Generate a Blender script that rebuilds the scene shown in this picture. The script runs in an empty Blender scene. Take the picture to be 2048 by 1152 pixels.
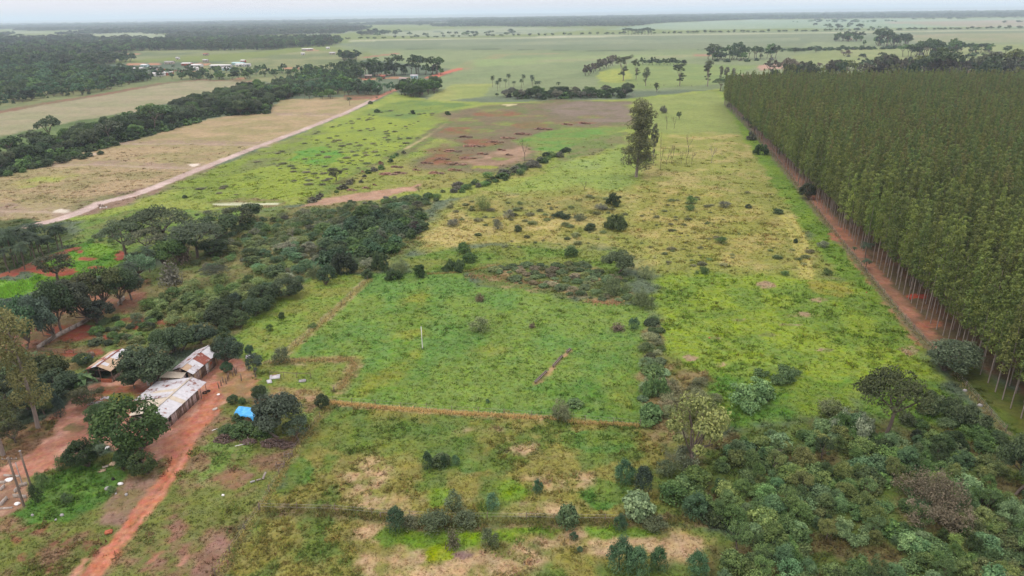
import bpy, math, random
import numpy as np

# ------------------------------------------------------------------ camera, sky, sun, exposure
scene = bpy.context.scene
F, H = 1400.0, 65.0
PITCH, ROLL = math.radians(21.4), math.radians(0.8)
R0 = np.array([1.0, 0, 0]); F0 = np.array([0, math.cos(PITCH), -math.sin(PITCH)]); U0 = np.array([0, math.sin(PITCH), math.cos(PITCH)])
RV = math.cos(ROLL) * R0 - math.sin(ROLL) * U0
UV = math.cos(ROLL) * U0 + math.sin(ROLL) * R0
from mathutils import Matrix, Vector
cam = bpy.data.objects.new('camera', bpy.data.cameras.new('camera'))
scene.collection.objects.link(cam)
cam.data.sensor_width = 36.0
cam.data.lens = 36.0 * F / 2048.0
cam.data.clip_start = 1.0
cam.data.clip_end = 200000.0
cam.matrix_world = Matrix(((RV[0], UV[0], -F0[0], 0), (RV[1], UV[1], -F0[1], 0), (RV[2], UV[2], -F0[2], H), (0, 0, 0, 1)))
scene.camera = cam

SUN_EL, SUN_AZ = math.radians(58), math.radians(-125)      # azimuth from +Y towards +X
world = bpy.data.worlds.new('World'); scene.world = world; world.use_nodes = True
nt = world.node_tree; nt.nodes.clear()
N = nt.nodes.new
wo = N('ShaderNodeOutputWorld'); bg = N('ShaderNodeBackground'); bg2 = N('ShaderNodeBackground'); mxs = N('ShaderNodeMixShader')
sky = N('ShaderNodeTexSky'); sky.sky_type = 'NISHITA'; sky.sun_disc = False
sky.sun_elevation = SUN_EL; sky.sun_rotation = SUN_AZ; sky.dust_density = 2.0; sky.air_density = 1.0
bg.inputs[1].default_value = 0.09
tc = N('ShaderNodeTexCoord'); mp = N('ShaderNodeMapping'); mp.inputs['Scale'].default_value = (1.2, 1.2, 14.0)
nz = N('ShaderNodeTexNoise'); nz.inputs['Scale'].default_value = 3.0; nz.inputs['Detail'].default_value = 6.0; nz.inputs['Roughness'].default_value = 0.55
cr = N('ShaderNodeValToRGB')
cr.color_ramp.elements[0].position = 0.36; cr.color_ramp.elements[0].color = (1.10, 1.02, 1.06, 1)
cr.color_ramp.elements[1].position = 0.66; cr.color_ramp.elements[1].color = (1.30, 1.20, 1.22, 1)
nt.links.new(tc.outputs['Generated'], mp.inputs[0]); nt.links.new(mp.outputs[0], nz.inputs[0]); nt.links.new(nz.outputs[0], cr.inputs[0])
nt.links.new(cr.outputs[0], bg2.inputs[0])
# overcast sky: about twice as bright overhead as at the horizon (CIE overcast)
sx = N('ShaderNodeSeparateXYZ'); mz = N('ShaderNodeMath'); mz.operation = 'MAXIMUM'; mz.inputs[1].default_value = 0.0
mb = N('ShaderNodeMath'); mb.operation = 'MULTIPLY_ADD'; mb.inputs[1].default_value = 1.5; mb.inputs[2].default_value = 1.0
nt.links.new(tc.outputs['Generated'], sx.inputs[0]); nt.links.new(sx.outputs[2], mz.inputs[0]); nt.links.new(mz.outputs[0], mb.inputs[0]); nt.links.new(mb.outputs[0], bg2.inputs[1])
nt.links.new(sky.outputs[0], bg.inputs[0])
nt.links.new(bg.outputs[0], mxs.inputs[1]); nt.links.new(bg2.outputs[0], mxs.inputs[2]); mxs.inputs[0].default_value = 0.82
nt.links.new(mxs.outputs[0], wo.inputs[0])

sun = bpy.data.objects.new('sun', bpy.data.lights.new('sun', 'SUN'))
scene.collection.objects.link(sun)
sun.data.energy = 1.5; sun.data.angle = math.radians(13); sun.data.color = (1.0, 0.965, 0.92)
sd = Vector((math.sin(SUN_AZ) * math.cos(SUN_EL), math.cos(SUN_AZ) * math.cos(SUN_EL), math.sin(SUN_EL)))
sun.rotation_euler = sd.to_track_quat('Z', 'Y').to_euler()

scene.view_settings.view_transform = 'Standard'; scene.view_settings.look = 'None'
scene.view_settings.exposure = -0.16; scene.view_settings.gamma = 1.0
scene.render.engine = 'CYCLES'
scene.cycles.use_denoising = True
scene.cycles.max_bounces = 5; scene.cycles.diffuse_bounces = 3; scene.cycles.glossy_bounces = 2; scene.cycles.transmission_bounces = 3
scene.cycles.volume_bounces = 2; scene.cycles.transparent_max_bounces = 4

C = scene.collection
HAZE = 0.95e-4

# ------------------------------------------------------------------ helpers
rng = np.random.default_rng(7)
random.seed(7)

def at(px, py, z=0.0):
    """point of the place seen at a pixel of the 2048 x 1152 photograph, at height z"""
    d = F * F0 + (px - 1024) * RV - (py - 576) * UV
    return np.array([0, 0, H]) + d * ((z - H) / d[2])

def atxy(px, py, z=0.0):
    p = at(px, py, z); return (p[0], p[1])

def depth(p):
    return float((np.asarray(p) - [0, 0, H]) @ F0)

def height_for(px, py, ytop):
    v = at(px, py) - [0, 0, H]; w0 = v @ F0; v0 = v @ UV; k = (576 - ytop) / F
    return (k * w0 - v0) / (UV[2] - k * F0[2])

def project(P):
    v = np.asarray(P, float) - [0, 0, H]; w = v @ F0
    return 1024 + F * (v @ RV) / w, 576 - F * (v @ UV) / w, w

def lin(c):
    c = np.asarray(c, float) / 255.0
    v = np.where(c <= 0.04045, c / 12.92, ((c + 0.055) / 1.055) ** 2.4)
    return v * 0.98 + 0.02 * (v @ np.array([0.25, 0.65, 0.10]))

_perm = np.random.default_rng(3).random((256, 256))
def vnoise(x, y):
    xi = np.floor(x).astype(int); yi = np.floor(y).astype(int)
    fx = x - xi; fy = y - yi
    fx = fx * fx * (3 - 2 * fx); fy = fy * fy * (3 - 2 * fy)
    a = _perm[xi & 255, yi & 255]; b = _perm[(xi + 1) & 255, yi & 255]
    c = _perm[xi & 255, (yi + 1) & 255]; d = _perm[(xi + 1) & 255, (yi + 1) & 255]
    return (a * (1 - fx) + b * fx) * (1 - fy) + (c * (1 - fx) + d * fx) * fy

def fbm(x, y, o=4, seed=0):
    s = 0; a = 1; t = 0
    for i in range(o):
        s = s + a * vnoise(x * 2 ** i + 17.3 * seed + 5.1 * i, y * 2 ** i + 9.7 * seed + 3.3 * i); t += a; a *= 0.55
    return s / t

def sstep(e0, e1, x):
    t = np.clip((x - e0) / (e1 - e0), 0, 1); return t * t * (3 - 2 * t)

def poly_sd(pts, x, y):
    """signed distance, positive inside"""
    d2 = np.full(x.shape, 1e18); ins = np.zeros(x.shape, bool)
    n = len(pts)
    for i in range(n):
        ax, ay = pts[i]; bx, by = pts[(i + 1) % n]
        ex, ey = bx - ax, by - ay
        L = ex * ex + ey * ey + 1e-12
        t = np.clip(((x - ax) * ex + (y - ay) * ey) / L, 0, 1)
        d2 = np.minimum(d2, (x - ax - t * ex) ** 2 + (y - ay - t * ey) ** 2)
        cond = (ay > y) != (by > y)
        if abs(by - ay) > 1e-12:
            ins ^= cond & (x < (bx - ax) * (y - ay) / (by - ay) + ax)
    d = np.sqrt(d2)
    return np.where(ins, d, -d)

def line_d(pts, x, y):
    d2 = np.full(x.shape, 1e18)
    for (ax, ay), (bx, by) in zip(pts[:-1], pts[1:]):
        ex, ey = bx - ax, by - ay; L = ex * ex + ey * ey + 1e-12
        t = np.clip(((x - ax) * ex + (y - ay) * ey) / L, 0, 1)
        d2 = np.minimum(d2, (x - ax - t * ex) ** 2 + (y - ay - t * ey) ** 2)
    return np.sqrt(d2)

def W(px_list):
    return [atxy(*p) for p in px_list]

def new_mesh(name, V, faces4=None, faces3=None, mats=(), tint=None, col=None, midx=None, smooth=False):
    V = np.asarray(V, np.float32)
    me = bpy.data.meshes.new(name)
    n4 = 0 if faces4 is None else len(faces4); n3 = 0 if faces3 is None else len(faces3)
    me.vertices.add(len(V)); me.vertices.foreach_set('co', V.ravel())
    li = []
    if n4: li.append(np.asarray(faces4, np.int32).ravel())
    if n3: li.append(np.asarray(faces3, np.int32).ravel())
    li = np.concatenate(li) if li else np.zeros(0, np.int32)
    me.loops.add(len(li)); me.loops.foreach_set('vertex_index', li)
    me.polygons.add(n4 + n3)
    ls = np.concatenate([np.arange(n4) * 4, n4 * 4 + np.arange(n3) * 3]).astype(np.int32)
    me.polygons.foreach_set('loop_start', ls)
    for m in mats: me.materials.append(m)
    if midx is not None: me.polygons.foreach_set('material_index', np.asarray(midx, np.int32))
    if smooth: me.polygons.foreach_set('use_smooth', np.ones(n4 + n3, bool))
    if tint is not None:
        a = me.attributes.new('tint', 'FLOAT', 'POINT'); a.data.foreach_set('value', np.asarray(tint, np.float32))
    if col is not None:
        a = me.attributes.new('col', 'FLOAT_COLOR', 'POINT'); a.data.foreach_set('color', np.asarray(col, np.float32).ravel())
    me.update(calc_edges=True)
    return me

def link(name, data, parent=None, loc=None, rot=None, scale=None, color=None):
    o = bpy.data.objects.new(name, data); C.objects.link(o)
    if parent is not None: o.parent = parent
    if loc is not None: o.location = loc
    if rot is not None: o.rotation_euler = rot
    if scale is not None: o.scale = scale
    if color is not None: o.color = color
    return o

def tag(o, label=None, cat=None, group=None, kind=None):
    if label: o['label'] = label
    if cat: o['category'] = cat
    if group: o['group'] = group
    if kind: o['kind'] = kind
    return o

class Geo:
    def __init__(s): s.V = []; s.F4 = []; s.F3 = []; s.T = []; s.n = 0; s.M4 = []; s.M3 = []
    def add(s, V, F4=None, F3=None, tint=0.0, m=0):
        V = np.asarray(V, float).reshape(-1, 3)
        s.V.append(V)
        if F4 is not None and len(F4): s.F4.append(np.asarray(F4, int).reshape(-1, 4) + s.n); s.M4 += [m] * len(s.F4[-1])
        if F3 is not None and len(F3): s.F3.append(np.asarray(F3, int).reshape(-1, 3) + s.n); s.M3 += [m] * len(s.F3[-1])
        s.T.append(np.broadcast_to(np.asarray(tint, float), (len(V),)))
        s.n += len(V)
    def mesh(s, name, mats, smooth=False, col=None):
        f4 = np.concatenate(s.F4) if s.F4 else None; f3 = np.concatenate(s.F3) if s.F3 else None
        return new_mesh(name, np.concatenate(s.V), f4, f3, mats, np.concatenate(s.T), col, s.M4 + s.M3, smooth)
    def box(s, c, size, rz=0.0, tint=0.0, m=0, tilt=None):
        hx, hy, hz = np.asarray(size) / 2
        P = np.array([[-hx, -hy, -hz], [hx, -hy, -hz], [hx, hy, -hz], [-hx, hy, -hz], [-hx, -hy, hz], [hx, -hy, hz], [hx, hy, hz], [-hx, hy, hz]])
        if tilt is not None: P = P @ np.array(Matrix.Rotation(tilt[0], 3, 'X') @ Matrix.Rotation(tilt[1], 3, 'Y')).T
        cz, sz = math.cos(rz), math.sin(rz)
        P = P @ np.array([[cz, -sz, 0], [sz, cz, 0], [0, 0, 1]]).T + np.asarray(c)
        s.add(P, [[0, 3, 2, 1], [4, 5, 6, 7], [0, 1, 5, 4], [1, 2, 6, 5], [2, 3, 7, 6], [3, 0, 4, 7]], tint=tint, m=m)
    def tube(s, pts, rad, n=6, tint=0.0, m=0, cap=True):
        pts = np.asarray(pts, float); k = len(pts); rad = np.broadcast_to(np.asarray(rad, float), (k,))
        V = []
        for i in range(k):
            d = pts[min(i + 1, k - 1)] - pts[max(i - 1, 0)]; d = d / (np.linalg.norm(d) + 1e-9)
            a = np.cross(d, [0.31, 0.95, 0.05]) if abs(d[2]) > 0.8 else np.cross(d, [0, 0, 1.0]); a /= np.linalg.norm(a) + 1e-9; b = np.cross(d, a)
            for j in range(n):
                t = 2 * math.pi * j / n; V.append(pts[i] + rad[i] * (a * math.cos(t) + b * math.sin(t)))
        F4 = [[i * n + j, i * n + (j + 1) % n, (i + 1) * n + (j + 1) % n, (i + 1) * n + j] for i in range(k - 1) for j in range(n)]
        F3 = [[(k - 1) * n, (k - 1) * n + j, (k - 1) * n + j + 1] for j in range(1, n - 1)] if cap else None
        s.add(V, F4, F3, tint=tint, m=m)
    def leaves(s, P, Nn, size, tint, r, aspect=0.55, m=0, dirv=None):
        n = len(P)
        if n == 0: return
        Nn = Nn / (np.linalg.norm(Nn, axis=1, keepdims=True) + 1e-9)
        t = r.normal(size=(n, 3)) if dirv is None else dirv + 0.15 * r.normal(size=(n, 3))
        t = t - Nn * np.sum(t * Nn, axis=1, keepdims=True); t /= np.linalg.norm(t, axis=1, keepdims=True) + 1e-9
        b = np.cross(Nn, t)
        sz = (np.asarray(size) * r.uniform(0.6, 1.35, n))[:, None]
        V = np.stack([P - t * sz, P + b * sz * aspect, P + t * sz - Nn * sz * 0.25, P - b * sz * aspect], 1).reshape(-1, 3)
        Fq = np.arange(n * 4).reshape(-1, 4)
        s.add(V, Fq, tint=np.repeat(np.broadcast_to(tint, (n,)), 4), m=m)

# ------------------------------------------------------------------ materials
def mat(name):
    m = bpy.data.materials.new(name); m.use_nodes = True; m.node_tree.nodes.clear(); return m, m.node_tree, m.node_tree.nodes.new, m.node_tree.links.new

def leaf_material(name, source, fixed=None, transl=0.28):
    m, t, N, L = mat(name)
    out = N('ShaderNodeOutputMaterial'); pr = N('ShaderNodeBsdfPrincipled'); tr = N('ShaderNodeBsdfTranslucent'); mx = N('ShaderNodeMixShader')
    if source == 'object':
        oi = N('ShaderNodeObjectInfo'); base = oi.outputs['Color']
    elif source == 'instancer':
        oi = N('ShaderNodeAttribute'); oi.attribute_type = 'INSTANCER'; oi.attribute_name = 'icol'; base = oi.outputs['Color']
    else:
        oi = N('ShaderNodeRGB'); oi.outputs[0].default_value = (*fixed, 1); base = oi.outputs[0]
    at_ = N('ShaderNodeAttribute'); at_.attribute_name = 'tint'
    ma = N('ShaderNodeMath'); ma.operation = 'MULTIPLY_ADD'; ma.inputs[1].default_value = 0.42; ma.inputs[2].default_value = 1.0
    L(at_.outputs['Fac'], ma.inputs[0])
    vm = N('ShaderNodeVectorMath'); vm.operation = 'SCALE'; L(base, vm.inputs[0]); L(ma.outputs[0], vm.inputs['Scale'])
    hs = N('ShaderNodeHueSaturation'); ma2 = N('ShaderNodeMath'); ma2.operation = 'MULTIPLY_ADD'; ma2.inputs[1].default_value = -0.018; ma2.inputs[2].default_value = 0.5
    L(at_.outputs['Fac'], ma2.inputs[0]); L(ma2.outputs[0], hs.inputs['Hue']); L(vm.outputs[0], hs.inputs['Color'])
    L(hs.outputs[0], pr.inputs['Base Color']); L(hs.outputs[0], tr.inputs['Color'])
    pr.inputs['Roughness'].default_value = 0.6; pr.inputs['Specular IOR Level'].default_value = 0.25
    mx.inputs[0].default_value = transl
    L(pr.outputs[0], mx.inputs[1]); L(tr.outputs[0], mx.inputs[2]); L(mx.outputs[0], out.inputs[0])
    return m

def plain(name, col, rough=0.85, nscale=4.0, namp=0.25, spec=0.2, bump=0.0, second=None, sfac=(0.5, 0.65), stretch=(1, 1, 1), metal=0.0, sscale=1.5, objcol=False):
    m, t, N, L = mat(name)
    out = N('ShaderNodeOutputMaterial'); pr = N('ShaderNodeBsdfPrincipled'); L(pr.outputs[0], out.inputs[0])
    tcx = N('ShaderNodeTexCoord'); mpx = N('ShaderNodeMapping'); mpx.inputs['Scale'].default_value = stretch
    L(tcx.outputs['Object'], mpx.inputs[0])
    nx = N('ShaderNodeTexNoise'); nx.inputs['Scale'].default_value = nscale; nx.inputs['Detail'].default_value = 5; L(mpx.outputs[0], nx.inputs[0])
    mr = N('ShaderNodeMapRange'); mr.inputs[1].default_value = 0.25; mr.inputs[2].default_value = 0.75; mr.inputs[3].default_value = 1 - namp; mr.inputs[4].default_value = 1 + namp
    L(nx.outputs[0], mr.inputs[0])
    vm = N('ShaderNodeVectorMath'); vm.operation = 'SCALE'; vm.inputs[0].default_value = col[:3]; L(mr.outputs[0], vm.inputs['Scale'])
    if objcol:
        oi = N('ShaderNodeObjectInfo'); L(oi.outputs['Color'], vm.inputs[0])
    c = vm.outputs[0]
    if second is not None:
        n2 = N('ShaderNodeTexNoise'); n2.inputs['Scale'].default_value = sscale; n2.inputs['Detail'].default_value = 6; n2.noise_dimensions = '4D'; L(mpx.outputs[0], n2.inputs[0])
        oi2 = N('ShaderNodeObjectInfo'); mm = N('ShaderNodeMath'); mm.operation = 'MULTIPLY'; mm.inputs[1].default_value = 37.0; L(oi2.outputs['Random'], mm.inputs[0]); L(mm.outputs[0], n2.inputs['W'])
        m2 = N('ShaderNodeMapRange'); m2.inputs[1].default_value = sfac[0]; m2.inputs[2].default_value = sfac[1]; L(n2.outputs[0], m2.inputs[0])
        mc = N('ShaderNodeMix'); mc.data_type = 'RGBA'; L(m2.outputs[0], mc.inputs[0]); L(c, mc.inputs[6]); mc.inputs[7].default_value = (*second[:3], 1); c = mc.outputs[2]
    L(c, pr.inputs['Base Color'])
    pr.inputs['Roughness'].default_value = rough; pr.inputs['Specular IOR Level'].default_value = spec; pr.inputs['Metallic'].default_value = metal
    if bump > 0:
        bp = N('ShaderNodeBump'); bp.inputs['Strength'].default_value = 0.6; bp.inputs['Distance'].default_value = bump; L(nx.outputs[0], bp.inputs['Height']); L(bp.outputs[0], pr.inputs['Normal'])
    return m

M_leaf = leaf_material('leaf', 'object')
M_leaf_i = leaf_material('leaf_far', 'instancer')
M_bark = plain('bark', (0.12, 0.095, 0.075), nscale=3, namp=0.35, stretch=(3, 3, 0.6))
M_euc = plain('eucalyptus_bark', (0.235, 0.195, 0.165), nscale=2, namp=0.3, stretch=(3, 3, 0.4))
M_bark_pale = plain('dead_wood', (0.22, 0.19, 0.165), nscale=4, namp=0.3)
M_wood = plain('weathered_wood', (0.15, 0.115, 0.09), nscale=5, namp=0.4, stretch=(4, 4, 0.7), objcol=False)

# ------------------------------------------------------------------ ground colours (pixel polygons laid out on the ground)
G = 0.62          # picture brightness to surface albedo
layers = []
def area(poly, ca, cb, soft=3.0, ns=8.0, jag=2.0, grass=1.0, op=1.0, thr=(0.35, 0.65), oc=4):
    layers.append(('poly', W(poly), lin(ca) * G, lin(cb) * G, soft, ns, jag, grass, op, thr, oc))
def strip(line, width, ca, cb=None, soft=1.0, ns=6.0, jag=0.6, grass=0.0, op=1.0, thr=(0.35, 0.65)):
    layers.append(('line', W(line), lin(ca) * G, lin(cb if cb else ca) * G, soft, ns, jag, grass, op, (width,) + thr, 4))
def patch(px, py, wpx, hpx, ca, cb=None, soft=None, ns=4.0, jag=None, grass=0.0, op=1.0, thr=(0.3, 0.7)):
    k = 10
    poly = [(px + wpx / 2 * math.cos(2 * math.pi * i / k), py + hpx / 2 * math.sin(2 * math.pi * i / k)) for i in range(k)]
    w = wpx * depth(at(px, py)) / F
    area(poly, ca, cb if cb else ca, soft if soft else 0.12 * w, ns, jag if jag else 0.22 * w, grass, op, thr)

# --- far country
area([(-900, 150), (-900, 45), (1024, 33), (2900, 22), (2900, 150), (1024, 110)], (86, 104, 82), (108, 122, 94), soft=150, ns=600, jag=100)
area([(660, 92), (780, 80), (1200, 68), (2900, 40), (2900, 150), (1580, 170), (1400, 180), (1170, 185), (960, 195), (880, 170), (930, 140), (760, 110)], (130, 143, 100), (120, 137, 92), soft=20, ns=160, jag=10)
area([(662, 88), (790, 79), (1300, 70), (2900, 42), (2900, 62), (2048, 82), (1400, 97), (1200, 101), (750, 98)], (124, 136, 102), (114, 130, 96), soft=8, ns=120, jag=4)
area([(700, 80), (1000, 75), (1400, 67), (2048, 58), (2048, 60), (1400, 70), (1000, 78), (700, 83)], (176, 178, 142), (164, 170, 130), soft=14, ns=70, jag=8)
area([(1200, 60), (1330, 46), (1500, 40), (2900, 30), (2900, 46), (2048, 54), (1500, 58)], (132, 156, 124), (142, 162, 130), soft=40, ns=300, jag=30)
area([(1760, 45), (1900, 41), (2900, 34), (2900, 44), (2048, 53), (1900, 53)], (160, 150, 128), (150, 150, 120), soft=40, ns=200, jag=30)
area([(735, 70), (850, 60), (1020, 55), (1190, 58), (1100, 66), (900, 75)], (148, 158, 124), (134, 148, 112), soft=30, ns=150, jag=30)
area([(165, 66), (240, 63), (360, 71), (310, 77), (205, 75)], (152, 162, 122), (142, 154, 114), soft=20, ns=150, jag=20)
area([(20, 62), (110, 65), (100, 68), (10, 67)], (150, 160, 122), (142, 154, 114), soft=20, ns=150, jag=20)
area([(400, 62), (450, 58), (470, 60), (430, 63)], (150, 160, 124), (142, 154, 114), soft=20, ns=150, jag=20)
area([(540, 68), (700, 58), (720, 64), (650, 70)], (140, 152, 118), (132, 144, 110), soft=20, ns=150, jag=20)
area([(715, 118), (770, 101), (1200, 105), (1410, 102), (1390, 118), (1170, 142), (1000, 180), (870, 198), (800, 180), (890, 150), (920, 140), (790, 125)], (134, 148, 102), (124, 142, 96), soft=8, ns=60, jag=5)
area([(850, 201), (905, 168), (985, 167), (970, 192), (880, 204)], (158, 164, 92), (142, 156, 84), soft=4, ns=30, jag=3)
strip([(1130, 108), (1010, 108), (950, 124), (915, 140)], 14, (156, 142, 106), (140, 148, 98), soft=14, ns=40, jag=8, op=0.8)
strip([(720, 116), (800, 106)], 8, (170, 112, 90), soft=6, ns=20, jag=3)
strip([(745, 98), (1000, 98.5), (1200, 102), (1330, 99), (1640, 96)], 9, (80, 98, 66), (96, 112, 74), soft=4, ns=30, jag=3)
area([(1580, 112), (1700, 96), (2900, 70), (2900, 150), (2048, 140), (1600, 128)], (146, 154, 100), (132, 146, 90), soft=10, ns=60, jag=8)
area([(1800, 70), (2900, 48), (2900, 66), (2048, 84), (1840, 86)], (150, 148, 112), (136, 144, 104), soft=12, ns=80, jag=8)
area([(1505, 130), (1600, 126), (1590, 136), (1520, 140)], (184, 150, 128), (172, 144, 120), soft=3, ns=20, jag=3, grass=0)
area([(1190, 175), (1230, 130), (1330, 124), (1420, 130), (1520, 130), (1440, 168), (1300, 178)], (132, 150, 84), (122, 144, 82), soft=6, ns=30, jag=5)
patch(1232, 152, 70, 30, (160, 168, 78), (144, 160, 76), grass=1)
patch(1400, 110, 60, 5, (186, 118, 94), (160, 130, 100), ns=20)
area([(940, 120), (1180, 112), (1390, 108), (1385, 114), (1180, 122), (950, 134)], (138, 158, 100), (146, 152, 108), soft=10, ns=60, jag=8)
area([(880, 86), (1200, 80), (1600, 76), (1600, 82), (1200, 88), (880, 92)], (126, 140, 106), (138, 148, 112), soft=12, ns=90, jag=8)
area([(1620, 84), (1800, 82), (1800, 92), (1700, 98), (1600, 98)], (124, 140, 100), (134, 148, 106), soft=8, ns=60, jag=6)
strip([(1560, 104), (1700, 98), (1980, 92)], 5, (96, 112, 74), soft=4, ns=30, jag=3)
strip([(800, 62), (1000, 66), (1200, 62)], 14, (100, 116, 92), soft=10, ns=60, jag=8)
# --- village land
area([(-300, 190), (200, 172), (330, 150), (420, 128), (620, 100), (730, 104), (720, 150), (690, 190), (600, 172), (500, 160), (330, 165), (180, 200), (-300, 250)], (140, 144, 96), (112, 126, 80), soft=10, ns=50, jag=10)
area([(-200, 150), (0, 135), (300, 118), (560, 100), (640, 84), (500, 78), (300, 78), (-200, 90)], (132, 140, 92), (100, 116, 74), soft=20, ns=120, jag=20)
for (x, y, w, h) in [(140, 112, 60, 3), (60, 122, 40, 3), (260, 108, 40, 3), (370, 142, 60, 5), (325, 148, 46, 6), (240, 142, 36, 5), (585, 137, 40, 4), (480, 158, 30, 4), (405, 128, 30, 5), (270, 128, 40, 4), (310, 128, 30, 4), (740, 158, 60, 5), (800, 156, 60, 4), (765, 150, 30, 4), (625, 100, 30, 3)]:
    patch(x, y, w, h, (190, 132, 100), (168, 140, 104), ns=14)
# --- ploughed field behind the tree belt
area([(-500, 300), (-500, 290), (0, 222), (90, 206), (200, 190), (330, 166), (400, 160), (498, 162), (500, 174), (430, 186), (350, 202), (280, 222), (180, 246), (90, 268), (0, 285), (-500, 400)], (160, 152, 120), (148, 148, 110), soft=3, ns=22, jag=3)
strip([(-100, 242), (0, 224), (90, 207), (200, 190), (330, 166), (400, 160), (498, 162)], 7, (136, 106, 82), (122, 112, 80), soft=5, ns=14, jag=3)
area([(-300, 330), (0, 272), (110, 250), (250, 225), (200, 290), (100, 310), (0, 345), (-300, 430)], (104, 124, 72), (90, 112, 62), soft=8, ns=14, jag=6)
# --- dry pasture beside the road
area([(-500, 470), (-200, 400), (0, 352), (130, 312), (230, 292), (330, 262), (400, 242), (450, 232), (535, 224), (560, 200), (700, 193), (752, 193), (700, 222), (600, 262), (500, 298), (400, 338), (300, 377), (200, 406), (110, 445), (-60, 470), (-400, 560)], (174, 154, 116), (156, 146, 100), soft=3, ns=16, jag=4)
area([(0, 372), (120, 345), (150, 352), (60, 376)], (156, 164, 80), (166, 158, 98), soft=5, ns=9, jag=5)
for ln in [[(-100, 424), (0, 420), (80, 421), (150, 424)], [(80, 330), (200, 326), (300, 332), (390, 334)], [(250, 285), (400, 285), (520, 288), (545, 290)], [(530, 226), (640, 228), (690, 230)]]:
    strip(ln, 9 if ln[0][1] > 400 else 7, (160, 138, 118), (158, 146, 106), soft=4, ns=7, jag=3, op=0.85)
    strip([(x, y + 3) for x, y in ln], 1.6, (184, 164, 144), soft=1.2, ns=8, jag=1.0, op=0.6)
patch(125, 422, 34, 8, (222, 212, 192), soft=0.6); patch(388, 330, 20, 5, (226, 214, 196), soft=0.8); patch(185, 308, 24, 5, (196, 176, 154), soft=1.5)
area([(160, 400), (300, 372), (420, 330), (440, 334), (380, 360), (290, 400), (200, 430), (150, 440)], (142, 118, 98), (128, 128, 84), soft=4, ns=7, jag=4, grass=0.3)
# --- green land between the road and the marsh
area([(130, 440), (250, 412), (400, 350), (600, 268), (720, 218), (790, 185), (860, 200), (980, 205), (1250, 198), (1440, 178), (1490, 230), (1545, 300), (1590, 370), (1270, 385), (960, 388), (870, 400), (620, 410), (440, 420), (250, 440)], (138, 158, 66), (148, 160, 72), soft=4, ns=18, jag=4)
area([(330, 400), (420, 355), (600, 280), (740, 222), (900, 215), (860, 260), (740, 330), (620, 395), (440, 408)], (142, 160, 58), (128, 148, 62), soft=8, ns=16, jag=8)
area([(330, 378), (500, 310), (640, 252), (660, 262), (540, 330), (420, 372)], (118, 126, 78), (124, 146, 52), soft=6, ns=10, jag=8, op=0.8)
area([(720, 225), (800, 200), (900, 205), (960, 210), (860, 225), (800, 240)], (108, 136, 68), (126, 146, 62), soft=8, ns=12, jag=6)
patch(635, 312, 110, 34, (96, 150, 58), (120, 152, 50), grass=1)
strip([(640, 400), (720, 352), (800, 310), (860, 272), (900, 245)], 6, (116, 116, 72), (112, 134, 60), soft=4, ns=6, jag=3, grass=1)
strip([(810, 298), (860, 270), (892, 247)], 1.2, (168, 158, 110), soft=1.2, ns=6, jag=0.8, grass=0)
area([(640, 400), (720, 350), (800, 312), (870, 330), (1000, 345), (1100, 320), (1090, 350), (930, 372), (760, 385)], (136, 146, 66), (150, 148, 80), soft=6, ns=10, jag=5)
# marsh
area([(905, 222), (1000, 210), (1110, 200), (1258, 203), (1256, 250), (1130, 256), (1085, 282), (1050, 320), (1000, 342), (930, 342), (850, 330), (850, 312), (900, 290), (860, 270)], (124, 112, 84), (112, 120, 70), soft=12, ns=10, jag=14, grass=0.4, thr=(0.4, 0.72))
area([(1080, 212), (1180, 203), (1258, 205), (1256, 245), (1140, 250), (1110, 230)], (134, 120, 104), (122, 114, 88), soft=8, ns=12, jag=8, grass=0.3)
for (x, y, w, h) in [(900, 318, 100, 26), (880, 300, 60, 14), (960, 285, 90, 16), (1060, 250, 90, 12), (1160, 246, 70, 6), (920, 262, 70, 14), (1000, 228, 90, 10)]:
    patch(x, y, w, h, (142, 96, 70), (124, 112, 70), ns=6, grass=0.5, thr=(0.35, 0.6))
area([(930, 322), (990, 305), (1040, 292), (1080, 300), (1040, 325), (980, 336), (940, 334)], (166, 138, 112), (140, 118, 90), soft=4, ns=8, jag=5, grass=0)
area([(1030, 282), (1090, 262), (1160, 255), (1250, 254), (1230, 280), (1150, 302), (1080, 300)], (104, 146, 62), (122, 140, 66), soft=5, ns=10, jag=5)
area([(1140, 290), (1250, 262), (1256, 290), (1180, 310), (1100, 340)], (128, 128, 82), (112, 132, 66), soft=6, ns=8, jag=5)
for (x, y, w, h) in [(960, 262, 60, 8), (1010, 248, 60, 7), (930, 240, 80, 8), (1060, 232, 70, 6), (1110, 246, 60, 6), (985, 222, 60, 5), (1180, 234, 60, 6), (890, 290, 40, 7), (1000, 318, 40, 6), (860, 305, 40, 7)]:
    patch(x, y, w, h, (128, 142, 66), (134, 118, 82), ns=6, grass=0.8, thr=(0.42, 0.62), op=0.85)
patch(1020, 210, 36, 3, (206, 196, 150), ns=10)
patch(970, 334, 50, 8, (150, 156, 60), grass=1)
# bare banks
area([(596, 416), (640, 400), (740, 383), (836, 370), (838, 378), (760, 396), (690, 408), (620, 424)], (184, 150, 124), (168, 136, 108), soft=2.5, ns=7, jag=3, grass=0)
area([(410, 405), (480, 395), (570, 400), (575, 410), (560, 414), (430, 415)], (140, 128, 88), (122, 134, 62), soft=2, ns=5, jag=2)
area([(423, 407.0), (480, 405.6), (560, 405.8), (556, 409.6), (500, 411.2), (430, 411)], (206, 208, 172), (196, 202, 166), soft=0.8, ns=9, jag=0.5, grass=0)
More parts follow.
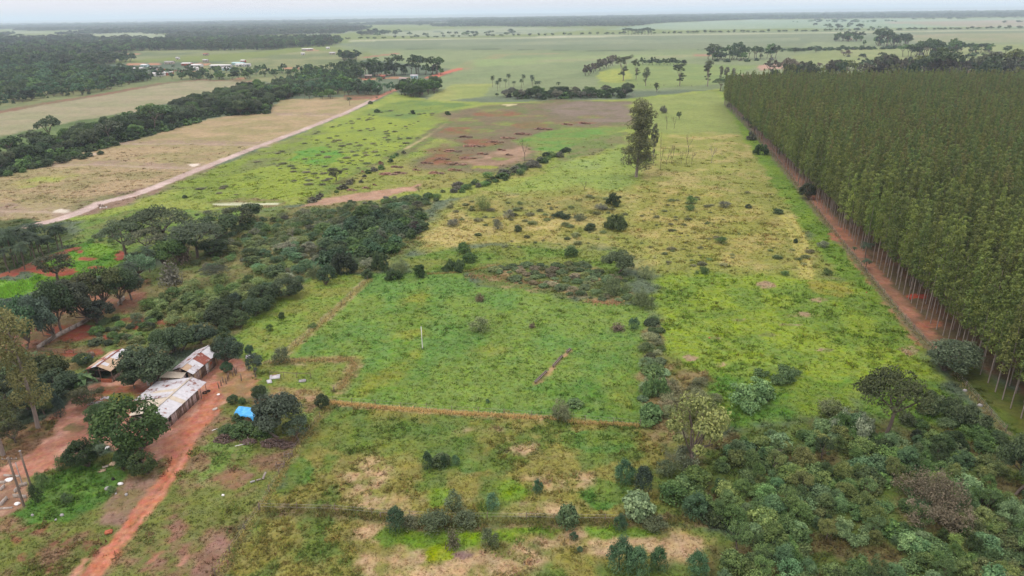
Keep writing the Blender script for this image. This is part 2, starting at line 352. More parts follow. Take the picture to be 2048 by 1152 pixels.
# --- middle: light meadow and dry grass
area([(930, 388), (1060, 360), (1150, 330), (1245, 290), (1275, 360), (1260, 385), (1100, 384)], (146, 164, 76), (134, 156, 74), soft=5, ns=16, jag=5)
patch(1160, 330, 90, 20, (146, 166, 100), (132, 154, 64), grass=1, op=0.6)
area([(1270, 200), (1430, 182), (1480, 225), (1545, 300), (1590, 365), (1560, 330), (1420, 280), (1300, 262)], (142, 155, 82), (132, 148, 76), soft=6, ns=20, jag=5)
area([(836, 495), (850, 455), (880, 400), (960, 384), (1240, 378), (1275, 366), (1290, 320), (1330, 270), (1430, 262), (1530, 290), (1590, 370), (1640, 450), (1690, 540), (1640, 570), (1500, 560), (1330, 545), (1250, 505), (1000, 490), (900, 500)], (174, 164, 100), (142, 148, 70), soft=9, ns=9, jag=11, thr=(0.3, 0.6), oc=5)
area([(1275, 372), (1420, 380), (1560, 440), (1600, 510), (1480, 530), (1330, 500), (1250, 470)], (176, 162, 94), (144, 146, 66), soft=8, ns=8, jag=8, op=0.8, thr=(0.35, 0.65), oc=5)
area([(850, 478), (900, 440), (1060, 430), (1180, 445), (1100, 480), (900, 492)], (188, 172, 108), (158, 152, 78), soft=5, ns=6, jag=5, op=0.85, oc=5)
area([(930, 398), (1100, 392), (1250, 395), (1240, 420), (1120, 430), (940, 425)], (132, 136, 72), (160, 150, 84), soft=5, ns=7, jag=6, op=0.8)
area([(880, 502), (1000, 490), (1240, 500), (1250, 560), (1140, 560), (1000, 540), (900, 545), (830, 550), (800, 520)], (110, 138, 56), (126, 138, 62), soft=4, ns=8, jag=4)
area([(940, 545), (980, 530), (1170, 530), (1250, 560), (1280, 610), (1180, 605), (1050, 580), (960, 572)], (108, 122, 62), (156, 138, 96), soft=4, ns=3, jag=4, thr=(0.5, 0.68), oc=5)
patch(1190, 602, 80, 14, (146, 130, 90), (118, 124, 68))
area([(1440, 185), (1480, 215), (1540, 300), (1625, 410), (1700, 510), (1795, 620), (1850, 700), (1830, 700), (1760, 640), (1650, 520), (1570, 400), (1500, 300)], (124, 152, 46), (112, 144, 50), soft=3, ns=9, jag=3)
strip([(1565, 430), (1590, 480), (1604, 530), (1606, 570)], 1.0, (178, 172, 92), soft=0.7, ns=4, jag=0.6, grass=1)
strip([(1580, 430), (1606, 480), (1618, 530), (1620, 570)], 0.9, (184, 176, 96), soft=0.7, ns=4, jag=0.6, grass=1)
# --- right green
area([(1296, 560), (1400, 545), (1640, 555), (1700, 560), (1790, 640), (1850, 700), (1875, 745), (1820, 780), (1760, 800), (1650, 810), (1500, 830), (1400, 830), (1310, 760), (1300, 650)], (136, 158, 50), (116, 144, 54), soft=5, ns=7, jag=4, oc=5)
area([(1320, 720), (1480, 740), (1700, 760), (1720, 820), (1600, 830), (1440, 850), (1340, 800)], (92, 132, 48), (118, 142, 48), soft=5, ns=6, jag=4)
for (x, y, w, h) in [(1600, 630, 60, 9), (1580, 650, 44, 6), (1530, 570, 40, 14), (1640, 600, 34, 8), (1820, 700, 30, 24), (1540, 670, 40, 7), (1650, 700, 40, 6), (1430, 676, 22, 5), (1440, 730, 24, 10), (1480, 640, 30, 6), (1380, 715, 30, 14), (1340, 740, 30, 20)]:
    patch(x, y, w, h, (168, 146, 112), (120, 134, 62), ns=2.0, thr=(0.4, 0.6), grass=0.5)
patch(1660, 575, 110, 34, (158, 150, 64), (134, 148, 54), ns=4, grass=1, op=0.8)
area([(1850, 700), (1910, 740), (2000, 850), (2060, 910), (2300, 1000), (2300, 880), (2048, 800), (1930, 740)], (116, 132, 44), (98, 118, 42), soft=3, ns=5, jag=3)
area([(1720, 790), (1870, 750), (1960, 830), (2060, 940), (1900, 900), (1780, 850)], (112, 140, 48), (92, 124, 46), soft=3, ns=5, jag=3)
# --- plantation floor
area([(1458, 190), (1490, 230), (1535, 285), (1625, 400), (1715, 512), (1790, 600), (1868, 690), (1935, 720), (2060, 800), (2600, 1000), (2600, 130), (1470, 150)], (128, 98, 72), (104, 92, 62), soft=2.5, ns=5, jag=1.5, grass=0.2)
strip([(1470, 215), (1500, 245), (1535, 285), (1620, 392), (1715, 512), (1790, 602), (1862, 690)], 2.6, (172, 122, 94), (146, 108, 82), soft=1.6, ns=5, jag=1.4)
strip([(1462, 215), (1490, 245), (1525, 288), (1612, 398), (1705, 512), (1780, 605), (1855, 692), (1920, 760), (2010, 865)], 0.9, (128, 122, 92), (112, 118, 70), soft=0.6, ns=3, jag=0.5)
area([(1860, 705), (1940, 725), (2060, 800), (2300, 900), (2300, 960), (2060, 880), (1950, 790)], (104, 110, 48), (92, 104, 44), soft=3, ns=5, jag=3)
patch(1830, 592, 40, 10, (186, 78, 52), ns=3); patch(1860, 650, 50, 20, (190, 118, 84), (150, 104, 76), ns=3); patch(1680, 470, 40, 30, (176, 116, 88), (150, 104, 76), ns=3)
# --- centre paddock
area([(470, 660), (560, 590), (640, 545), (740, 548), (920, 545), (960, 572), (1060, 582), (1180, 607), (1296, 612), (1300, 690), (1292, 790), (1290, 855), (1080, 832), (670, 810), (560, 800), (520, 760), (460, 700)], (104, 142, 64), (120, 146, 62), soft=2, ns=11, jag=1.5, thr=(0.35, 0.7), oc=5)
area([(470, 660), (560, 590), (650, 545), (735, 550), (660, 625), (600, 700), (560, 740), (500, 740)], (124, 150, 60), (136, 144, 66), soft=2, ns=6, jag=1.5)
area([(690, 800), (780, 720), (810, 600), (830, 560), (855, 600), (850, 660), (800, 790), (760, 806)], (144, 148, 52), (112, 142, 54), soft=5, ns=5, jag=4, op=0.7, thr=(0.3, 0.6))
area([(1200, 740), (1290, 690), (1288, 850), (1230, 842)], (136, 146, 56), (108, 140, 54), soft=5, ns=4, jag=4, op=0.7)
area([(1080, 770), (1200, 760), (1220, 845), (1090, 830)], (84, 128, 52), (98, 136, 54), soft=5, ns=5, jag=4, op=0.8)
patch(985, 700, 120, 30, (136, 144, 60), (108, 140, 56), grass=1, op=0.6)
strip([(1072, 766), (1095, 748), (1118, 720), (1140, 702)], 0.55, (176, 146, 106), (136, 142, 74), soft=0.7, ns=1.5, jag=0.6)
strip([(735, 560), (690, 602), (650, 640), (600, 682), (560, 715)], 1.3, (168, 160, 108), (128, 138, 66), soft=0.8, ns=3, jag=0.6, grass=1)
# pen by the houses
area([(530, 725), (600, 712), (720, 712), (700, 770), (670, 808), (560, 800), (500, 760)], (120, 142, 58), (134, 140, 66), soft=1.5, ns=3, jag=1.5)
area([(540, 775), (640, 780), (650, 800), (590, 803), (530, 795)], (172, 144, 106), (150, 138, 86), soft=1.5, ns=2, jag=1.5)
strip([(540, 725), (600, 722), (700, 718), (710, 730), (680, 780)], 1.6, (160, 146, 100), (124, 130, 66), soft=1, ns=2, jag=0.8, grass=1)
# --- lower field
area([(660, 812), (1080, 834), (1290, 856), (1350, 930), (1340, 1000), (1420, 1060), (1500, 1090), (1420, 1300), (380, 1300), (450, 1120), (520, 1020), (590, 900)], (142, 138, 70), (106, 126, 56), soft=2, ns=5, jag=2, oc=5, thr=(0.42, 0.6))
area([(640, 830), (780, 825), (980, 850), (960, 900), (900, 940), (820, 920), (720, 890), (620, 900)], (96, 126, 54), (120, 136, 58), soft=4, ns=6, jag=4, op=0.8)
for (x, y, w, h, g) in [(950, 935, 120, 30, 1), (1190, 880, 150, 40, 1), (1210, 985, 100, 60, 1), (600, 940, 60, 60, 1)]:
    patch(x, y, w, h, (90, 128, 54), (112, 134, 56), ns=3, grass=1)
for (x, y, w, h) in [(740, 965, 110, 110), (1040, 900, 80, 30), (1110, 970, 150, 50), (860, 1000, 160, 22), (900, 1120, 360, 70), (1180, 1080, 260, 60), (760, 1050, 130, 60), (1340, 1090, 140, 70), (960, 860, 90, 16), (880, 1150, 200, 40), (1080, 1030, 140, 20), (820, 1080, 100, 60)]:
    patch(x, y, w, h, (194, 166, 126), (138, 138, 72), ns=2.0, jag=3.0, soft=2.5, grass=0.7, thr=(0.42, 0.7), op=0.95)
for (x, y, w, h) in [(860, 1075, 220, 60), (960, 1060, 150, 50), (1020, 985, 60, 40), (1230, 1060, 170, 22), (1090, 1060, 80, 18), (880, 1000, 60, 40)]:
    patch(x, y, w, h, (120, 150, 36), (108, 140, 44), ns=3, jag=2.0, soft=1.5, grass=1)
patch(880, 1105, 60, 34, (160, 174, 28), (132, 156, 32), grass=1); patch(925, 1110, 40, 20, (144, 118, 108), grass=0.4)
strip([(520, 1020), (690, 1024), (860, 1050), (1100, 1042), (1290, 1045), (1430, 1040)], 1.3, (104, 112, 60), (134, 120, 82), soft=0.8, ns=2, jag=0.9, grass=1)
strip([(655, 805), (760, 815), (900, 826), (1080, 836)], 0.9, (182, 160, 110), (150, 144, 84), soft=0.6, ns=2, jag=0.5, grass=1)
strip([(660, 800), (640, 835), (600, 885), (560, 950), (520, 1020), (470, 1090), (430, 1152)], 1.0, (152, 144, 90), (120, 134, 66), soft=0.8, ns=2, jag=0.8, grass=1)
# --- thicket floor
area([(1330, 900), (1440, 870), (1560, 840), (1700, 826), (1800, 846), (2060, 900), (2400, 1000), (2400, 1400), (1380, 1400), (1430, 1100), (1510, 1080), (1430, 1040), (1340, 1000)], (98, 116, 54), (112, 104, 64), soft=3, ns=4, jag=3)
area([(1290, 650), (1320, 640), (1330, 700), (1420, 760), (1440, 880), (1330, 900), (1290, 860), (1282, 760)], (120, 128, 62), (142, 126, 82), soft=2, ns=4, jag=2)
# --- scrub land left of centre
area([(150, 640), (260, 560), (330, 520), (430, 440), (560, 418), (700, 404), (860, 395), (850, 450), (830, 500), (760, 545), (640, 548), (560, 590), (480, 650), (440, 690), (330, 700), (200, 690)], (112, 128, 68), (132, 128, 80), soft=3, ns=6, jag=3, oc=5)
area([(130, 490), (170, 440), (260, 420), (430, 418), (560, 415), (420, 445), (300, 510), (200, 490)], (112, 140, 62), (122, 132, 72), soft=3, ns=6, jag=3)
area([(-200, 480), (0, 440), (120, 440), (150, 470), (90, 520), (0, 545), (-200, 600)], (78, 96, 52), (96, 104, 60), soft=3, ns=5, jag=3)
area([(60, 545), (110, 505), (180, 482), (215, 490), (250, 510), (240, 540), (150, 560), (60, 565)], (96, 146, 44), (118, 158, 46), soft=1.5, ns=5, jag=1.5)
area([(-200, 580), (0, 560), (70, 562), (80, 575), (40, 600), (-200, 640)], (116, 162, 52), (98, 146, 50), soft=1.5, ns=4, jag=1.5)
for (x, y, w, h) in [(110, 543, 90, 20), (240, 510, 24, 22), (175, 518, 44, 8), (130, 516, 24, 10), (160, 503, 12, 5), (190, 535, 30, 6), (70, 535, 40, 22), (25, 548, 30, 10)]:
    patch(x, y, w, h, (168, 88, 66), (150, 92, 64), ns=2.5, jag=0.8, soft=0.6)
strip([(-30, 560), (40, 540), (90, 518), (150, 497)], 1.8, (170, 98, 74), (150, 104, 76), soft=0.8, ns=3, jag=0.7)
# yard behind the low wall, garden soil
area([(-200, 760), (-200, 650), (60, 640), (150, 600), (200, 570), (290, 560), (300, 600), (250, 640), (180, 690), (80, 720)], (150, 106, 82), (120, 104, 70), soft=2, ns=4, jag=2, grass=0.2)
area([(70, 710), (130, 670), (220, 620), (300, 640), (400, 650), (420, 690), (300, 710), (180, 735), (80, 725)], (112, 132, 66), (134, 122, 78), soft=2, ns=3.5, jag=2)
for (x, y, w, h) in [(150, 665, 120, 36), (205, 675, 60, 8), (190, 705, 40, 16), (270, 640, 60, 14), (120, 705, 90, 18), (330, 645, 80, 12), (275, 655, 50, 10)]:
    patch(x, y, w, h, (146, 80, 58), (124, 104, 66), ns=2.0, jag=0.8, soft=0.7, thr=(0.4, 0.7))
area([(90, 722), (230, 716), (300, 712), (250, 740), (150, 750), (90, 740)], (132, 118, 76), (112, 124, 64), soft=1.5, ns=3, jag=1.5)
# --- farm yard
area([(-200, 960), (0, 940), (60, 870), (110, 825), (180, 770), (230, 752), (330, 770), (420, 745), (440, 720), (490, 715), (505, 760), (500, 790), (430, 830), (400, 850), (360, 895), (300, 930), (225, 900), (190, 880), (120, 930), (60, 960), (-200, 1020)], (212, 162, 136), (186, 130, 104), soft=1.5, ns=4, jag=1.2, grass=0, oc=5)
area([(190, 770), (280, 770), (300, 790), (230, 800), (190, 790)], (166, 104, 78), (150, 112, 74), soft=1.0, ns=3, jag=1, grass=0)
area([(210, 790), (260, 786), (275, 796), (240, 808), (216, 806)], (124, 148, 52), (140, 140, 66), soft=0.7, ns=2, jag=0.5)
area([(430, 745), (500, 740), (520, 770), (500, 800), (450, 800), (440, 780)], (172, 132, 96), (152, 126, 84), soft=1, ns=2, jag=1, grass=0)
patch(150, 855, 46, 14, (130, 124, 84), (150, 122, 88), ns=1.5); patch(430, 798, 40, 24, (164, 108, 82), ns=2)
area([(-100, 905), (40, 850), (110, 840), (100, 870), (40, 920), (-100, 960)], (142, 112, 82), (112, 108, 62), soft=1.5, ns=3, jag=1.5)
# left foreground grass, waste ground
area([(-200, 1060), (-60, 980), (60, 955), (150, 920), (230, 905), (300, 930), (350, 905), (410, 835), (470, 790), (560, 800), (650, 805), (640, 835), (600, 885), (560, 950), (520, 1020), (470, 1090), (380, 1300), (-400, 1300)], (118, 128, 62), (144, 118, 88), soft=1.5, ns=4, jag=1.5, thr=(0.42, 0.66), oc=5)
area([(20, 1030), (60, 975), (150, 930), (240, 930), (260, 950), (210, 1000), (140, 1040), (60, 1050)], (84, 124, 48), (98, 134, 54), soft=1.2, ns=4, jag=1.0)
area([(210, 1010), (250, 965), (310, 940), (330, 950), (290, 1010), (240, 1050), (190, 1045)], (152, 122, 104), (134, 120, 82), soft=1.5, ns=2.5, jag=1.2, grass=0.3)
area([(380, 1152), (420, 1060), (470, 1060), (460, 1110), (430, 1200)], (156, 122, 104), (142, 112, 90), soft=2, ns=3, jag=1.5, grass=0.3)
area([(240, 1120), (280, 1050), (350, 1030), (400, 1060), (380, 1130), (300, 1160)], (150, 114, 92), (120, 126, 66), soft=2, ns=2.5, jag=1.5, grass=0.6)
area([(400, 900), (450, 850), (520, 850), (500, 910), (440, 960), (370, 980)], (120, 146, 68), (152, 128, 94), soft=2, ns=2.5, jag=1.5)
area([(430, 950), (470, 935), (510, 950), (470, 980), (430, 975)], (142, 110, 82), (126, 122, 70), soft=1, ns=2, jag=1, grass=0.3)
strip([(360, 1130), (375, 1112)], 0.3, (186, 134, 108), soft=0.7, ns=2, jag=0.4); strip([(295, 1126), (325, 1104)], 0.25, (186, 134, 108), soft=0.7, ns=2, jag=0.4)
for (x, y, w, h) in [(130, 1090, 60, 20), (60, 1060, 90, 16), (180, 1100, 60, 26), (20, 1080, 70, 20), (90, 1140, 60, 20), (60, 1110, 50, 24)]:
    patch(x, y, w, h, (140, 100, 74), (112, 126, 58), ns=1.5, jag=1.0, soft=0.8, thr=(0.45, 0.65), grass=0.6)
area([(-200, 1030), (0, 955), (40, 945), (65, 985), (45, 1015), (0, 1035)], (176, 140, 114), (152, 118, 92), soft=1, ns=2, jag=1, grass=0)
# farm track
area([(360, 860), (420, 815), (440, 800), (440, 830), (405, 855), (385, 890), (370, 930), (345, 935), (330, 905)], (194, 130, 100), (178, 118, 92), soft=1.2, ns=2, jag=0.8, grass=0)
strip([(430, 770), (405, 830), (375, 880), (350, 935), (310, 990), (270, 1045), (215, 1110), (150, 1190), (100, 1260)], 1.3, (200, 132, 102), (186, 118, 90), soft=0.9, ns=1.6, jag=0.6, grass=0)
strip([(372, 890), (345, 945), (306, 995), (266, 1050), (211, 1116), (150, 1186)], 0.16, (140, 112, 78), (176, 118, 90), soft=0.35, ns=1.0, jag=0.3, grass=0.4, op=0.8)
strip([(383, 885), (357, 938), (318, 990), (280, 1042), (226, 1104), (160, 1180)], 0.22, (214, 150, 118), (196, 130, 100), soft=0.35, ns=1.2, jag=0.25, op=0.7)
strip([(140, 1160), (170, 1120)], 0.5, (190, 138, 112), soft=0.8, ns=2, jag=0.5)
# main road
strip([(60, 452), (120, 438), (160, 424), (200, 406), (230, 399), (270, 389), (300, 378), (400, 338), (500, 299), (600, 262), (700, 222), (745, 200)], 2.6, (206, 186, 176), (190, 168, 156), soft=1.2, ns=10, jag=0.6)
strip([(745, 200), (765, 190), (800, 176), (835, 163)], 3.0, (190, 136, 108), (176, 122, 96), soft=1.5, ns=10, jag=0.8)
strip([(860, 156), (885, 147), (918, 138)], 6.5, (196, 112, 86), soft=3, ns=14, jag=1.5)
area([(690, 190), (760, 190), (745, 198), (690, 200)], (150, 104, 84), (130, 112, 80), soft=2, ns=8, jag=2, grass=0)

def ground_color(x, y):
    n = len(x)
    big = fbm(x / 40.0, y / 40.0, 4, 1)[:, None]
    col = (lin((114, 132, 64)) * (1 - big) + lin((128, 140, 70)) * big) * G
    gr = np.ones(n)
    for li, (kind, pts, ca, cb, soft, ns, jag, grass, op, thr, oc) in enumerate(layers):
        P = np.array(pts); pad = soft + jag * 1.5 + (thr[0] if kind == 'line' else 0)
        sel = np.nonzero((x > P[:, 0].min() - pad) & (x < P[:, 0].max() + pad) & (y > P[:, 1].min() - pad) & (y < P[:, 1].max() + pad))[0]
        if len(sel) == 0: continue
        sx, sy = x[sel], y[sel]
        if kind == 'poly': d = poly_sd(pts, sx, sy)
        else: d = thr[0] - line_d(pts, sx, sy); thr = thr[1:]
        e = fbm(sx / max(jag * 1.6, 0.5), sy / max(jag * 1.6, 0.5), 3, li + 3) - 0.5
        w = sstep(-soft * 0.5, soft * 0.5, d + e * jag * 2.2) * op
        m = sstep(thr[0], thr[1], fbm(sx / ns, sy / ns, oc, li + 11))[:, None]
        c = ca * (1 - m) + cb * m
        col[sel] = col[sel] * (1 - w[:, None]) + c * w[:, None]
        gr[sel] = gr[sel] * (1 - w) + grass * w
    # broad drift in tone
    t = fbm(x / 9.0, y / 9.0, 3, 2) - 0.5
    col = col * (1 + 0.15 * t[:, None])
    return col, gr

def build_ground():
    ys = [18.0]
    while ys[-1] < 60000:
        y = ys[-1]; ys.append(y + max(0.42, y * y / 46000.0))
    ys = np.array(ys); nr = len(ys); nc = 801
    s = np.linspace(-1.05, 1.05, nc)
    X = s[None, :] * (ys[:, None] + 70); Y = np.repeat(ys[:, None], nc, 1)
    x, y = X.ravel(), Y.ravel()
    col, gr = ground_color(x, y)
    near = np.clip(1 - y / 500, 0, 1)
    z = near * (0.10 * (fbm(x / 2.2, y / 2.2, 3, 5) - 0.5) * gr + 0.05 * (fbm(x / 6.0, y / 6.0, 2, 6) - 0.5))
    V = np.stack([x, y, z], 1)
    i = np.arange((nr - 1) * nc).reshape(nr - 1, nc)[:, :-1].ravel()
    Fq = np.stack([i, i + 1, i + nc + 1, i + nc], 1)
    m, t, N, L = mat('ground')
    out = N('ShaderNodeOutputMaterial'); pr = N('ShaderNodeBsdfPrincipled'); L(pr.outputs[0], out.inputs[0])
    a = N('ShaderNodeAttribute'); a.attribute_name = 'col'
    geo = N('ShaderNodeNewGeometry')
    def noise(sc, det, rough=0.6):
        n_ = N('ShaderNodeTexNoise'); n_.inputs['Scale'].default_value = sc; n_.inputs['Detail'].default_value = det; n_.inputs['Roughness'].default_value = rough; L(geo.outputs['Position'], n_.inputs[0]); return n_
    def rangen(src, lo, hi, a0=0.25, a1=0.75):
        r_ = N('ShaderNodeMapRange'); r_.inputs[1].default_value = a0; r_.inputs[2].default_value = a1; r_.inputs[3].default_value = lo; r_.inputs[4].default_value = hi; L(src, r_.inputs[0]); return r_.outputs[0]
    n1 = noise(1.5, 6, 0.75); n2 = noise(0.33, 5, 0.65); n3 = noise(0.06, 4)
    mu = N('ShaderNodeMath'); mu.operation = 'MULTIPLY'; L(rangen(n1.outputs[0], 0.66, 1.34), mu.inputs[0]); L(rangen(n2.outputs[0], 0.76, 1.24), mu.inputs[1])
    mu2 = N('ShaderNodeMath'); mu2.operation = 'MULTIPLY'; L(mu.outputs[0], mu2.inputs[0]); L(rangen(n3.outputs[0], 0.88, 1.12), mu2.inputs[1])
    vs = N('ShaderNodeVectorMath'); vs.operation = 'SCALE'; L(a.outputs['Color'], vs.inputs[0]); L(mu2.outputs[0], vs.inputs['Scale'])
    hs = N('ShaderNodeHueSaturation'); L(vs.outputs[0], hs.inputs['Color'])
    n4 = noise(0.8, 4, 0.6); L(rangen(n4.outputs[0], 0.478, 0.522), hs.inputs['Hue']); n5 = noise(0.5, 4); L(rangen(n5.outputs[0], 0.85, 1.12), hs.inputs['Saturation'])
    L(hs.outputs[0], pr.inputs['Base Color']); pr.inputs['Roughness'].default_value = 0.95; pr.inputs['Specular IOR Level'].default_value = 0.1
    bp = N('ShaderNodeBump'); bp.inputs['Strength'].default_value = 0.7; bp.inputs['Distance'].default_value = 0.25; L(n1.outputs[0], bp.inputs['Height']); L(bp.outputs[0], pr.inputs['Normal'])
    me = new_mesh('ground', V, Fq, None, [m], None, np.concatenate([col, gr[:, None]], 1), smooth=True)
    o = link('ground', me); tag(o, 'flat farmland of fields, pasture and red soil', None, None, 'structure')
build_ground()

# far low ridge on the horizon
def build_hills():
    g = Geo()
    xs = np.linspace(-34000, 40000, 220)
    prof = lambda x, s: 20 + 130 * fbm(x / 9000.0, np.zeros_like(x) + s, 4, s) * (0.55 + 0.45 * sstep(-22000, 16000, x))
    for k, (yy, amp) in enumerate([(21000, 0.55), (27000, 0.8), (34000, 1.25)]):
        h = prof(xs, k + 2) * amp
        V = np.concatenate([np.stack([xs, np.full_like(xs, yy - 2500), np.full_like(xs, -2)], 1), np.stack([xs, np.full_like(xs, yy), h], 1), np.stack([xs, np.full_like(xs, yy + 2500), np.full_like(xs, -2)], 1)])
        n = len(xs); i = np.arange(n - 1)
        g.add(V, np.concatenate([np.stack([i, i + 1, i + n + 1, i + n], 1), np.stack([i + n, i + n + 1, i + 2 * n + 1, i + 2 * n], 1)]))
    m = plain('hill_cover', (0.05, 0.075, 0.035), nscale=0.0012, namp=0.4)
    o = link('hills', g.mesh('hills', [m], smooth=True)); tag(o, 'long low blue ridge along the horizon', None, None, 'structure')
build_hills()


# ------------------------------------------------------------------ plant prototypes
def unit(v): return v / (np.linalg.norm(v, axis=-1, keepdims=True) + 1e-9)

def clump(g, c, rad, n, leaf, r, up=0.35, tint=0.0, low=-0.5, aspect=0.6, shell=(0.72, 1.08), out=0.7):
    d = unit(r.normal(size=(int(n * 1.4), 3)))
    d = d[d[:, 2] > low][:n]
    rr = r.uniform(shell[0], shell[1], (len(d), 1))
    P = np.asarray(c) + d * rr * np.asarray(rad)
    Nn = d * out + 0.75 * r.normal(size=d.shape) * 0.6 + np.array([0, 0, up])
    g.leaves(P, Nn, leaf, np.clip(tint + 0.45 * r.normal(size=len(d)), -1, 1), r, aspect)

def limb(g, a, b, r0, r1, r, bend=0.12, k=4, n=5):
    a, b = np.asarray(a, float), np.asarray(b, float); L = np.linalg.norm(b - a)
    t = np.linspace(0, 1, k)[:, None]
    P = a + (b - a) * t + r.normal(size=(k, 3)) * bend * L * (t * (1 - t)) * 1.6
    g.tube(P, np.linspace(r0, r1, k), n)
    return P

def broad(seed, h=8.0, w=8.0, clumps=26, per=150, leaf=0.26, base=0.28, flat=0.42, squash=0.75, gap=1.0):
    r = np.random.default_rng(seed); t, g = Geo(), Geo()
    zc = h * (base + (1 - base) * 0.5); rz = h * (1 - base) * 0.5
    top = np.array([r.normal() * 0.1 * w, r.normal() * 0.1 * w, h * base])
    limb(t, (0, 0, -0.3), top, 0.035 * h, 0.026 * h, r, 0.06, 4, 7)
    for i in range(clumps):
        d = unit(r.normal(size=3)); d[2] = abs(d[2]) * 1.2 - 0.5; d = unit(d)
        q = r.uniform(0.5, 0.86) ** gap
        cr = r.uniform(0.17, 0.36) * w / 2
        c = np.array([d[0] * w / 2 * q, d[1] * w / 2 * q, zc + d[2] * rz * q])
        clump(g, c, (cr, cr, cr * squash), per, leaf, r, tint=0.35 * r.normal())
        if i % 3 == 0: limb(t, top, c, 0.014 * h, 0.005 * h, r, 0.15)
    return t, g

def umbrella(seed, h=11.0, w=13.0, clumps=46, per=120, leaf=0.21):
    r = np.random.default_rng(seed); t, g = Geo(), Geo()
    top = np.array([r.normal() * 0.04 * w, r.normal() * 0.04 * w, h * 0.42])
    limb(t, (0, 0, -0.3), top, 0.034 * h, 0.026 * h, r, 0.05, 4, 7)
    mains = [top + np.array([math.cos(a) * w * 0.24, math.sin(a) * w * 0.24, h * r.uniform(0.2, 0.3)]) for a in np.arange(5) * 1.257 + r.uniform(0, 6)]
    for m_ in mains: limb(t, top, m_, 0.018 * h, 0.010 * h, r, 0.12)
    for i in range(clumps):
        a = r.uniform(0, 6.28); q = math.sqrt(r.uniform(0.02, 1))
        c = np.array([math.cos(a) * w * 0.42 * q, math.sin(a) * w * 0.42 * q, h * (0.93 - 0.30 * q * q) + r.normal() * 0.03 * h])
        cr = w * r.uniform(0.09, 0.16)
        clump(g, c, (cr, cr, cr * 0.38), per, leaf, r, up=0.7, tint=0.3 * r.normal(), low=-0.35)
        m_ = min(mains, key=lambda q_: np.linalg.norm(q_ - c)); limb(t, m_, c - [0, 0, cr * 0.2], 0.007 * h, 0.003 * h, r, 0.1)
    return t, g

def euc(seed, h=21.0, w=3.6, tiers=18, per=95, leaf=0.215, z0=0.31):
    r = np.random.default_rng(seed); t, g = Geo(), Geo()
    lean = r.normal(size=2) * 0.25
    P = np.array([[lean[0] * q ** 2, lean[1] * q ** 2, -0.4 + h * 0.97 * q] for q in np.linspace(0, 1, 6)])
    t.tube(P, [0.105, 0.095, 0.085, 0.07, 0.045, 0.02], 6)
    for i in range(tiers):
        q = (i + r.uniform(-0.3, 0.3)) / (tiers - 1); z = h * (z0 + (0.985 - z0) * q)
        prof = (0.6 + 0.4 * min(1, q * 3)) * (1 - 0.8 * (max(0, q - 0.2) / 0.8) ** 1.3)
        a = i * 2.4 + r.uniform(-0.5, 0.5); off = w / 2 * prof * r.uniform(0.25, 0.6)
        c = np.array([lean[0] + off * math.cos(a), lean[1] + off * math.sin(a), z])
        cr = w / 2 * prof * r.uniform(0.55, 0.75) + 0.16
        clump(g, c, (cr, cr, cr * 1.0), int(per * (0.5 + prof)), leaf, r, up=0.25, tint=0.3 * r.normal(), low=-0.9, aspect=0.42, shell=(0.35, 1.1))
    return t, g

def bigeuc(seed, h=31.0, w=12.0, per=210, leaf=0.33, z0=0.16, nc=62, slim=1.0):
    r = np.random.default_rng(seed); t, g = Geo(), Geo()
    P = np.array([[0.5 * math.sin(q * 3), 0.4 * math.cos(q * 4) - 0.4, -0.4 + h * 0.95 * q] for q in np.linspace(0, 1, 8)])
    t.tube(P, np.linspace(0.018 * h * slim, 0.002 * h, 8), 7)
    for i in range(nc):
        q = (i + r.uniform(0, 1)) / nc; z = h * (z0 + (0.97 - z0) * q)
        prof = 0.78 + 0.22 * math.sin(q * 6.0 + 0.4) if q < 0.8 else 0.9 - 1.2 * (q - 0.8)
        a = r.uniform(0, 6.28); off = w / 2 * prof * r.uniform(0.2, 0.78)
        k = min(6, int(z / h * 7)); ax = P[k]
        c = np.array([ax[0] + off * math.cos(a), ax[1] + off * math.sin(a), z])
        cr = w * r.uniform(0.14, 0.25)
        clump(g, c, (cr, cr, cr * 0.8), per, leaf, r, up=0.3, tint=0.3 * r.normal(), low=-0.8, aspect=0.42)
        limb(t, (ax[0], ax[1], max(1, z - off * 0.9)), c, 0.0045 * h, 0.0015 * h, r, 0.08, 3, 4)
    return t, g

def talleuc(seed, h=28.0, w=13.0):
    r = np.random.default_rng(seed); t, g = Geo(), Geo()
    forks = [np.array([0, 0, h * 0.28])]; limb(t, (0, 0, -0.3), forks[0], 0.016 * h, 0.013 * h, r, 0.05, 4, 7)
    for k in range(6):
        a = r.uniform(0, 6.28); zt = h * r.uniform(0.5, 0.92); rr = w * r.uniform(0.05, 0.34)
        e = np.array([math.cos(a) * rr, math.sin(a) * rr, zt]); limb(t, forks[0], e, 0.008 * h, 0.003 * h, r, 0.08, 4, 5)
        for i in range(5):
            c = e + r.normal(size=3) * [0.09 * w, 0.09 * w, 0.06 * h]; cr = w * r.uniform(0.08, 0.17); clump(g, c, (cr, cr, cr * 0.85), 150, 0.36, r, up=0.3, tint=0.35 * r.normal(), low=-0.8, aspect=0.42, shell=(0.5, 1.15))
    for i in range(7):
        c = np.array([r.normal() * 0.12 * w, r.normal() * 0.12 * w, h * r.uniform(0.22, 0.5)]); cr = w * r.uniform(0.06, 0.11); clump(g, c, (cr, cr, cr), 110, 0.36, r, tint=0.3 * r.normal(), low=-0.8, aspect=0.42)
    return t, g

